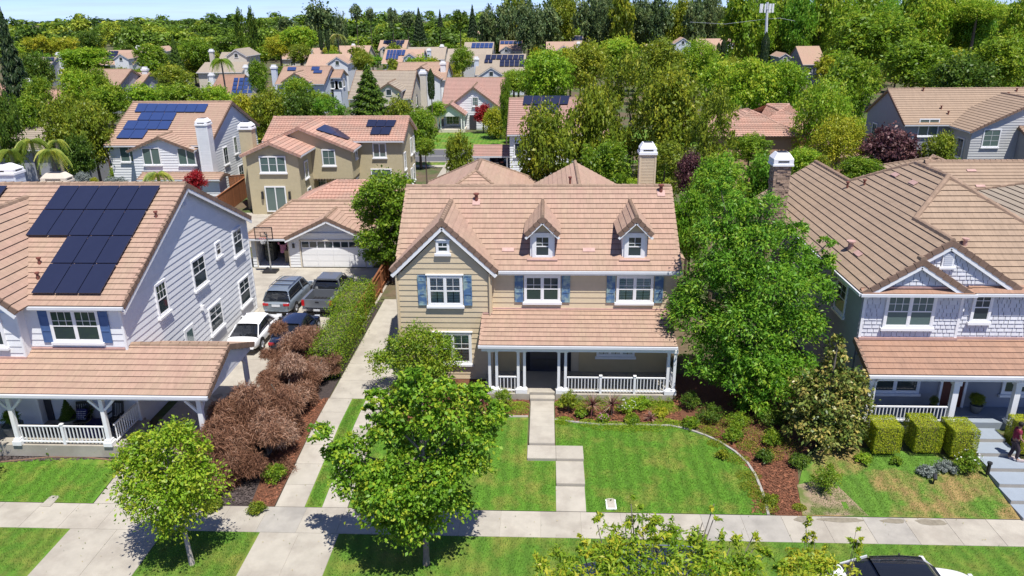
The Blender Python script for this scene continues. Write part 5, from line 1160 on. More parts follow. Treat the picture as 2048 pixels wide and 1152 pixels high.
far('grey-roofed house with L-shaped blue solar panels', (930, 84), (988, 84), 8.6, 14, .5, M_GREY, M_ROOFG, solar=((942, 87, 987, 97, 5, 2, 2, M_SOLARL), (974, 98, 986, 106, 1, 1, 1, M_SOLARL)))
far('house at the end of the grey-roofed row with a strip of blue panels', (1000, 81), (1046, 81), 8.4, 12, .5, M_GSID, M_ROOF, solar=((1000, 83, 1044, 89, 5, 1, 1, M_SOLARL),), gables=((1012, 92, 12, 1),))
far('tan-roofed house between the white gable and the grey-blue gable', (897, 97), (985, 97), 8.2, 12, .5, M_GSID, M_ROOFG)
far('grey-blue gabled house with dark solar panels and a pale blue chimney', (955, 108), (1052, 108), 8.7, 15, .52, M_BSID, M_ROOFG, gables=((982, 134, 34, 1.5),), chims=((953, 120, -4, M_BSID),), solar=((970, 111, 1049, 120, 7, 1, 2, M_SOLAR), (968, 120.5, 986, 127, 2, 1, 1, M_SOLAR), (999, 120.5, 1049, 134, 5, 2, 1, M_SOLAR)), siding=True)
far('white-fronted house with a ladder-like solar array at the far left', (219, 100), (283, 100), 8.4, 13, .55, M_WSID, M_ROOF, gables=((239, 107, 16, 2),), chims=((277, 96, 2, M_WSID),), solar=((212, 103, 238, 122, 2, 5, 6, M_SOLAR),))
far('small gabled roof with a single dark solar panel right of the ladder-like array', (288, 95), (330, 95), 7.6, 11, .5, M_CREAM, M_ROOF, gables=((318, 93, 14, 1),), solar=((290, 97, 308, 102, 2, 1, 2, M_SOLAR),))
far('low tiled roof with a row of dark panels among trees at the far left', (50, 114), (112, 114), 7.5, 12, .45, M_GREY, M_ROOFG, chims=((117, 110, 1, M_WSID),), solar=((50, 116, 66, 121, 2, 1, 2, M_SOLAR), (91, 116, 110, 123, 2, 1, 2, M_SOLAR)))
far('long brown-roofed house with a violet end wall behind green treetops', (185, 139), (262, 139), 8.0, 13, .45, M_GREY, M_ROOF, chims=((290, 141, 4, M_WSID),))
far('lower brown roof stepping down from the violet end wall', (262, 146), (300, 146), 7.0, 10, .45, M_GREY, M_ROOF)
far('orange-roofed cream house at the left edge with a stout square chimney', (-20, 168), (80, 168), 7.6, 14, .35, M_CREAM, M_BARREL, chims=((54, 166, -1, M_CREAM),))
far('orange roof end continuing right of the stout square chimney', (85, 176), (135, 186), 6.6, 9, .4, M_CREAM, M_BARREL)
far('grey-brown roof with a pointed top behind the tall fan palm', (445, 104), (494, 104), 9.0, 16, .6, M_CREAM, M_ROOFG, gables=((470, 98, 22, 1),), chims=((423, 104, 0, M_CREAM),))
far('dull tan roof below the pointed one, left of the fan palm', (412, 124), (497, 124), 7.4, 11, .35, M_CREAM, M_ROOFG, chims=((423, 152, -10, M_CHW), (372, 155, -12, M_BSID), (492, 136, -3, M_WSID)))
far('orange-brown hip roof carrying a tilted grid of pale blue solar panels', (440, 150), (490, 150), 7.4, 12, .45, M_CREAM, M_ROOFR, solar=((462, 157, 512, 189, 4, 4, 6, M_SOLARL),))
far('tan roof with a front gable among the bright trees right of centre', (1092, 83), (1156, 83), 8.6, 14, .5, M_CREAM, M_ROOF, gables=((1128, 91, 22, 1),), chims=((1157, 88, -3, M_WSID),))
far('flat pale roof with four dark panels behind the front-gabled tan roof', (1136, 71), (1178, 71), 9.0, 10, .5, M_WSID, M_ROOFG, solar=((1138, 73, 1165, 81, 4, 1, 0, M_SOLAR),))
far('small tan gable showing alone between yellow-green crowns', (1288, 88), (1316, 88), 8.0, 8, .5, M_WSID, M_ROOF, gables=((1300, 95, 12, 1),))
far('grey-brown roofed house with a double front gable at its right end', (1390, 77), (1474, 77), 9.0, 16, .5, M_BSID, M_ROOF, gables=((1460, 84, 14, 1), (1367, 75, 18, -2)))
far('low tan roof in front of the double-gabled house', (1372, 108), (1420, 108), 6.5, 9, .45, M_CREAM, M_ROOF, gables=((1404, 114, 12, 1),))
far('lilac-walled house with two gabled ends facing left before the big dark trees', (1590, 92), (1640, 92), 9.0, 14, .55, M_GREY, M_ROOF, gables=((1572, 106, 12, 1),))
far('white building edge glimpsed under the cell tower', (1390, 60), (1418, 60), 8.0, 10, .2, M_WSID, M_WHITE)
far('bright white gable glimpsed among distant dark trees', (955, 62), (975, 62), 8.0, 10, .4, M_WSID, M_ROOF)
far('pale wall and roof beside the distant twin conifers', (535, 82), (560, 82), 6.5, 10, .4, M_WSID, M_ROOF)
far('pair of pale gables below the twin conifers', (440, 82), (475, 82), 6.5, 10, .4, M_WSID, M_ROOFG)
far('tan roof strip behind the fan palm and two thin cypresses', (580, 95), (640, 97), 7.2, 12, .5, M_CREAM, M_ROOF, chims=((622, 103, -3, M_CHW),))
# cell tower and wires
ct = thing('cell_tower', tuple(aty(1533, 120, 186).xy)+(.45,), 'tall thin cell tower with a ring of white antennas', 'tower')
tb = ORG[ct.name]; ty = tb.y; tt = aty(1534, 14, ty)
MB().tube([tb, (tt.x, ty, tt.z+1)], [.42, .28], 8).build('mast', M_GUT, ct)
MB().tube([(tt.x-1.4, ty, tt.z-.6), (tt.x+1.4, ty, tt.z-.6)], .12, 4).tube([(tt.x, ty-1.4, tt.z-.6), (tt.x, ty+1.4, tt.z-.6)], .12, 4).build('platform', M_STEEL, ct)
for i in range(9): a = i*2*math.pi/9; MB().b2(tt.x+1.4*math.cos(a)-.16, tt.x+1.4*math.cos(a)+.16, ty+1.4*math.sin(a)-.1, ty+1.4*math.sin(a)+.1, tt.z-1.2, tt.z+.7).build('antenna', M_WHITE, ct)
tag(MB().tube([aty(1380, 44, 187), aty(1450, 48, 187), aty(1532, 38, 187)], .03, 4).tube([aty(1532, 38, 187), aty(1560, 36, 187), aty(1590, 42, 187)], .03, 4).build('power_line', M_GUT), 'thin power line sagging across the distant trees beside the cell tower', 'cable')

# =============================================================== VEHICLES
P_WHITE = paint('white_car_paint', (.80, .80, .80)); P_SILVER = paint('silver_blue_car_paint', (.28, .33, .38), .5, .3); P_GREY = paint('grey_truck_paint', (.20, .215, .24), .4, .3)
P_NAVY = paint('dark_navy_car_paint', (.02, .03, .07), .3, .2); P_BLACKC = paint('black_car_paint', (.015, .015, .02), .3, .2)
M_TYRE = mat('tyre_rubber', (.02, .02, .02), .85, 0); M_RIM = mat('alloy_rim', (.45, .45, .47), .35, 0, metal=.8); M_RED = mat('tail_light_red', (.45, .01, .015), .2, 0, coat=.5)
M_PLATE = mat('number_plate', (.65, .66, .68), .5, 0); M_CHROME = mat('chrome', (.7, .7, .72), .15, 0, metal=1.0); M_HEAD = mat('headlamp_glass', (.6, .62, .65), .1, 0, coat=.5)
def loft(name, st, m, P, sub=2, close=True):
    """st: list of stations (y, [(x, z) half profile from bottom centre to top centre])"""
    mb = MB(); n = len(st[0][1])
    for y, pr in st:
        mb.v += [(x, y, z) for x, z in pr]+[(-x, y, z) for x, z in pr[::-1]]
    N = 2*n
    for i in range(len(st)-1):
        for j in range(N): mb.f.append((i*N+j, i*N+(j+1) % N, (i+1)*N+(j+1) % N, (i+1)*N+j))
    if close: mb.f.append(tuple(range(N))); mb.f.append(tuple(range((len(st)-1)*N, len(st)*N))[::-1])
    o = mb.build(name, m, P, smooth=True, local=True)
    if sub: md = o.modifiers.new('s', 'SUBSURF'); md.levels = md.render_levels = sub
    return o
def wheel(P, x, y, r=.34, w=.22):
    o = MB().tube([(x-w/2, y, r), (x-w/2+.03, y, r), (x+w/2-.03, y, r), (x+w/2, y, r)], [r*.92, r, r, r*.92], 20).build('wheel', M_TYRE, P, local=True)
    s = 1 if x > 0 else -1; xo = x+s*w/2
    MB().tube([(xo, y, r), (xo+s*.012, y, r)], r*.62, 16).build('rim', M_RIM, o, local=True)
    sp = MB()
    for k in range(5):
        a = k*2*math.pi/5; sp.beam((xo+s*.018, y+.03*math.cos(a), r+.03*math.sin(a)), (xo+s*.018, y+r*.58*math.cos(a), r+r*.58*math.sin(a)), .05, .02)
    sp.build('spoke', M_STEEL, o, local=True)
def car(label, x, y, rz, m, L_=4.7, W=1.86, H=1.45, kind='sedan', group=None, z=None, cat='car', name='car', roofm=None):
    P = thing(name, (x, y, (gz(x, y)+.03) if z is None else z), label, cat, group, rz)
    h = W/2; f, b = L_/2, -L_/2; zb = .24; belt = .88*H/1.45 if kind != 'suv' else 1.02; hood = belt-.06; 
    def low(y, k, zt, zb_=zb): return (y, [(0, zb_), (h*k*.86, zb_), (h*k, zb_+.18), (h*k, zt*.62+zb_*.38), (h*k*.97, zt-.05), (h*k*.80, zt), (0, zt+.02)])
    if kind == 'sedan': tr = belt+.04
    else: tr = belt
    st = [low(b, .86, tr-.16, .36), low(b+.08, .93, tr-.03, .30), low(b+.5, .99, tr), low(-.6, 1.0, belt), low(.8, 1.0, belt), low(f-.9, .99, hood), low(f-.3, .94, hood-.10), low(f, .82, hood-.26, .34)]
    loft('body', st, m, P)
    if kind == 'sedan': g = [(b+.55, belt-.02, belt, .80), (b+1.35, belt-.02, H-.07, .72), (-.1, belt-.02, H, .70), (.55, belt-.02, H-.03, .69), (f-1.25, belt-.03, belt+.01, .80)]
    else: g = [(b+.14, belt-.02, belt+.02, .86), (b+.42, belt-.02, H-.10, .76), (b+1.0, belt-.02, H-.02, .75), (.3, belt-.02, H, .74), (.75, belt-.02, H-.06, .73), (f-1.15, belt-.03, belt+.02, .82)]
    def gh(y, z0, z1, k): return (y, [(0, z0), (h*.93, z0), (h*(.93*.45+k*.55), z0+(z1-z0)*.55), (h*k, z0+(z1-z0)*.93), (h*k*.8, z1), (0, z1+.015)])
    loft('glasshouse', [gh(*q) for q in g], M_CARGL, P, 1)
    # roof panel and pillars
    a_, c_ = g[1][0], g[-2][0]; rt_ = MB(); k0 = g[1][3]
    pts = [(q[0], q[2]+.012, q[3]) for q in g[1:-1]]
    mbv = MB(); ids = []
    for yy, zz, kk in pts: mbv.v += [(-h*kk*.98, yy, zz-.07), (-h*kk*.8, yy, zz+.008), (0, yy, zz+.022), (h*kk*.8, yy, zz+.008), (h*kk*.98, yy, zz-.07)]
    for i in range(len(pts)-1):
        for j in range(4): mbv.f.append((i*5+j, i*5+j+1, (i+1)*5+j+1, (i+1)*5+j))
    mbv.build('roof_panel', roofm or m, P, smooth=True, local=True)
    for s in (-1, 1):
        for q0, q1 in ((g[0], g[1]), (g[-1], g[-2])):
            MB().beam((s*h*.90*1.0, q0[0]+(0.06 if q0 is g[0] else -.06), belt-.02), (s*h*q1[3]*.95, q1[0], q1[2]-.05), .05, .07).build('pillar', m, P, local=True)
        MB().beam((s*h*.95, .05, belt), (s*h*.77, -.05, H-.07), .045, .06).build('pillar', M_BLACK if kind == 'sedan' else m, P, local=True)
        MB().box((s*(h+.08), g[-2][0]+.35, belt+.09), (.2, .12, .13)).build('mirror', m, P, local=True)
        MB().b2(s*h*.985-.01, s*h*.985+.012, -.55, -.40, belt-.17, belt-.14).build('door_handle', M_CHROME, P, local=True)
    for s in (-1, 1):
        for yy in (b+.88, f-.92):
            MB().tube([(s*(h-.03), yy, .36), (s*(h+.004), yy, .36)], .40, 18).build('wheel_arch', M_BLACK, P, local=True); wheel(P, s*(h-.10), yy)
        MB().b2(min(s*h*.5, s*h*.88), max(s*h*.5, s*h*.88), b-.02, b+.1, tr-.25, tr-.11).build('tail_light', M_RED, P, local=True)
        MB().b2(min(s*h*.5, s*h*.84), max(s*h*.5, s*h*.84), f-.12, f+.0, hood-.32, hood-.2).build('headlight', M_HEAD, P, local=True)
    MB().b2(-.26, .26, b-.025, b+.02, tr-.32 if kind != 'sedan' else .55, tr-.18 if kind != 'sedan' else .69).build('number_plate', M_PLATE, P, local=True)
    MB().b2(-h*.8, h*.8, b-.015, b+.1, .28, .40).build('bumper', M_BLACK, P, local=True)
    if kind == 'suv':
        for s in (-1, 1): MB().tube([(s*h*.66, b+.7, H+.02), (s*h*.68, b+1.0, H+.06), (s*h*.68, .3, H+.07), (s*h*.66, .6, H+.0)], .02, 6).build('roof_rail', M_CHROME, P, local=True)
        for yy in (b+1.15, b+1.9): MB().b2(-h*.68, h*.68, yy-.03, yy+.03, H+.06, H+.09).build('cross_bar', M_BLACK, P, local=True)
    return P
car('white four-door sedan parked beside the lap-sided wall', -16.75, 40.0, 0, P_WHITE, 4.75, 1.84, 1.42, group='cars parked behind the white house')
car('silver-blue crossover with black roof bars and red tail lights', -16.5, 45.6, R(-3), P_SILVER, 4.75, 1.9, 1.68, 'suv', group='cars parked behind the white house', cat='suv')
car('dark navy car mostly hidden by the rusty brown shrubs', -14.35, 39.9, 0, P_NAVY, 4.6, 1.82, 1.45, group='cars parked behind the white house')
car('white car with a dark glass roof parked on the street', 11.7, 20.27, R(-90), P_WHITE, 4.9, 1.88, 1.56, group='cars parked on the street', roofm=M_CARGL, z=-.03)
car('dark navy vehicle on the street under the yellow-green foreground branches', 3.2, 20.12, R(90), P_NAVY, 4.8, 1.95, 1.75, 'suv', group='cars parked on the street', z=-.03, cat='suv')
car('black crossover parked in the far driveway beside the carport', -5.6, 91.6, R(-4), P_BLACKC, 4.8, 1.9, 1.7, 'suv', z=.52, cat='suv')
# pickup
PT = thing('pickup_truck', (-13.95, 46.0, .48), 'grey pickup truck with an open ribbed bed facing the white garage', 'pickup', 'cars parked behind the white house', R(-3))
def tl(y, k, zt, zb_=.42): h = .95*k; return (y, [(0, zb_), (h*.9, zb_), (h, zb_+.2), (h, zt*.6+zb_*.4), (h*.97, zt-.05), (h*.82, zt), (0, zt+.02)])
loft('body', [tl(-.75, 1, 1.1), tl(-.7, 1, 1.12), tl(.9, 1, 1.12), tl(1.5, .99, 1.12), tl(2.3, .96, 1.05), tl(2.65, .86, .85)], P_GREY, PT)
def tg(y, z0, z1, k): h = .95; return (y, [(0, z0), (h*.95, z0), (h*(.95*.45+k*.55), z0+(z1-z0)*.55), (h*k, z0+(z1-z0)*.93), (h*k*.8, z1), (0, z1+.01)])
loft('cab_glass', [tg(-.72, 1.08, 1.15, .93), tg(-.55, 1.08, 1.72, .80), tg(.3, 1.08, 1.78, .79), tg(.75, 1.08, 1.72, .78), tg(1.45, 1.08, 1.12, .88)], M_CARGL, PT, 1)
MB().add([(-.73, -.6, 1.69), (.73, -.6, 1.69), (.73, .75, 1.70), (-.73, .75, 1.70), (-.62, -.6, 1.80), (.62, -.6, 1.80), (.62, .72, 1.80), (-.62, .72, 1.80)], [(0, 1, 5, 4), (4, 5, 6, 7), (1, 2, 6, 5), (2, 3, 7, 6), (3, 0, 4, 7)]).build('roof_panel', P_GREY, PT, local=True)
MB().b2(-.93, .93, -2.55, -.78, .55, .62).build('bed_floor', M_METAL, PT, local=True)
for s in (-1, 1):
    MB().b2(min(s*.80, s*.955), max(s*.80, s*.955), -2.6, -.76, .55, 1.13).build('bed_side', P_GREY, PT, local=True)
    MB().b2(min(s*.80, s*.97), max(s*.80, s*.97), -2.66, -2.55, .72, 1.08).build('tail_light', M_RED, PT, local=True); MB().box((s*1.08, 1.1, 1.2), (.2, .13, .2)).build('mirror', M_BLACK, PT, local=True)
    for yy in (-1.75, 1.7): MB().tube([(s*.93, yy, .42), (s*.962, yy, .42)], .45, 18).build('wheel_arch', M_BLACK, PT, local=True); wheel(PT, s*.86, yy, .39, .25)
    MB().beam((s*.88, 1.35, 1.13), (s*.73, .75, 1.72), .05, .07).build('pillar', P_GREY, PT, local=True); MB().beam((s*.89, -.66, 1.13), (s*.75, -.55, 1.72), .06, .12).build('pillar', P_GREY, PT, local=True)
MB().b2(-.8, .8, -2.62, -2.54, .60, 1.12).build('tailgate', P_GREY, PT, local=True); MB().b2(-.8, .8, -.80, -.76, .55, 1.12).build('bed_front', P_GREY, PT, local=True)
MB().b2(-.12, .12, -2.635, -2.62, .92, 1.0).build('tailgate_handle', M_BLACK, PT, local=True); MB().b2(-.93, .93, -2.78, -2.6, .42, .56).build('bumper', M_CHROME, PT, local=True); MB().b2(-.2, .2, -2.79, -2.78, .43, .55).build('number_plate', M_PLATE, PT, local=True)
for i in range(7): MB().b2(-.72+.24*i-.03, -.72+.24*i+.03, -2.5, -.82, .62, .64).build('bed_rib', M_BLACK, PT, local=True)

# =============================================================== SMALL THINGS
bh = thing('basketball_hoop', (-20.05, 52.0, .47), 'portable basketball hoop with a clear backboard in front of the open garage bay', 'hoop')
MB().b2(-20.5, -19.5, 51.5, 52.3, .47, .62).build('base', M_METAL, bh); MB().tube([(-20.05, 52.1, .6), (-20.0, 51.95, 3.3)], .06, 8).build('pole', M_STEEL, bh); MB().beam((-20.0, 51.95, 3.2), (-19.98, 51.5, 3.55), .08, .08).build('arm', M_STEEL, bh)
MB().b2(-20.6, -19.4, 51.38, 51.42, 3.15, 3.95).build('backboard', M_CLEAR, bh)
fr = MB(); [fr.b2(*q) for q in ((-20.65, -19.35, 51.36, 51.44, 3.95, 4.0), (-20.65, -19.35, 51.36, 51.44, 3.1, 3.149), (-20.65, -20.601, 51.36, 51.44, 3.15, 3.949), (-19.399, -19.35, 51.36, 51.44, 3.15, 3.949), (-20.25, -19.75, 51.35, 51.37, 3.3, 3.34), (-20.25, -19.75, 51.35, 51.37, 3.62, 3.66), (-20.25, -20.21, 51.35, 51.37, 3.341, 3.62), (-19.79, -19.75, 51.35, 51.37, 3.341, 3.62))]; fr.build('board_frame', M_BLACK, bh)
MB().tube([(-20+.23*math.cos(a*math.pi/6), 51.12+.23*math.sin(a*math.pi/6), 3.25) for a in range(13)], .015, 5).build('rim', M_RED, bh)
nt_ = MB(); [nt_.tube([(-20+.23*math.cos(a*math.pi/5), 51.12+.23*math.sin(a*math.pi/5), 3.24), (-20+.13*math.cos((a+1)*math.pi/5), 51.12+.13*math.sin((a+1)*math.pi/5), 2.85)], .012, 4) for a in range(10)]; nt_.build('net', M_WHITE, bh)
def box_lid(x, y, rz, label, m=M_WHITE):
    T = thing('utility_box', (x, y, gz(x, y)), label, 'utility box', None, rz); MB().b2(-.2, .2, -.36, .36, -.05, .05).build('frame', m, T, local=True); MB().b2(-.15, .15, -.30, .30, .05, .06).build('lid', M_CONC, T, local=True); MB().tube([(0, .18, .06), (0, .18, .066)], .04, 8).build('key_hole', M_BLACK, T, local=True)
box_lid(2.63, 25.35, 0, 'white-framed utility box lid set in the middle lawn beside the front path'); box_lid(-19.75, 24.95, R(0), 'concrete utility box lid set in the left lawn', M_CONC)
bl = thing('path_light', (17.95, 27.2, .55), 'short black bollard light beside the bluish stairs', 'lamp'); MB().tube([(17.95, 27.2, .45), (17.95, 27.2, .95)], .07, 8).build('post', M_BLACK, bl); MB().tube([(17.95, 27.2, .951), (17.95, 27.2, 1.02)], .10, 8).build('cap', M_METAL, bl)
sp_ = thing('spotlight', (15.6, 26.7, .35), 'small black spotlight standing in the dry right lawn', 'lamp'); MB().tube([(15.6, 26.7, .3), (15.6, 26.7, .55)], .03, 6).build('stake', M_BLACK, sp_); MB().tube([(15.6, 26.62, .55), (15.66, 26.8, .68)], .08, 8).build('head', M_METAL, sp_)
def pot(x, y, z, r, h, label, m=M_POT, group=None):
    T = thing('plant_pot', (x, y, z), label, 'pot', group); MB().lathe((x, y, z), [(r*.65, 0), (r, h*.8), (r*1.05, h), (r*.9, h), (r*.85, h-.06)], 18).build('pot', m, T, smooth=False); return T
def rocker(x, y, z, rz, label):
    T = thing('rocking_chair', (x, y, z), label, 'chair', 'rocking chairs on the white house porch', rz); k = lambda n_, f_: f_.build(n_, M_BLACK, T, local=True)
    k('seat', MB().box((0, 0, .45), (.55, .5, .05)))
    for s in (-1, 1):
        k('leg', MB().beam((s*.26, -.24, .08), (s*.26, -.24, .68), .05, .05)); k('leg', MB().beam((s*.26, .22, .08), (s*.26, .22, .45), .05, .05)); k('back_post', MB().beam((s*.26, .24, .45), (s*.25, .42, 1.15), .05, .05))
        k('armrest', MB().beam((s*.29, -.3, .70), (s*.28, .3, .70), .09, .03)); k('rocker', MB().tube([(s*.26, -.5, .10), (s*.26, -.2, .04), (s*.26, .2, .04), (s*.26, .55, .12)], .025, 6))
    k('top_rail', MB().box((0, .42, 1.12), (.55, .04, .12)))
    for i in range(5): k('back_slat', MB().beam((-.18+.09*i, .25, .5), (-.18+.09*i, .41, 1.07), .05, .015))
    return T
r1 = rocker(-20.65, 29.1, .85, R(10), 'black rocking chair holding a blue dotted cushion')
rocker(-19.2, 29.2, .85, R(-8), 'black rocking chair half hidden by the corner porch post')
cu = thing('cushion', (-20.65, 29.15, 1.33), 'blue cushion with white dots on the rocking chair', 'cushion'); MB().beam((-20.65, 29.12, 1.34), (-20.65, 29.3, 1.78), .46, .1).build('cover', M_NAVY, cu)
dm = MB()
for i in range(6):
    for j in range(5): c = (-20.83+.072*i, 29.075+.028*j+.0, 1.38+.08*j); dm.box(c, (.03, .03, .02))
dm.build('dots', M_WHITE, cu, kind='stuff')
tb_ = thing('porch_table', (-19.9, 28.8, .85), 'low dark cloth-covered table between the rocking chairs', 'table'); MB().b2(-20.25, -19.45, 28.4, 29.3, .86, 1.3).build('cloth', M_NAVY, tb_)
tag(MB().b2(-22.4, -21.3, 28.6, 29.5, .852, .862).build('door_mat', M_DIM), 'dark striped mat before the grey front door', 'mat')
# person on the stairs
def skin(name, verts, edges, rad, m, P, sub=2):
    me = bpy.data.meshes.new(name); me.from_pydata(verts, edges, []); me.materials.append(m); o = link(name, me, P)
    md = o.modifiers.new('k', 'SKIN'); sv = me.skin_vertices[0] if me.skin_vertices else None
    if not me.skin_vertices:
        bm_ = __import__('bmesh').new(); bm_.from_mesh(me); bm_.verts.layers.skin.verify(); bm_.to_mesh(me); bm_.free()
    for i, r in enumerate(rad): me.skin_vertices[0].data[i].radius = (r, r) if not isinstance(r, tuple) else r; me.skin_vertices[0].data[i].use_root = (i == 0)
    md.use_smooth_shade = True; s = o.modifiers.new('s', 'SUBSURF'); s.levels = s.render_levels = sub
    return o
M_SKIN = mat('skin', (.36, .2, .14), .6, .05); M_MAROON = mat('maroon_cloth', (.22, .02, .05), .9, .1); M_PANTS = mat('dark_trousers', (.05, .035, .045), .9, .1); M_HAIR = mat('dark_hair', (.015, .012, .012), .7, .1); M_SHOE = mat('pale_shoe', (.5, .42, .4), .7, .05)
def person(x, y, z, rz, label, shirt):
    T = thing('person', (x, y, z), label, 'person', None, rz)                       # faces +Y locally
    hip, ch, nk = (0, 0, .93), (0, .03, 1.28), (0, .05, 1.47)
    V = [hip, (0, .01, 1.1), ch, nk, (0, .07, 1.56), (0, .09, 1.66), (0, .08, 1.74),
         (-.17, .03, 1.40), (-.22, -.02, 1.14), (-.21, .10, .92), (-.21, .15, .84), (.17, .03, 1.40), (.22, .06, 1.14), (.21, .22, .98), (.20, .28, .92),
         (-.09, 0, .88), (-.10, .06, .50), (-.10, -.06, .10), (-.10, .06, .04), (.09, 0, .88), (.10, .16, .52), (.10, .14, .12), (.10, .27, .06)]
    E_ = [(0, 1), (1, 2), (2, 3), (3, 4), (4, 5), (5, 6), (2, 7), (7, 8), (8, 9), (9, 10), (2, 11), (11, 12), (12, 13), (13, 14), (0, 15), (15, 16), (16, 17), (17, 18), (0, 19), (19, 20), (20, 21), (21, 22)]
    rd = [(.14, .11), .12, (.15, .11), .055, .065, .098, .075, .055, .042, .034, .035, .055, .042, .034, .035, .085, .06, .042, .045, .085, .06, .042, .045]
    skin('body', V, E_, rd, M_SKIN, T)
    skin('shirt', [V[0], V[1], V[2], (0, .04, 1.43), V[7], (-.20, 0, 1.26), V[11], (.20, .04, 1.26)], [(0, 1), (1, 2), (2, 3), (2, 4), (4, 5), (2, 6), (6, 7)], [(.17, .14), .15, (.18, .14), .08, .085, .075, .085, .075], shirt, T)
    skin('trousers', [(0, 0, .98), V[15], V[16], V[17], V[19], V[20], V[21]], [(0, 1), (1, 2), (2, 3), (0, 4), (4, 5), (5, 6)], [(.165, .135), .11, .085, .065, .11, .085, .065], M_PANTS, T)
    MB().lathe((0, .065, 1.63), [(.085, -.03), (.108, .04), (.10, .1), (.055, .145), (.01, .155)], 12).build('hair', M_HAIR, T, smooth=True, local=True)
    for q in (18, 22): v = V[q]; MB().box((v[0], v[1]+.03, v[2]-.005), (.1, .27, .08)).build('shoe', M_SHOE, T, local=True)
    return T
person(19.28, 28.0, .655, R(-100), 'person in a maroon shirt and dark trousers on the bluish stairs', M_MAROON)
person(19.75, 26.2, .325, R(-60), 'second person low on the stairs at the photo edge, only a dark leg showing', M_PANTS)

# =============================================================== VEGETATION
def quadmesh(name, V, tint, m):
    n = len(V)//4; me = bpy.data.meshes.new(name); me.vertices.add(4*n); me.vertices.foreach_set('co', V.astype(np.float32).ravel())
    me.loops.add(4*n); me.loops.foreach_set('vertex_index', np.arange(4*n, dtype=np.int32)); me.polygons.add(n)
    me.polygons.foreach_set('loop_start', np.arange(0, 4*n, 4, dtype=np.int32)); me.polygons.foreach_set('loop_total', np.full(n, 4, dtype=np.int32))
    me.update(calc_edges=True); a = me.attributes.new('tint', 'FLOAT', 'FACE'); a.data.foreach_set('value', tint.astype(np.float32)); me.materials.append(m); return me
def nrm(a): return a/np.maximum(1e-9, np.linalg.norm(a, axis=1))[:, None]
def leafq(C, N, A, l, w, droop=.0):
    N = nrm(N); A = nrm(A-N*(A*N).sum(1)[:, None]); B = np.cross(N, A); l = np.asarray(l).reshape(-1, 1)*np.ones((len(C), 1)); w = np.asarray(w).reshape(-1, 1)*np.ones((len(C), 1))
    V = np.empty((len(C), 4, 3)); V[:, 0] = C-A*l/2-N*l*droop; V[:, 1] = C+B*w/2+N*l*.08; V[:, 2] = C+A*l/2-N*l*droop; V[:, 3] = C-B*w/2+N*l*.08
    return V.reshape(-1, 3)
def crown(lobes, n, leaf, seed=0, ratio=.55, clump=.30, per=26, up=.6, fill=.5, droop=.12, flat=.8, tb=0., tw=.35, rnd_n=.75):
    """leaf clumps spread through a set of lobes (x, y, z, r, rz)"""
    r = np.random.default_rng(seed); lb = np.array([(q[0], q[1], q[2], q[3], q[4] if len(q) > 4 else q[3]) for q in lobes], float)
    wgt = lb[:, 3]**2; nc = max(1, n//per); li = r.choice(len(lb), nc, p=wgt/wgt.sum()); d = nrm(r.normal(size=(nc, 3))); d[:, 2] = np.where(d[:, 2] < -.35, -d[:, 2]*.6, d[:, 2]); d = nrm(d)
    rad = fill+(1-fill)*r.random(nc)**.6; wob = .82+.3*r.random(nc)
    Cc = lb[li, :3]+d*np.stack([lb[li, 3], lb[li, 3], lb[li, 4]], 1)*(rad*wob)[:, None]; ct = r.random(nc)*.65+.15+tb+(.1*d[:, 2])*0
    cr = lb[li, 3]*clump*(.7+.6*r.random(nc)); k = np.repeat(np.arange(nc), per); m_ = len(k)
    off = r.normal(size=(m_, 3))*.5; off[:, 2] *= flat; C = Cc[k]+off*cr[k][:, None]
    N = d[k]*.55+np.array([0, 0, up])+r.normal(size=(m_, 3))*rnd_n; A = d[k]*.7+off*.8+r.normal(size=(m_, 3))*.5; A[:, 2] -= .25
    l = leaf*(.5+1.0*r.random(m_)**1.3); t = np.clip(ct[k]+(r.random(m_)-.5)*tw, 0, 1)
    return leafq(C, N, A, l, l*ratio, droop), t
def trunk(name, P, base, top, r0, lobes, m=M_TRUNK, local=False, fork=.45, lean=.0):
    base, top = Vector(base), Vector(top); mb = MB(); mid_ = base.lerp(top, fork)+Vector((lean, 0, 0)); mb.tube([base-Vector((0, 0, .1)), base.lerp(mid_, .12)+Vector((0, 0, 0)), mid_, base.lerp(top, .8), top], [r0*1.35, r0, r0*.75, r0*.4, r0*.15], 8)
    for q in lobes:
        e = Vector(q[:3]); s = base.lerp(top, rnd.uniform(fork*.8, min(.8, fork+.25))); m2 = s.lerp(e, .5)+Vector((0, 0, -.06*(e-s).length)); mb.tube([s, m2, e], [r0*.42, r0*.28, r0*.1], 5)
    return mb.build(name, m, P, local=local)
def bigtree(name, label, base, lobes, n, leaf, lf, cat='tree', r0=.15, seed=1, mt=M_TRUNK, top=None, group=None, **k):
    T = thing(name, base, label, cat, group); V, t = crown(lobes, n, leaf, seed, **k); V -= np.array(base); me = quadmesh('crown', V, t, LF[lf]); link('crown', me, T)
    zt = max(q[2] for q in lobes); trunk('trunk', T, base, top or (sum(q[0] for q in lobes)/len(lobes), sum(q[1] for q in lobes)/len(lobes), zt), r0, lobes, mt); return T
def lobeset(cx, cy, cz, rx, rz, n, seed, k=.48, bias=None):
    r = np.random.default_rng(seed); out = []
    for i in range(n):
        ph = i*2.4+r.random(); h = -1+2*(i+.5)/n; q = math.sqrt(max(0, 1-h*h)); rr = rx*k*(.8+.4*r.random())
        out.append((cx+math.cos(ph)*q*(rx-rr), cy+math.sin(ph)*q*(rx-rr), cz+h*(rz-rr*.9), rr, rr*.85))
    return out
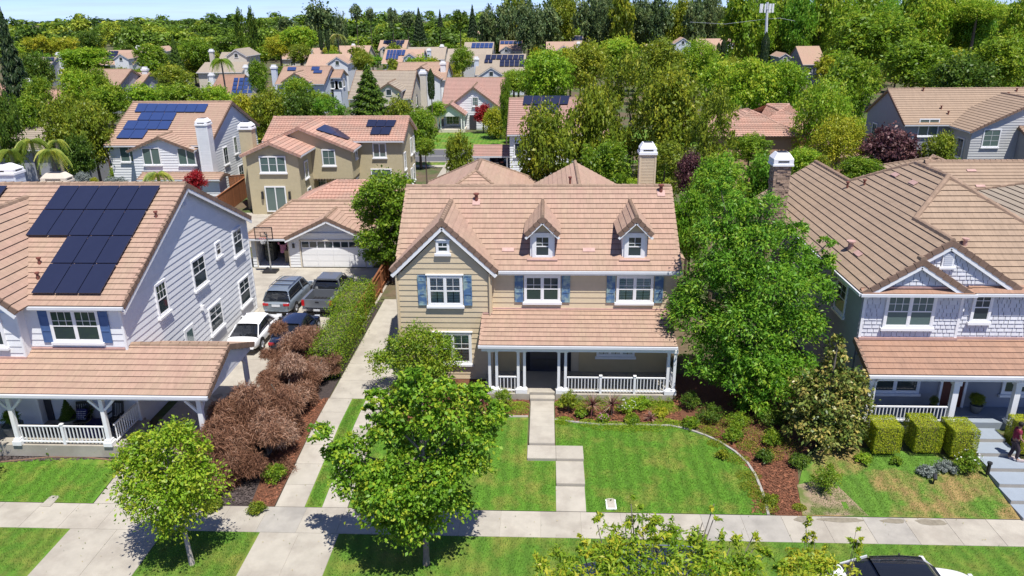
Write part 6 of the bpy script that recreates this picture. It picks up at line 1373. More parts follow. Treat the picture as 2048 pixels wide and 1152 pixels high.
# street trees
bigtree('maple_tree', 'young bright green street maple beside the left driveway apron', (-12.45, 21.5, 0), [(-13.0, 21.7, 2.2, 1.15), (-12.1, 21.9, 2.6, 1.05), (-13.9, 21.9, 2.9, .95), (-12.9, 21.3, 3.2, 1.2), (-12.0, 21.6, 3.6, .85), (-13.5, 21.8, 4.0, .95), (-12.5, 21.9, 4.5, .9), (-14.2, 22.0, 3.9, .6), (-12.5, 21.8, 5.1, .45), (-11.8, 22, 4.3, .5), (-13.7, 21.8, 4.8, .4), (-13.0, 21.1, 1.7, .7)], 16500, .13, 'lime', r0=.09, seed=3, mt=mat('pale_bark', (.38, .33, .29), .9, .2), top=(-12.8, 21.8, 4.8), ratio=.5, clump=.36, fill=.35)
T2L = [(-4.4, 21.6, 1.9, 1.1), (-5.6, 21.7, 2.1, 1.0), (-3.4, 21.9, 2.4, 1.0), (-6.4, 22.0, 3.0, 1.0), (-5.1, 21.2, 3.1, 1.2), (-3.7, 21.4, 3.4, 1.15), (-2.7, 22, 3.9, .95), (-6.7, 22.2, 4.2, .75), (-7.6, 22.2, 4.9, .5), (-7.2, 22.3, 4.0, .5), (-4.0, 22.8, 4.2, 1.1), (-2.3, 22.3, 4.8, .9), (-1.7, 22.4, 5.5, .65), (-3.2, 22, 5.5, 1.05), (-4.6, 22.3, 5.6, .95), (-5.3, 22.2, 5.0, .8), (-4.3, 22.2, 6.5, .8), (-3.1, 22.1, 6.5, .7), (-4.2, 22.1, 7.2, .4), (-5.6, 22.3, 6.2, .45), (-6.0, 22.9, 5.4, .35), (-2.2, 22.3, 6.4, .5), (-4.9, 22.0, 4.2, .6), (-5.8, 21.4, 3.9, .6)]
bigtree('maple_tree', 'street maple at the left photo edge, only a few leafy tips in view', (-24.2, 24.6, 0), [(-23.6, 26.2, 3.5, 1.0), (-24.6, 25.6, 4.2, 1.4), (-24.8, 25.6, 2.8, 1.3), (-23.1, 25.6, 2.6, .75), (-25.0, 24.6, 3.6, 1.4), (-23.9, 24.4, 2.6, 1.0), (-23.5, 27.0, 4.2, .6), (-24.2, 25.0, 5.0, 1.0)], 9000, .14, 'maple', r0=.1, seed=6, clump=.34, fill=.4)
T2L = [(a, b, c, d*.9) for a, b, c, d in T2L]
bigtree('maple_tree', 'large bright green street maple in front of the beige house path', (-4.13, 21.75, 0), T2L, 30000, .145, 'maple', r0=.11, seed=5, top=(-4.0, 22.1, 6.8), ratio=.62, clump=.33, fill=.45, tw=.55)
T3L = [(8.6, 31.9, 1.9, 1.1), (10.6, 31.7, 1.7, 1.2), (9.6, 31.5, 2.7, 1.2), (7.5, 32.6, 2.3, 1.0), (11.8, 32.2, 2.4, 1.2), (9.6, 31.3, 1.3, .8), (8.3, 33.6, 2.9, 1.6), (10.2, 32.9, 2.6, 1.7), (7.2, 33.8, 4.3, 1.5), (9.2, 32.6, 4.6, 1.7), (11.4, 33.4, 4.2, 1.6), (12.4, 34, 5.8, 1.3), (7.4, 34, 5.9, 1.3), (10.2, 33, 6.2, 1.8), (8.4, 33.6, 6.8, 1.5), (11.8, 34.2, 7.2, 1.1), (13.0, 34.2, 7.0, .7), (9.4, 33.8, 8.2, 1.5), (7.8, 34.4, 8.2, 1.2), (10.9, 34, 8.3, 1.1), (8.3, 34.4, 9.6, 1.1), (9.9, 34.2, 9.5, 1.0), (8.0, 34.6, 10.5, .7), (6.6, 34, 5.0, .9), (12.6, 33.8, 4.2, .8), (9.0, 32.2, 3.2, 1.2), (11.7, 34.4, 8.6, .55), (12.9, 34.2, 8.0, .5)]
T3L = [(a, b, c, d*.93) for a, b, c, d in T3L]
bigtree('ash_tree', 'tall spreading bright green tree between the beige and shingled houses', (9.4, 34.2, .5), T3L, 60000, .175, 'ash', r0=.26, seed=8, top=(9.2, 34.3, 9.5), ratio=.38, clump=.27, fill=.5, droop=.2, per=34, tw=.5)
T4L = [(11.6, 28.6, 1.2, .9), (12.7, 28.9, 1.1, .9), (12.1, 29.6, 1.3, 1.15), (11.2, 29.2, 1.6, .95), (12.9, 29.7, 1.8, 1.0), (12.0, 29.3, 2.4, 1.1), (11.4, 29.6, 2.9, .8), (13.0, 29.8, 3.0, .85), (12.3, 29.7, 3.6, .8), (12.3, 29.8, 4.4, .55), (12.2, 29.8, 5.1, .35), (13.3, 29.6, 2.4, .7), (11.0, 29.0, 2.3, .55)]
bigtree('magnolia_tree', 'dark glossy tree with bronze yellow leaves at the corner of the shingled house', (12.1, 29.6, .6), T4L, 13000, .18, 'bronze', r0=.12, seed=9, ratio=.5, clump=.38, fill=.35, tw=.6)
T5L = [(*aty(x, y, Y5), r_) for x, y, Y5, r_ in ((1262, 1008, 14.1, .13), (1285, 1030, 14.0, .2), (1310, 1050, 13.9, .26), (1338, 1075, 13.8, .32), (1250, 1050, 14.2, .2), (1225, 1080, 14.0, .33), (1280, 1090, 13.7, .4), (1230, 1130, 13.5, .5), (1320, 1135, 13.4, .55), (1400, 1120, 13.6, .45), (1428, 1008, 14.1, .14), (1405, 1045, 14.0, .15), (1390, 1080, 14, .25), (1460, 1095, 13.8, .3), (1510, 1065, 14.0, .16), (1530, 1110, 13.8, .25), (1490, 1140, 13.6, .4), (1180, 1110, 13.8, .3), (1120, 1120, 13.8, .33), (1080, 1135, 13.7, .28), (1140, 1150, 13.5, .4), (1195, 1050, 14.1, .14), (1160, 1085, 14, .16), (1420, 1160, 13.3, .6), (1280, 1190, 13.0, .8), (1180, 1200, 13.0, .7), (1085, 1180, 13.2, .45), (1500, 1190, 13.2, .6))]
T5L += [(q[0], q[1]-.05, q[2]-.38, .14) for q in T5L if q[3] <= .17]
T5L = [q if q[3] > .17 else (q[0], q[1], q[2], .13, .34) for q in T5L]
bigtree('foreground_tree', 'yellow-green leafy treetop rising from the bottom edge over the street', (2.3, 11.9, 0), T5L, 10500, .13, 'fore', r0=.1, seed=11, top=(2.4, 13.7, 6.6), ratio=.34, clump=.42, fill=.2, droop=.15, tw=.55, tb=.02)
T6L = [(*aty(x, y, Y5), r_) for x, y, Y5, r_ in ((1612, 1052, 14.1, .09), (1628, 1075, 14.0, .11), (1642, 1100, 13.9, .14), (1600, 1120, 13.8, .25), (1650, 1135, 13.6, .3), (1712, 1062, 14.1, .08), (1715, 1085, 14, .1), (1708, 1115, 13.8, .14), (1700, 1145, 13.6, .2), (1610, 1160, 13.3, .45), (1570, 1140, 13.5, .22), (1680, 1180, 13.2, .35))]
T6L += [(q[0], q[1]-.05, q[2]-.38, .12) for q in T6L if q[3] <= .17]
T6L = [q if q[3] > .17 else (q[0], q[1], q[2], .12, .32) for q in T6L]
bigtree('foreground_tree', 'thin upright yellow-green twigs at the bottom edge before the white street car', (6.2, 12.4, 0), T6L, 3400, .11, 'fore', r0=.05, seed=12, top=(6.2, 13.6, 6.0), ratio=.36, clump=.45, fill=.1, tw=.5)
GTL = lobeset(-10.9, 50.2, 4.6, 2.5, 3.9, 14, 4, .45)
bigtree('dense_tree', 'dense dark green tree between the white garage and the beige house', (-10.7, 50.2, .45), GTL, 24000, .19, 'mid', r0=.18, seed=14, ratio=.55, clump=.3, tb=-.1, tw=.5)
CRL = [(a-.6, b, c*.93, d) for a, b, c, d in [(-5.8, 33.8, 2.2, 1.1), (-4.6, 33.9, 2.0, 1.0), (-7.0, 33.6, 2.1, .9), (-5.6, 33.9, 3.3, .9), (-4.6, 34.0, 3.0, .75), (-6.6, 33.8, 3.1, .6), (-5.2, 33.6, 1.3, 1.0), (-7.6, 33.5, 2.5, .45)]]
bigtree('crape_myrtle', 'leafy green shrub-tree against the left gable wall of the beige house', (-5.8, 33.9, .45), CRL, 12000, .12, 'mid', cat='shrub', r0=.07, seed=15, ratio=.5, clump=.38, tb=.12)

# prototype crowns, one unit wide, shared by the many trees behind
def unit(kind, seed):
    r = np.random.default_rng(seed)
    if kind == 'broad': V, t = crown(lobeset(0, 0, 0, 1, 1, 13, seed, .5), 9500, .085, seed, clump=.30, per=20)
    elif kind == 'round': V, t = crown(lobeset(0, 0, 0, 1, 1, 9, seed, .62), 11000, .065, seed, clump=.22, per=16, fill=.75)
    elif kind == 'open': V, t = crown(lobeset(0, 0, 0, 1, 1, 17, seed, .34), 7000, .085, seed, clump=.36, per=20, fill=.4, ratio=.4)
    elif kind == 'far': V, t = crown(lobeset(0, 0, 0, 1, 1, 9, seed, .5), 2600, .15, seed, clump=.3, per=13)
    elif kind == 'twig':
        n = 20000; d = nrm(r.normal(size=(n, 3))); d[:, 2] = np.abs(d[:, 2])*1.0-.25; d = nrm(d); lb = [(r.normal()*.5, r.normal()*.5, r.normal()*.38, r.uniform(.22, .48)) for _ in range(15)]; L_ = np.array(lb); k = r.integers(0, len(lb), n)
        C = L_[k, :3]+d*L_[k, 3:4]*(.2+.95*r.random(n)**.7)[:, None]; A = d+r.normal(size=(n, 3))*.45; A[:, 2] -= .35; t = np.clip(r.random(n)*.5+.35*r.random(len(lb))[k], 0, 1)
        V = leafq(C, r.normal(size=(n, 3))+[0, 0, .5], A, .2*(.4+1.2*r.random(n)), .019, .3)
    elif kind == 'cone':
        n = 8000; h = 1-r.random(n)**.55; ph = r.random(n)*6.283; rr = (1-h)*(.8+.25*np.sin(h*55+2*np.sin(ph*3)))*(.5+.5*r.random(n)**.4)+.02
        C = np.stack([np.cos(ph)*rr, np.sin(ph)*rr, -1+2*h], 1)+r.normal(size=(n, 3))*.02
        A = np.stack([np.cos(ph), np.sin(ph), -.25+0*ph], 1)+r.normal(size=(n, 3))*.3; V = leafq(C, np.stack([np.cos(ph)*.4, np.sin(ph)*.4, 1+0*ph], 1)+r.normal(size=(n, 3))*.5, A, .13, .05, .15); t = np.clip(r.random(n)*.8, 0, 1)
    elif kind == 'column':
        n = 4000; h = r.random(n); ph = r.random(n)*6.283; rr = np.minimum(1, 3*(1-h)**.8)*np.minimum(1, .6+h*2)*(.75+.3*r.random(n)); C = np.stack([np.cos(ph)*rr, np.sin(ph)*rr, -1+2*h], 1)
        V = leafq(C, np.stack([np.cos(ph), np.sin(ph), .4+0*ph], 1)+r.normal(size=(n, 3))*.5, np.tile([0, 0, 1.], (n, 1))+r.normal(size=(n, 3))*.4, .16, .1, .05); V[:, 2] = V[:, 2]; t = r.random(n)
    return V, t
UN = {}
def unitmesh(kind, seed, lf):
    key = (kind, seed)
    if key not in UN: UN[key] = unit(kind, seed)
    k2 = (kind, seed, lf)
    if k2 not in UN: UN[k2] = quadmesh('crown_'+kind, UN[key][0], UN[key][1], LF[lf])
    return UN[k2]
_tm = MB().tube([(0, 0, 0), (.02, 0, .4), (-.02, .02, .8), (0, 0, 1)], [1.3, 1, .7, .35], 7)
_trunkme = None
cnt = [0]
def tree(kind, lf, px, py, rx, ry, Y, label, group=None, cat='tree', name='leafy_tree', seeds=4, gzv=.45, rpx=True, mt=M_DTRUNK, zmin=None):
    global _trunkme
    c = aty(px, py, Y)
    if c.z > 9.5 and kind in ('broad', 'round', 'open') and Y < 175 and name == 'leafy_tree':
        for _ in range(60):
            if c.z <= 8.2: break
            Y += 2; c = aty(px, py, Y)
    dep = (c-Vector((0, 0, CAMZ))).dot(Vector(FW)); Rw = rx*dep/FPX; Rh = ry*dep/FPX*1.04; cnt[0] += 1
    if kind in ('broad', 'open', 'round') and Y < 130 and Rh > 1.2: Rh *= 1.12; c.z -= Rh*.10
    if kind in ('far', 'broad') and Y >= 175 and name == 'leafy_tree' and Rh > 4.5: top_ = c.z+Rh; Rh = (top_-2.5)/2; c.z = top_-Rh
    if kind in ('broad', 'open', 'round') and Y < 135 and c.z-Rh-gzv > 1.0:
        top_ = c.z+Rh; bot_ = max(gzv+.7, c.z-Rh*1.7); Rh = (top_-bot_)/2; c.z = top_-Rh
    zg = gzv; T = thing(name, (c.x, c.y, zg), label, cat, group, rnd.uniform(0, 6.28)); o = link('crown', unitmesh(kind, cnt[0] % seeds, lf), T); o.location = (0, 0, c.z-zg); o.scale = (Rw, Rw, Rh)
    if _trunkme is None: q = _tm.build('trunk', mt, T, local=True); _trunkme = q.data
    else: q = link('trunk', _trunkme, T)
    hgt = max(.5, c.z-zg); q.scale = (max(.08, Rw*.06),)*2+(hgt,); return T

# shrubs in the left bed
BR = [(-13.8, 27.6, 1.75, 1.35, 'front left'), (-12.9, 26.3, 1.45, 1.15, ''), (-13.3, 30.0, 1.9, 1.35, ''), (-12.0, 28.3, 1.75, 1.3, ''), (-12.2, 31.3, 1.95, 1.2, ''), (-12.5, 33.1, 1.9, 1.1, ''), (-11.7, 34.6, 1.7, .85, ''), (-12.9, 36.6, 2.35, 1.2, ''), (-13.3, 35.0, 1.7, .95, '')]
BL = ['rusty brown feathery shrub nearest the carport corner', 'lowest rusty brown shrub, over the dark mulch by the street', 'rusty brown shrub beneath the carport roof edge', 'rusty brown shrub leaning over the driveway edge near its grass strip', 'rusty brown shrub with a pale bare stem above the driveway', 'orange-topped brown shrub hiding the dark navy car', 'small greyish brown shrub at the front end of the green hedge', 'brown shrub standing behind the pickup truck', 'brown shrub beside the white sedan']
for (x, y, z, r_, _), lb in zip(BR, BL):
    T = thing('brown_shrub', (x, y, gz(x, y)), lb, 'shrub', 'rusty brown shrubs along the left bed', rnd.uniform(0, 6)); o = link('crown', unitmesh('twig', int(x*7) % 3, 'brown'), T); o.location = (0, 0, z-gz(x, y)-.35); o.scale = (r_*1.1, r_*1.1, r_*1.15)
    for k in range(3): a = k*2.1; MB().tube([(0.05*math.cos(a), .05*math.sin(a), -.05), (.25*math.cos(a), .25*math.sin(a), z*.5), (.5*math.cos(a), .5*math.sin(a), z-.3)], [.06, .045, .02], 6).build('stem', M_TRUNK, T, local=True)
def hedge(label, x0, x1, y0, y1, z0, z1, lf, n, leaf, name='hedge', seed=1, cat='hedge', group=None, rough_=.1):
    T = thing(name, ((x0+x1)/2, (y0+y1)/2, z0), label, cat, group); r = np.random.default_rng(seed); w_, d, h = x1-x0, y1-y0, z1-z0
    A_ = np.array([w_*d, w_*h, w_*h, d*h, d*h]); f = r.choice(5, n, p=A_/A_.sum()); u, v = r.random(n), r.random(n); ins = rough_*r.random(n)**1.5
    C = np.empty((n, 3)); N = np.zeros((n, 3))
    for k, (a, b, c, nn) in enumerate([(x0+u*w_, y0+v*d, z1-ins, (0, 0, 1)), (x0+u*w_, y0+ins, z0+v*h, (0, -1, 0)), (x0+u*w_, y1-ins, z0+v*h, (0, 1, 0)), (x0+ins, y0+u*d, z0+v*h, (-1, 0, 0)), (x1-ins, y0+u*d, z0+v*h, (1, 0, 0))]):
        s = f == k; C[s] = np.stack([a+0*u, b+0*u, c+0*u], 1)[s]; N[s] = nn
    C += r.normal(size=(n, 3))*rough_*.35; V = leafq(C, N*(2.2 if rough_ < .08 else .9)+r.normal(size=(n, 3))*.6+[0, 0, .2], r.normal(size=(n, 3)), leaf*(.7+.6*r.random(n)), leaf*.55, .05); V -= np.array([(x0+x1)/2, (y0+y1)/2, z0])
    link('foliage', quadmesh('foliage', V, np.clip(r.random(n), 0, 1), LF[lf]), T)
    MB().b2(x0+.15, x1-.15, y0+.15, y1-.15, z0, z1-.15).build('inner_branches', M_DTRUNK, T)
    return T
hedge('long bright green hedge beside the driveway and redwood fence', -12.0, -10.7, 35.0, 41.0, .45, 2.2, 'mid', 19000, .10, seed=2, rough_=.45); hedge('rear stretch of green hedge by the pickup truck', -12.6, -10.9, 41.1, 45.2, .45, 2.2, 'mid', 17000, .10, seed=3, rough_=.5)
for i, (x0, x1, y0, y1, lb) in enumerate(((13.75, 14.85, 28.2, 29.3, 'leftmost clipped cube hedge under the shingled house porch'), (15.45, 16.55, 28.3, 29.5, 'darker clipped cube hedge, second from the left under the porch rail'), (16.8, 17.85, 28.0, 29.2, 'clipped cube hedge just left of the bluish stairs'), (19.75, 20.9, 28.3, 29.5, 'clipped cube hedge right of the bluish stairs'))):
    hedge(lb, x0, x1, y0, y1, .74, 1.95, 'box', 14000, .045, name='cube_hedge', seed=20+i, group='clipped cube hedges', rough_=.035)
def shrub(x, y, r_, lf, label, h=None, n=1500, leaf=.07, cat='shrub', name='shrub', group=None, ratio=.5, seed=None, z=None, **k):
    cnt[0] += 1; zz = gz(x, y) if z is None else z; h = h or r_; T = thing(name, (x, y, zz), label, cat, group)
    lb = [(0, 0, h*.55, r_*.62, h*.45), (r_*.4, .1*r_, h*.4, r_*.5, h*.35), (-r_*.4, -.1*r_, h*.42, r_*.5, h*.35), (0, -r_*.4, h*.35, r_*.45, h*.3), (.1, r_*.3, h*.6, r_*.4, h*.35)]
    V, t = crown(lb, n, leaf, cnt[0]+50, ratio=ratio, clump=.35, fill=.4, **k); link('foliage', quadmesh('foliage', V, t, LF[lf]), T); MB().tube([(0, 0, -.05), (0, 0, h*.5)], .03, 5).build('stem', M_DTRUNK, T, local=True); return T
def flowers(T, r_, h, n, lf='whitef', s=.07):
    r = np.random.default_rng(n); d = nrm(r.normal(size=(n, 3))); d[:, 2] = np.abs(d[:, 2]); C = d*[r_, r_, h*.55]+[0, 0, h*.5]; C = np.repeat(C, 3, 0)+r.normal(size=(n*3, 3))*.015
    link('flower', quadmesh('flower', leafq(C, r.normal(size=(n*3, 3)), r.normal(size=(n*3, 3)), s, s, .1), r.random(n*3), LF[lf]), T)
def cordyline(x, y, z, label, r_=.55, stem=.35, group='spiky cordylines before the porch rail'):
    T = thing('cordyline', (x, y, z), label, 'plant', group); r = np.random.default_rng(int(x*10+90)); Vs = []; n = 70
    for i in range(n):
        a = r.random()*6.28; e = r.uniform(-.3, 1.4); l = r_*r.uniform(.8, 1.1); d = np.array([math.cos(a)*math.cos(e), math.sin(a)*math.cos(e), math.sin(e)]); s_ = np.array([-math.sin(a), math.cos(a), 0])*.028; p = np.array([0, 0, stem])
        for k in range(3):
            q0, q1 = p+d*l*k/3-np.array([0, 0, .05])*(k/3)**2, p+d*l*(k+1)/3-np.array([0, 0, .09])*((k+1)/3)**2; w0, w1 = 1-.3*k, 1-.3*(k+1); Vs += [q0-s_*w0, q0+s_*w0, q1+s_*max(.05, w1), q1-s_*max(.05, w1)]
    V = np.array(Vs); link('leaves', quadmesh('leaves', V, np.repeat(r.random(n), 3), LF['cordy']), T); MB().tube([(0, 0, -.05), (0, 0, stem)], .035, 6).build('stem', M_DTRUNK, T, local=True)
cordyline(2.25, 31.5, gz(2, 31.5), 'spiky maroon cordyline, the left of two beside the porch rail', .72, .6); cordyline(3.15, 31.6, gz(3, 31.6), 'spiky maroon cordyline, the right of two beside the porch rail', .70, .6)
cordyline(-3.0, 32.6, .45, 'maroon cordyline by the corner porch column', .5, .3, None); cordyline(4.9, 31.2, .45, 'small rusty cordyline low in the bed below the railing', .42, .1, None)
for x, y, r_, h, lf, lb in ((1.15, 31.9, .55, 1.1, 'olive', 'wispy yellow-green shrub at the path side of the cordylines'), (1.7, 31.4, .35, .45, 'mid', 'low round green shrub at the foot of the cordyline'), (3.9, 31.9, .55, .6, 'lime', 'bright low flowering shrub below the porch rail'), (4.5, 32.3, .6, .6, 'lime', 'bright green mound between the railing and the small rusty cordyline'),
                        (4.0, 30.9, .45, .45, 'mid', 'small green shrub next to the mowing strip'), (5.4, 31.6, .45, .4, 'yellow', 'yellowish low shrub near the shade of the tall tree'), (2.7, 31.0, .35, .4, 'mid', 'low shrub with pink flowers between the cordylines'), (6.6, 30.6, .5, .5, 'mid', 'shaded green shrub under the tall tree'),
                        (-2.0, 32.2, .6, 1.0, 'mid', 'green shrub left of the front steps'), (-3.4, 31.5, .6, .9, 'mid', 'green shrub below the corner porch column'), (-6.8, 31.7, .5, .8, 'dark', 'dark shrub by the driveway behind the large maple'), (-7.2, 33.0, .5, .9, 'olive', 'olive shrub at the driveway edge of the gable wall'), (8.3, 29.6, .5, .6, 'mid', 'green shrub at the curve of the mowing strip'), (9.3, 28.2, .5, .5, 'dark', 'dark shrub in the shade beside the bark mulch'),
                        (11.2, 26.3, .75, 1.15, 'mid', 'rounded green shrub in the bare patch of the right yard'), (13.3, 28.0, .45, .4, 'lime', 'little lime shrub below the leftmost cube hedge'), (14.6, 27.9, .3, .35, 'mid', 'small dark-based shrub in front of the cube hedges'), (17.3, 27.5, .7, .9, 'mid', 'rose bush beside the bluish stairs'), (16.5, 27.6, .55, .35, 'silver', 'silvery grey lavender mound before the cube hedge'), (15.6, 27.3, .5, .3, 'silver', 'low grey tuft in the dry lawn'),
                        (19.95, 27.2, .5, .5, 'bronze', 'brown-tipped shrub right of the bluish stairs'), (18.7, 29.2, .25, .2, 'mid', 'little green plant on the top stair'), (-21.6, 28.0, .38, .55, 'mid', 'white rose bush, leftmost under the left porch rail'), (-20.4, 28.1, .42, .65, 'mid', 'white rose bush in the middle under the left porch rail'), (-19.3, 28.1, .42, .65, 'mid', 'white rose bush nearest the left porch corner'),
                        (-11.1, 26.4, .6, .8, 'mid', 'green shrub beneath the brown shrubs at the driveway'), (-11.2, 24.5, .45, .4, 'olive', 'low green plant at the bed corner by the sidewalk'), (-13.0, 24.6, .5, .4, 'olive', 'low bushy plant in the dark mulch near the sidewalk'), (-23.8, 27.9, .4, .5, 'dark', 'purple-leaved plant left of the porch post'),
                        (8.9, 25.6, .4, .3, 'olive', 'green tuft in the bark mulch beside the sidewalk'), (9.2, 32.0, .7, .8, 'dark', 'shrub deep in the shade of the tall tree'), (7.6, 28.4, .35, .4, 'olive', 'green tuft just outside the curved mowing strip'), (7.6, 31.2, .8, .8, 'dark', 'dark spreading shrub at the right end of the porch'), (8.7, 30.6, .8, .7, 'mid', 'shaded green shrub under the left side of the tall tree'), (10.2, 30.6, .9, .9, 'dark', 'dark shrub between the tall tree and the glossy tree'), (9.9, 29.3, .6, .6, 'mid', 'green shrub left of the glossy bronze tree'), (10.6, 27.8, .6, .5, 'dark', 'dark low shrub beneath the glossy bronze tree'), (6.9, 32.3, .6, .9, 'dark', 'dark shrub against the porch end column')):  # dark leaves by the porch end put the tall tree's shade into the colour
    T = shrub(x, y, r_, lf, lb, h, n=int(1300+1800*r_))
    if 'rose' in lb: flowers(T, r_*.8, h, 14)
    if 'pink' in lb: flowers(T, r_*.8, h, 22, 'pink', .05)
    if 'flowering' in lb: flowers(T, r_*.8, h, 22, 'whitef', .05)
T = pot(-21.25, 29.15, .85, .42, .55, 'wide grey pot with a small conifer beside the grey door', group='grey pots on the left porch'); o = link('conifer', unitmesh('cone', 1, 'dark'), T); o.scale = (.4, .4, .5); o.location = (0, 0, 1.0)
T = pot(-23.5, 28.6, .85, .42, .5, 'wide grey pot with a bushy plant at the left edge of the photo', group='grey pots on the left porch'); o = link('foliage', unitmesh('broad', 1, 'mid'), T); o.scale = (.4, .4, .4); o.location = (0, 0, .85)
T = pot(-21.0+.35, 29.6, .85, .16, .3, 'small brown pot with a spiky dark plant behind the left rocking chair', M_TRUNK); o = link('foliage', unitmesh('open', 1, 'dark'), T); o.scale = (.3, .3, .35); o.location = (0, 0, .6)
T = pot(19.4, 31.2, 1.06, .26, .4, 'round dark pot with a plant on the shingled house porch', M_POT); o = link('foliage', unitmesh('broad', 2, 'olive'), T); o.scale = (.35, .35, .35); o.location = (0, 0, .65)
T = pot(17.5, 31.2, 1.06, .18, .35, 'slim pot with leaves left of the dark red door', M_POT); o = link('foliage', unitmesh('broad', 3, 'bronze'), T); o.scale = (.22, .22, .3); o.location = (0, 0, .55)
sf = tag(thing('sphere_vase', (-20.95, 29.6, .85), 'round dark blue vase on the left porch floor', 'vase')); MB().lathe((-20.95, 29.6, .85), [(.07, 0), (.16, .12), (.15, .24), (.06, .31), (.07, .34)], 14).build('vase', M_NAVY, T if False else sf, smooth=True)

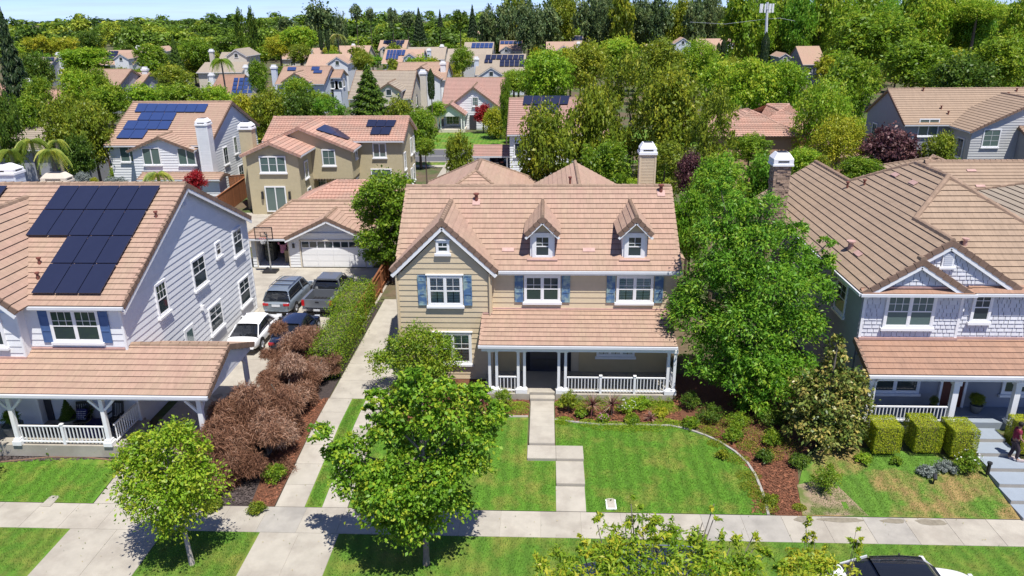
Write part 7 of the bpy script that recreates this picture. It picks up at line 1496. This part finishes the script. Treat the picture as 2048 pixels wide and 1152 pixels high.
# ---- trees that stand among and behind the houses: kind, leaf, px, py, half width, half height, distance, label --------
TR = [
('broad','olive',1095,275,66,82,62,'tall olive-green tree masking the right part of the white-sided carport house'),
('broad','olive',1180,250,62,95,66,'olive-yellow tree directly left of the beige chimney top'),
('open','olive',1262,215,70,115,70,'tall yellow-green tree rising behind the beige chimney'),
('broad','olive',1345,225,72,100,67,'broad yellow-green tree right of the beige chimney top'),
('open','olive',1425,250,55,85,64,'yellow-green tree against the left edge of the orange hip roofs'),
('open','olive',1330,320,60,45,60,'low olive tree just right of the chimney shaft'),
('broad','mid',1210,320,60,45,58,'shaded green tree behind the rear roof peaks of the beige house'),
('broad','lime',1090,150,60,58,108,'bright green tree immediately right of the dark solar roof'),
('broad','olive',1175,135,50,55,100,'green-brown tree behind the left yellow-green crowns'),
('broad','lime',1235,118,58,45,112,'bright green crown above the olive trees, left of centre right'),
('broad','olive',1320,130,52,55,98,'orange-tinged green crown above the chimney trees'),
('round','lime',1395,125,45,50,105,'light green crown below the double-gabled house, left one'),
('broad','lime',1440,160,52,48,92,'yellow-green crown before the low tan roof'),
('broad','lime',1505,165,58,52,90,'bright yellow-green crown under the double-gabled house'),
('broad','lime',1575,165,48,48,94,'lime crown left of the lilac-walled gables'),
('round','lime',1650,215,62,70,80,'smooth rounded lime-green tree right of the orange roofs'),
('round','yellow',1680,270,55,42,74,'yellow-green tree below the smooth rounded lime tree'),
('broad','mid',1700,165,60,60,96,'dark green tree behind the smooth lime tree'),
('broad','mid',1660,75,70,62,135,'tall mid-green tree above the lilac-walled gables'),
('broad','mid',1735,105,85,85,120,'very tall mid-green tree, left of the big dark group'),
('open','ash',1800,60,75,70,128,'tall bright-leaved tree in the middle of the big dark group'),
('broad','mid',1830,135,75,55,112,'deep green tree behind the long brown roof, left part'),
('broad','mid',1900,75,80,80,122,'tall olive tree at the centre of the big dark group'),
('broad','dark',1925,150,70,45,108,'dark green tree right behind the long brown roof'),
('broad','mid',2000,130,70,65,110,'deep green tree at the right edge above the long brown roof'),
('open','silver',2020,55,45,42,150,'silvery grey-green tree at the right edge'),
('round','lime',1955,25,55,32,200,'yellow-green hilltop crown near the top right corner'),
('far','olive',1880,18,50,25,230,'olive crown touching the top edge right of the tall group'),
('broad','purple',1778,298,66,52,72,'dark purple plum tree before the grey-beige house'),
('broad','olive',1880,300,40,40,70,'yellow-green shrubby tree beside the purple plum'),
('broad','mid',1720,335,45,25,60,'low green shrubs before the purple plum'),
('broad','purple',1385,335,36,36,50,'purple-leaved shrub right of the beige chimney'),
('broad','ash',1440,350,60,50,46,'light green tree right of the purple-leaved shrub'),
('broad','ash',1385,430,45,60,42,'green tree brushing the right rake of the beige roof'),
('broad','ash',1530,345,52,45,52,'bright green shrub-tree by the stone chimney'),
('broad','lime',1610,318,45,26,62,'bright green shrubs below the low orange roof'),
('broad','mid',1500,290,45,26,66,'green shrubs in front of the orange hip roofs'),
('broad','olive',1645,330,20,22,60,'brown-tipped shrub near the stone chimney'),
# left and middle
('cone','conifer',22,120,34,95,112,'tall dark conifer at the left edge'),
('broad','dark',72,150,34,48,106,'dark bushy tree right of the left-edge conifer'),
('broad','dark',8,235,34,70,72,'very dark tree filling the left edge above the grey house'),
('broad','mid',58,225,40,42,80,'blue-green tree before the orange-roofed cream house'),
('broad','olive',125,235,50,52,76,'olive tree left of the blue solar roof'),
('broad','olive',178,245,48,55,74,'yellow-green tree touching the left rake of the blue solar roof'),
('broad','dark',150,300,36,36,70,'shaded tree behind the open pavilion'),
('broad','mid',215,195,52,30,92,'green treetop over the ridge of the blue solar roof, leftmost'),
('broad','lime',290,190,50,26,96,'green treetop over the ridge of the blue solar roof, middle'),
('broad','mid',365,188,50,26,95,'green treetop over the ridge of the blue solar roof, right of middle'),
('broad','lime',430,192,40,26,98,'green treetop beside the pale blue hip-roof panels'),
('broad','yellow',490,222,38,38,92,'yellow tree behind the rear rake of the blue solar house'),
('broad','olive',545,215,48,45,90,'dark olive tree above the orange-tiled stucco house, left end'),
('broad','dark',600,215,40,40,88,'dark green tree above the stucco house ridge'),
('open','ash',655,222,42,32,88,'feathery bamboo-like green clump above the stucco house ridge'),
('cone','dark',738,190,56,58,98,'broad dark cone-shaped tree before the large tan roof'),
('broad','olive',800,225,36,36,96,'light leafy tree right of the dark cone tree'),
('broad','mid',838,255,42,45,90,'green tree at the rear corner of the stucco house'),
('broad','lime',875,215,22,14,118,'small lime shrub beside the pink-roofed porch'),
('broad','olive',918,318,31,58,70,'tall loose hedge-like shrub between the two side driveways'),
('broad','red',966,228,20,22,117,'bright red maple beside the pink-roofed porch'),
('broad','yellow',992,245,30,34,112,'yellow-green tree right of the red maple'),
('broad','mid',1012,200,14,50,104,'narrow green tree at the end of the pink roof'),
('broad','red',390,358,24,20,60,'small bright red maple behind the white house ridge'),
('column','conifer',862,168,7,28,116,'slim dark cypress right of the cream chimney'),
('column','conifer',1447,95,5,16,190,'thin cypress before the double front gable, right one'),
('column','conifer',1437,98,4,12,190,'shorter thin cypress before the double front gable'),
('column','conifer',1530,100,8,32,150,'dark cypress left of the lilac-walled gables'),
('column','conifer',641,78,4,20,200,'thin cypress by the tan roof strip, left one'),
('column','conifer',655,80,4,18,200,'thin cypress by the tan roof strip, right one'),
('broad','mid',925,122,26,30,150,'bright round green tree between white and blue chimneys'),
('broad','lime',170,120,55,26,135,'bright green trees behind the violet end wall roof'),
('broad','mid',75,175,30,24,110,'green tree overlapping the orange-roofed cream house'),
('broad','lime',150,165,36,32,104,'bright green tree left of the long brown roof'),
('broad','mid',190,160,30,30,102,'leafy green tree overlapping the long brown roof'),
('broad','mid',300,115,34,28,150,'green tree beside the small gabled solar roof'),
('cone','dark',350,108,16,34,150,'dark conifer right of the small gabled solar roof'),
('broad','mid',395,110,34,40,150,'leafy green tree left of the tall fan palm'),
('broad','olive',345,150,40,26,116,'yellow-green tree among white chimney tops'),
('broad','mid',515,145,22,28,120,'green tree left of the lilac house chimney'),
('broad','yellow',560,95,32,26,150,'golden-green tree above the lilac house'),
('broad','olive',600,110,26,24,146,'olive tree above the lilac roof'),
('broad','olive',725,125,24,26,128,'pale olive tree right of the steep front gable'),
('broad','mid',590,178,42,26,100,'green tree in front of the lilac house wall'),
('broad','mid',640,200,34,20,98,'low green tree in front of the grey tower wing'),
('broad','lime',600,78,42,28,205,'bright lime crown far behind the lilac house'),
('broad','dark',180,85,24,26,185,'dark round tree at the right end of the mustard tree belt'),
('broad','mid',850,290,22,16,66,'small green shrub by the iron gate'),
('broad','yellow',188,360,9,6,52,'yellow flowering bush behind the left house ridge'),
('broad','silver',165,356,16,14,52,'grey-green shrub left of the yellow flowering bush'),
('broad','silver',230,362,24,9,53,'low grey-green shrubs right of the yellow flowering bush'),
('broad','mid',640,392,9,7,64,'small green bush by the glass doors of the stucco house'),
('far','dark',478,48,12,36,262,'tall dark conifer, left one of the distant twins'),
('far','dark',503,48,12,34,262,'tall dark conifer, right one of the distant twins'),
('far','euc',640,36,40,38,275,'large dark eucalyptus on the skyline, left of centre'),
('far','euc',575,58,26,22,250,'rounded dark tree below the large skyline eucalyptus'),
('far','euc',682,48,14,28,265,'narrow dark skyline tree right of the large eucalyptus'),
('far','euc',712,28,14,20,280,'small open skyline tree with feathery top'),
('far','euc',740,30,10,16,280,'tiny feathery skyline tree'),
('far','euc',785,40,13,24,270,'open skyline eucalyptus, first of the middle row'),
('far','euc',815,42,18,22,275,'broad skyline eucalyptus in the middle row'),
('cone','conifer',838,48,15,30,250,'dark cone-shaped skyline tree in the middle row'),
('cone','conifer',880,36,7,16,280,'tiny dark skyline spire in the middle row'),
('far','dark',920,42,20,22,265,'dark skyline tree left of the tall spire'),
('cone','conifer',945,42,13,30,262,'tall dark spire in the middle skyline row'),
('far','euc',975,35,22,26,270,'grey-green skyline tree right of the tall spire'),
('far','euc',1010,32,28,34,265,'big grey-green eucalyptus left of the long dark row'),
]
for q in TR: tree(*q[:7], q[7], name={'cone': 'conifer_tree', 'column': 'cypress_tree'}.get(q[0], 'leafy_tree'), zmin=0)
# long dark row of eucalyptus on the right skyline
for i in range(16):
    x = 1030+i*36+rnd.uniform(-10, 10); tree('broad' if i % 2 else 'far', 'euc' if i % 3 else 'olive', x, 36+rnd.uniform(-12, 12)-(i > 6)*8, rnd.uniform(24, 38), rnd.uniform(38, 54), rnd.uniform(250, 290), 'tall grey-green eucalyptus in the long dark row on the right skyline', 'eucalyptus row on the skyline')
for i in range(14):
    x = 1480+i*43+rnd.uniform(-12, 12); tree('broad' if i % 2 else 'far', ('mid', 'lime', 'mid', 'ash')[i % 4], x, 30+rnd.uniform(-14, 16), rnd.uniform(36, 48), rnd.uniform(40, 54), rnd.uniform(190, 240), 'green tree rising to the top edge right of the cell tower', 'trees at the top right')
# green crowns packed among the distant roofs
spots = []
for i in range(230):
    for _ in range(20):
        px = rnd.uniform(-20, 2060); py = 64+rnd.random()**1.15*105
        Y = float(atz(px, py, 4.5).y)
        if not (112 < Y < 300): continue
        # keep clear of the houses already standing
        p = atz(px, py, 4.5); ok = True
        for ob in HOUSES if 'HOUSES' in globals() else []: pass
        spots.append((p.x, p.y)); break
hs = [o for o in bpy.data.objects if o.get('category') == 'house']
hbox = []
for h in hs:
    xs = []; ys_l = []
    for c in h.children:
        if c.type == 'MESH' and c.name.startswith(('wall', 'roof')):
            for v in c.data.vertices: xs.append(v.co.x+h.location.x); ys_l.append(v.co.y+h.location.y)
    if xs: hbox.append((min(xs), max(xs), min(ys_l), max(ys_l)))
k = 0
for x, y in spots:
    R0 = rnd.uniform(2.3, 4.2)
    if any(a-R0*.8 < x < b+R0*.8 and c-R0*.8-5 < y < d+R0*.8 for a, b, c, d in hbox): continue
    if any(abs(x-a) < 16 and abs(y-b) < 6 for a, b in ((-12, 118),)): continue
    H0_ = rnd.uniform(2.3, 4.0); zc = 1.2+H0_; lf = rnd.choice(['mid', 'mid', 'lime', 'olive', 'ash', 'dark', 'yellow', 'mid', 'olive'])
    T = thing('leafy_tree', (x, y, .45), 'leafy green tree among the distant roofs', 'tree', 'trees among the distant roofs', rnd.uniform(0, 6.28)); k += 1
    o = link('crown', unitmesh('broad' if y < 170 else 'far', k % 4, lf), T); o.location = (0, 0, zc); o.scale = (R0, R0, H0_); q = link('trunk', _trunkme, T); q.scale = (.2, .2, zc)
# low bushes that fill the back gardens
def blocked(x, y, r_):
    return any(a-r_ < x < b+r_ and c-r_ < y < d+r_ for a, b, c, d in hbox+[(-14, -7.4, 44, 92), (-22.5, -10.5, 36, 61), (-8.2, -3.2, 70, 93), (-7.4, 10, 38, 58), (13.5, 26, 30, 51), (-80, 80, 89.5, 104), (-33, -22, 55, 70), (-22, -10, 58, 67), (17.5, 34, 80, 97)])
k = 0
for i in range(420):
    Y = rnd.uniform(47, 112); x = rnd.uniform(-.72, .68)*Y; r_ = rnd.uniform(1.0, 2.0)
    if blocked(x, Y, r_*.8) or k > 110: continue
    k += 1; T = thing('garden_shrub', (x, Y, .45), 'leafy garden shrub between the back gardens', 'shrub', 'shrubs filling the back gardens', rnd.uniform(0, 6.28)); h_ = r_*rnd.uniform(.7, 1.2)
    o = link('foliage', unitmesh('broad', k % 4, rnd.choice(['mid', 'lime', 'olive', 'ash', 'dark', 'mid'])), T); o.location = (0, 0, h_*.8); o.scale = (r_, r_, h_); q = link('stem', _trunkme, T); q.scale = (.06, .06, h_*.8)
# mustard tree belt
for i in range(8): tree('far', 'yellow', 62+i*19, 90+rnd.uniform(-5, 6), 18, 17, 225+rnd.uniform(-8, 8), 'mustard-green tree in the belt on the far left', 'mustard-green tree belt')
# palms
def palm(px, py, Y, r_, n, label, hang=1.0, up=.5, name='palm_tree', seed=1, fan=False, lf='palm'):
    c = aty(px, py, Y); T = thing(name, (c.x, c.y, .45), label, 'palm'); rr = np.random.default_rng(seed); Q = []; tt = []
    for i in range(n):
        a = rr.random()*6.283; e = rr.uniform(-.1, 1.2)*up+.15; l = r_*rr.uniform(.75, 1.1); d = np.array([math.cos(a), math.sin(a), 0]); s_ = np.array([-math.sin(a), math.cos(a), 0]); tn = rr.random()
        for k in range(22):
            t = (k+1)/22; p = d*l*t*math.cos(e*(1-t*.4))*(1-.25*t)+np.array([0, 0, l*(math.sin(e)*t-hang*.95*t*t)])
            for sg in (-1, 1):
                ll = l*.17*(1-abs(t-.45)); q = p+s_*sg*ll*.7+np.array([0, 0, -ll*.7]); w_ = d*l*.016; Q += [p-w_, p+w_, q+w_*.4, q-w_*.4]; tt.append(np.clip(tn*.6+rr.random()*.4, 0, 1))
    V = np.array(Q)+[0, 0, c.z-.45]; link('fronds', quadmesh('fronds', V, np.array(tt), LF[lf]), T); MB().tube([(0, 0, 0), (.1, 0, (c.z-.45)*.5), (0, 0, c.z-.45)], [.2, .15, .13], 8).build('trunk', M_TRUNK, T, local=True)
palm(62, 282, 57, 1.8, 60, 'feathery yellow-green palm before the grey house at the left edge', seed=2); palm(100, 302, 55, 1.6, 60, 'golden feathery palm hanging over the pavilion roof', seed=3); palm(20, 302, 56, 1.7, 30, 'feathery palm beside the big white chimney cap', seed=4); palm(112, 282, 58, 1.2, 36, 'smaller golden feathery palm right of the larger ones', seed=9)
palm(315, 348, 60, 1.7, 44, 'green feathery palm in front of the white house with blue panels', seed=5); palm(335, 372, 56, 1.0, 36, 'low golden palm tuft behind the white house ridge', seed=6)
palm(442, 120, 132, 2.6, 60, 'tall dark-fronded palm before the grey-brown pointed roof', seed=7, lf='mid'); palm(675, 70, 210, 3.6, 30, 'tall palm with a brown ragged head above the tan roof strip', seed=8, lf='bronze')

# far wood: one mass of crowns out to the horizon
def farwood():
    r = np.random.default_rng(5); base = [unit('far', s) for s in range(2)]; Vs = []; Ts = []; Lb = r.choice
    sub = []
    for V, t in base:
        q = V.reshape(-1, 4, 3)
        for n_, g_ in ((1500, 1.15), (300, 2.1)): k = r.choice(len(q), n_, replace=False); c = q[k].mean(1, keepdims=True); sub.append((c+(q[k]-c)*g_, t[k]))
    def put(x, y, R_, H_, zc, tb):
        q, t = sub[2*r.integers(2)+(0 if y < 520 else 1)]; a = r.random()*6.28; c, s = math.cos(a), math.sin(a); P = q*[R_, R_, H_]; P = np.stack([P[..., 0]*c-P[..., 1]*s, P[..., 0]*s+P[..., 1]*c, P[..., 2]], -1)+[x, y, zc]
        Vs.append(P.reshape(-1, 3)); Ts.append(np.clip(t*.5+tb, 0, 1))
    for i in range(900):
        y = 300+(r.random()**1.5)*930; x = (r.random()-.5)*1.7*y-y*.045; right = x > y*.02-20
        g = 1+.0012*y*(1 if not right else 1.0); R_ = r.uniform(3.6, 7.8)*g; H_ = r.uniform(3.4, 7.0)*(1.0 if not right else 1.45)*(1.45 if r.random() < .16 else 1); put(x, y, R_, H_, H_*.85, r.choice([-.15, 0, .15, .25, .4, .55]))
    me = quadmesh('far_wood', np.concatenate(Vs), np.concatenate(Ts), LF['farw']); o = link('far_wood', me); tag(o, 'distant woodland of mixed green trees stretching to the horizon', None, None, 'stuff')
farwood()
# ---- grass blades and bark chips -----------------------------------------------------------------------
def blades(name, polys, n, lf='grassl', label='short mown grass', h=.05):
    r = np.random.default_rng(n); P = []
    for poly, m_ in polys:
        pl = np.array(poly); q = r.random((m_*3, 2))*(pl.max(0)-pl.min(0))+pl.min(0); ins = np.zeros(len(q), bool); j = len(pl)-1
        for i in range(len(pl)):
            c = ((pl[i, 1] > q[:, 1]) != (pl[j, 1] > q[:, 1])) & (q[:, 0] < (pl[j, 0]-pl[i, 0])*(q[:, 1]-pl[i, 1])/(pl[j, 1]-pl[i, 1]+1e-9)+pl[i, 0]); ins ^= c; j = i
        P.append(q[ins][:m_])
    q = np.concatenate(P); z = np.array([gz(a, b) for a, b in q])+.03; C = np.column_stack([q, z+h*.4]); k = len(C)
    A = r.normal(size=(k, 3))*.45+[0, 0, 1]; V = leafq(C, r.normal(size=(k, 3)), A, h*(.7+.7*r.random(k)), .016, 0)
    pat = .5+.28*np.sin(q[:, 0]*1.3+np.sin(q[:, 1]*1.7)*1.5)*np.sin(q[:, 1]*.9+1)
    o = link(name, quadmesh(name, V, np.clip(r.random(k)*.6+pat*.4-.1, 0, 1), LF[lf])); tag(o, label, None, None, 'stuff')
main_l = [(1.7, 24.9), (1.7, 29.05), (.56, 29.05), (.56, mid[0][1]-.1)]+[(a, b-.1) for a, b in mid[1:]]+[(a-.08, b) for a, b in arcw]
blades('grass', [(main_l, 26000), ([(-7.6, 24.9), (.42, 24.9), (.42, 27.9), (-.8, 27.9), (-.8, 31.1), (-7.6, 30)], 22000), ([(-7.5, 21.0), (7, 21.45), (30, 21.5), (30, 23.25), (-7.5, 23.25)], 26000), (rect(-14.2, -10.75, 20.9, 23.25), 5000), (rect(-30, -18.05, 20.9, 23.25), 10000), ([(-30, 24.9), (-18.1, 24.9), (-18.1, 27.1), (-21.5, 27.5), (-30, 26.2)], 12000), ([(10.2, 24.9), (18.0, 24.9), (18.0, 28.2), (12.4, 28.8), (11.3, 28)], 14000), (rect(-9.35, -8.8, 24.9, 32.8), 3500)], 1)
scatter_chips('bark_chips', [(8.0, 24.95), (9.9, 24.95), (10.4, 28), (9.6, 30), (7.6, 30.2), (8.6, 27.5)], 2600, M_CHIP); scatter_chips('bark_chips', [(.55, 30.9), (6.4, 31.0), (6.4, 33.1), (.55, 33.1)], 2600, M_CHIP)
scatter_chips('bark_chips', [(-11.5, 24.95), (-10.7, 24.95), (-10.7, 33), (-12, 32)], 1800, M_CHIP); scatter_chips('bark_chips', [(-25, 27.2), (-18.6, 27.7), (-18.3, 28.1), (-25, 28.1)], 2000, M_DCHIP); scatter_chips('bark_chips', [(-14.2, 24.95), (-11.6, 24.95), (-12, 27), (-14.2, 27.5)], 1800, M_DCHIP)
scatter_chips('bark_chips', [(-7.2, 30.4), (-3, 31.2), (-.8, 31.5), (-.8, 33.1), (-7.2, 33.5)], 2000, M_CHIP)
def cover(name, pts, n, lf, label, h=.16, leaf=.05):
    r = np.random.default_rng(n); C = []; 
    for x, y, r_ in pts: a = r.random(n)*6.28; q = r_*r.random(n)**.6; C.append(np.column_stack([x+q*np.cos(a), y+q*np.sin(a)*.8, [gz(x, y)]*n+r.random(n)*h*(1-(q/r_)**2)+.03]))
    C = np.concatenate(C); k = len(C); V = leafq(C, r.normal(size=(k, 3))*.7+[0, 0, 1], r.normal(size=(k, 3)), leaf, leaf*.45, .1); o = link(name, quadmesh(name, V, r.random(k), LF[lf])); tag(o, label, None, None, 'stuff')
cover('ground_cover', [(7.6, 29.4, .5), (8.2, 28.3, .55), (8.4, 27.2, .55), (8.5, 26.0, .45), (8.7, 25.3, .45), (9.6, 28.6, .7), (9.3, 30.0, .9), (9.9, 25.3, .3), (8.0, 30.8, .8), (10.4, 29.2, .9), (8.9, 29.2, .6), (7.4, 30.2, .5), (7.0, 31.0, .7), (8.3, 26.5, .5)], 1000, 'olive', 'low olive groundcover in the bark mulch right of the lawn')
cover('ground_cover', [(.9, 31.0, .5), (2.6, 30.6, .6), (3.8, 30.5, .6), (5.0, 30.6, .6), (6.0, 30.8, .5), (.8, 32.6, .35), (1.5, 32.5, .5), (2.3, 32.3, .6), (3.2, 32.4, .6), (4.0, 32.6, .6), (5.0, 32.5, .6), (5.9, 32.3, .6), (2.0, 30.8, .5), (3.2, 30.6, .55), (4.4, 30.55, .5), (5.5, 30.9, .6), (.75, 30.85, .3), (-1.2, 32.4, .5), (-1.3, 31.9, .6), (-2.2, 31.7, .5), (5.6, 32.4, .6), (4.4, 32.9, .5)], 900, 'lime', 'bright groundcover between the porch and the mowing strip')


# damp patches on the sidewalk and a little leaf litter
dm = MB()
for cx, cy, rx, ry, n_ in ((9.9, 24.62, .42, .2, 14), (11.3, 24.66, .9, .15, 16), (13.2, 24.64, .5, .16, 14), (14.6, 24.6, .6, .2, 14)):
    dm.add([(cx+rx*math.cos(a*6.283/n_)*rnd.uniform(.75, 1.1), min(24.83, cy+ry*math.sin(a*6.283/n_)*rnd.uniform(.7, 1.15)), .026) for a in range(n_)], [tuple(range(n_))])
o = struct('damp_patch', dm, mat('damp_concrete', (.24, .21, .16), .55, .2, 6))
dm = MB()
for cx, cy, rx in ((-16.6, 39.9, .3), (-13.9, 46.5, .35), (-9.0, 37.5, .25), (-16.2, 33.0, .3), (-15.5, 48.9, .28)):
    dm.add([(cx+rx*math.cos(a*.52)*rnd.uniform(.6, 1.1), cy+rx*math.sin(a*.52)*rnd.uniform(.6, 1.1), gz(cx, cy)+.027) for a in range(12)], [tuple(range(12))])
struct('oil_stain', dm, mat('oil_stained_concrete', (.22, .2, .17), .7, .25, 8))
r = np.random.default_rng(77); n_ = 700; Q = np.column_stack([r.uniform(-20, 17, n_), r.uniform(20.9, 34, n_)]); Q = Q[(Q[:, 1] < 25.2) | ((Q[:, 0] > -10.6) & (Q[:, 0] < 1.7))]
C = np.column_stack([Q, [gz(a, b)+.06 for a, b in Q]]); k = len(C)
o = link('leaf_litter', quadmesh('leaf_litter', leafq(C, r.normal(size=(k, 3))*.3+[0, 0, 1], r.normal(size=(k, 3)), .05*(.6+.8*r.random(k)), .03, .05), r.random(k), LF['bronze'])); tag(o, 'scattered fallen leaves on lawn and paving', None, None, 'stuff')

cover('edge_planting', [(.9+.42*i, 32.72, .3) for i in range(13)], 420, 'mid', 'leafy planting hiding the foot of the middle porch', h=.42, leaf=.06)
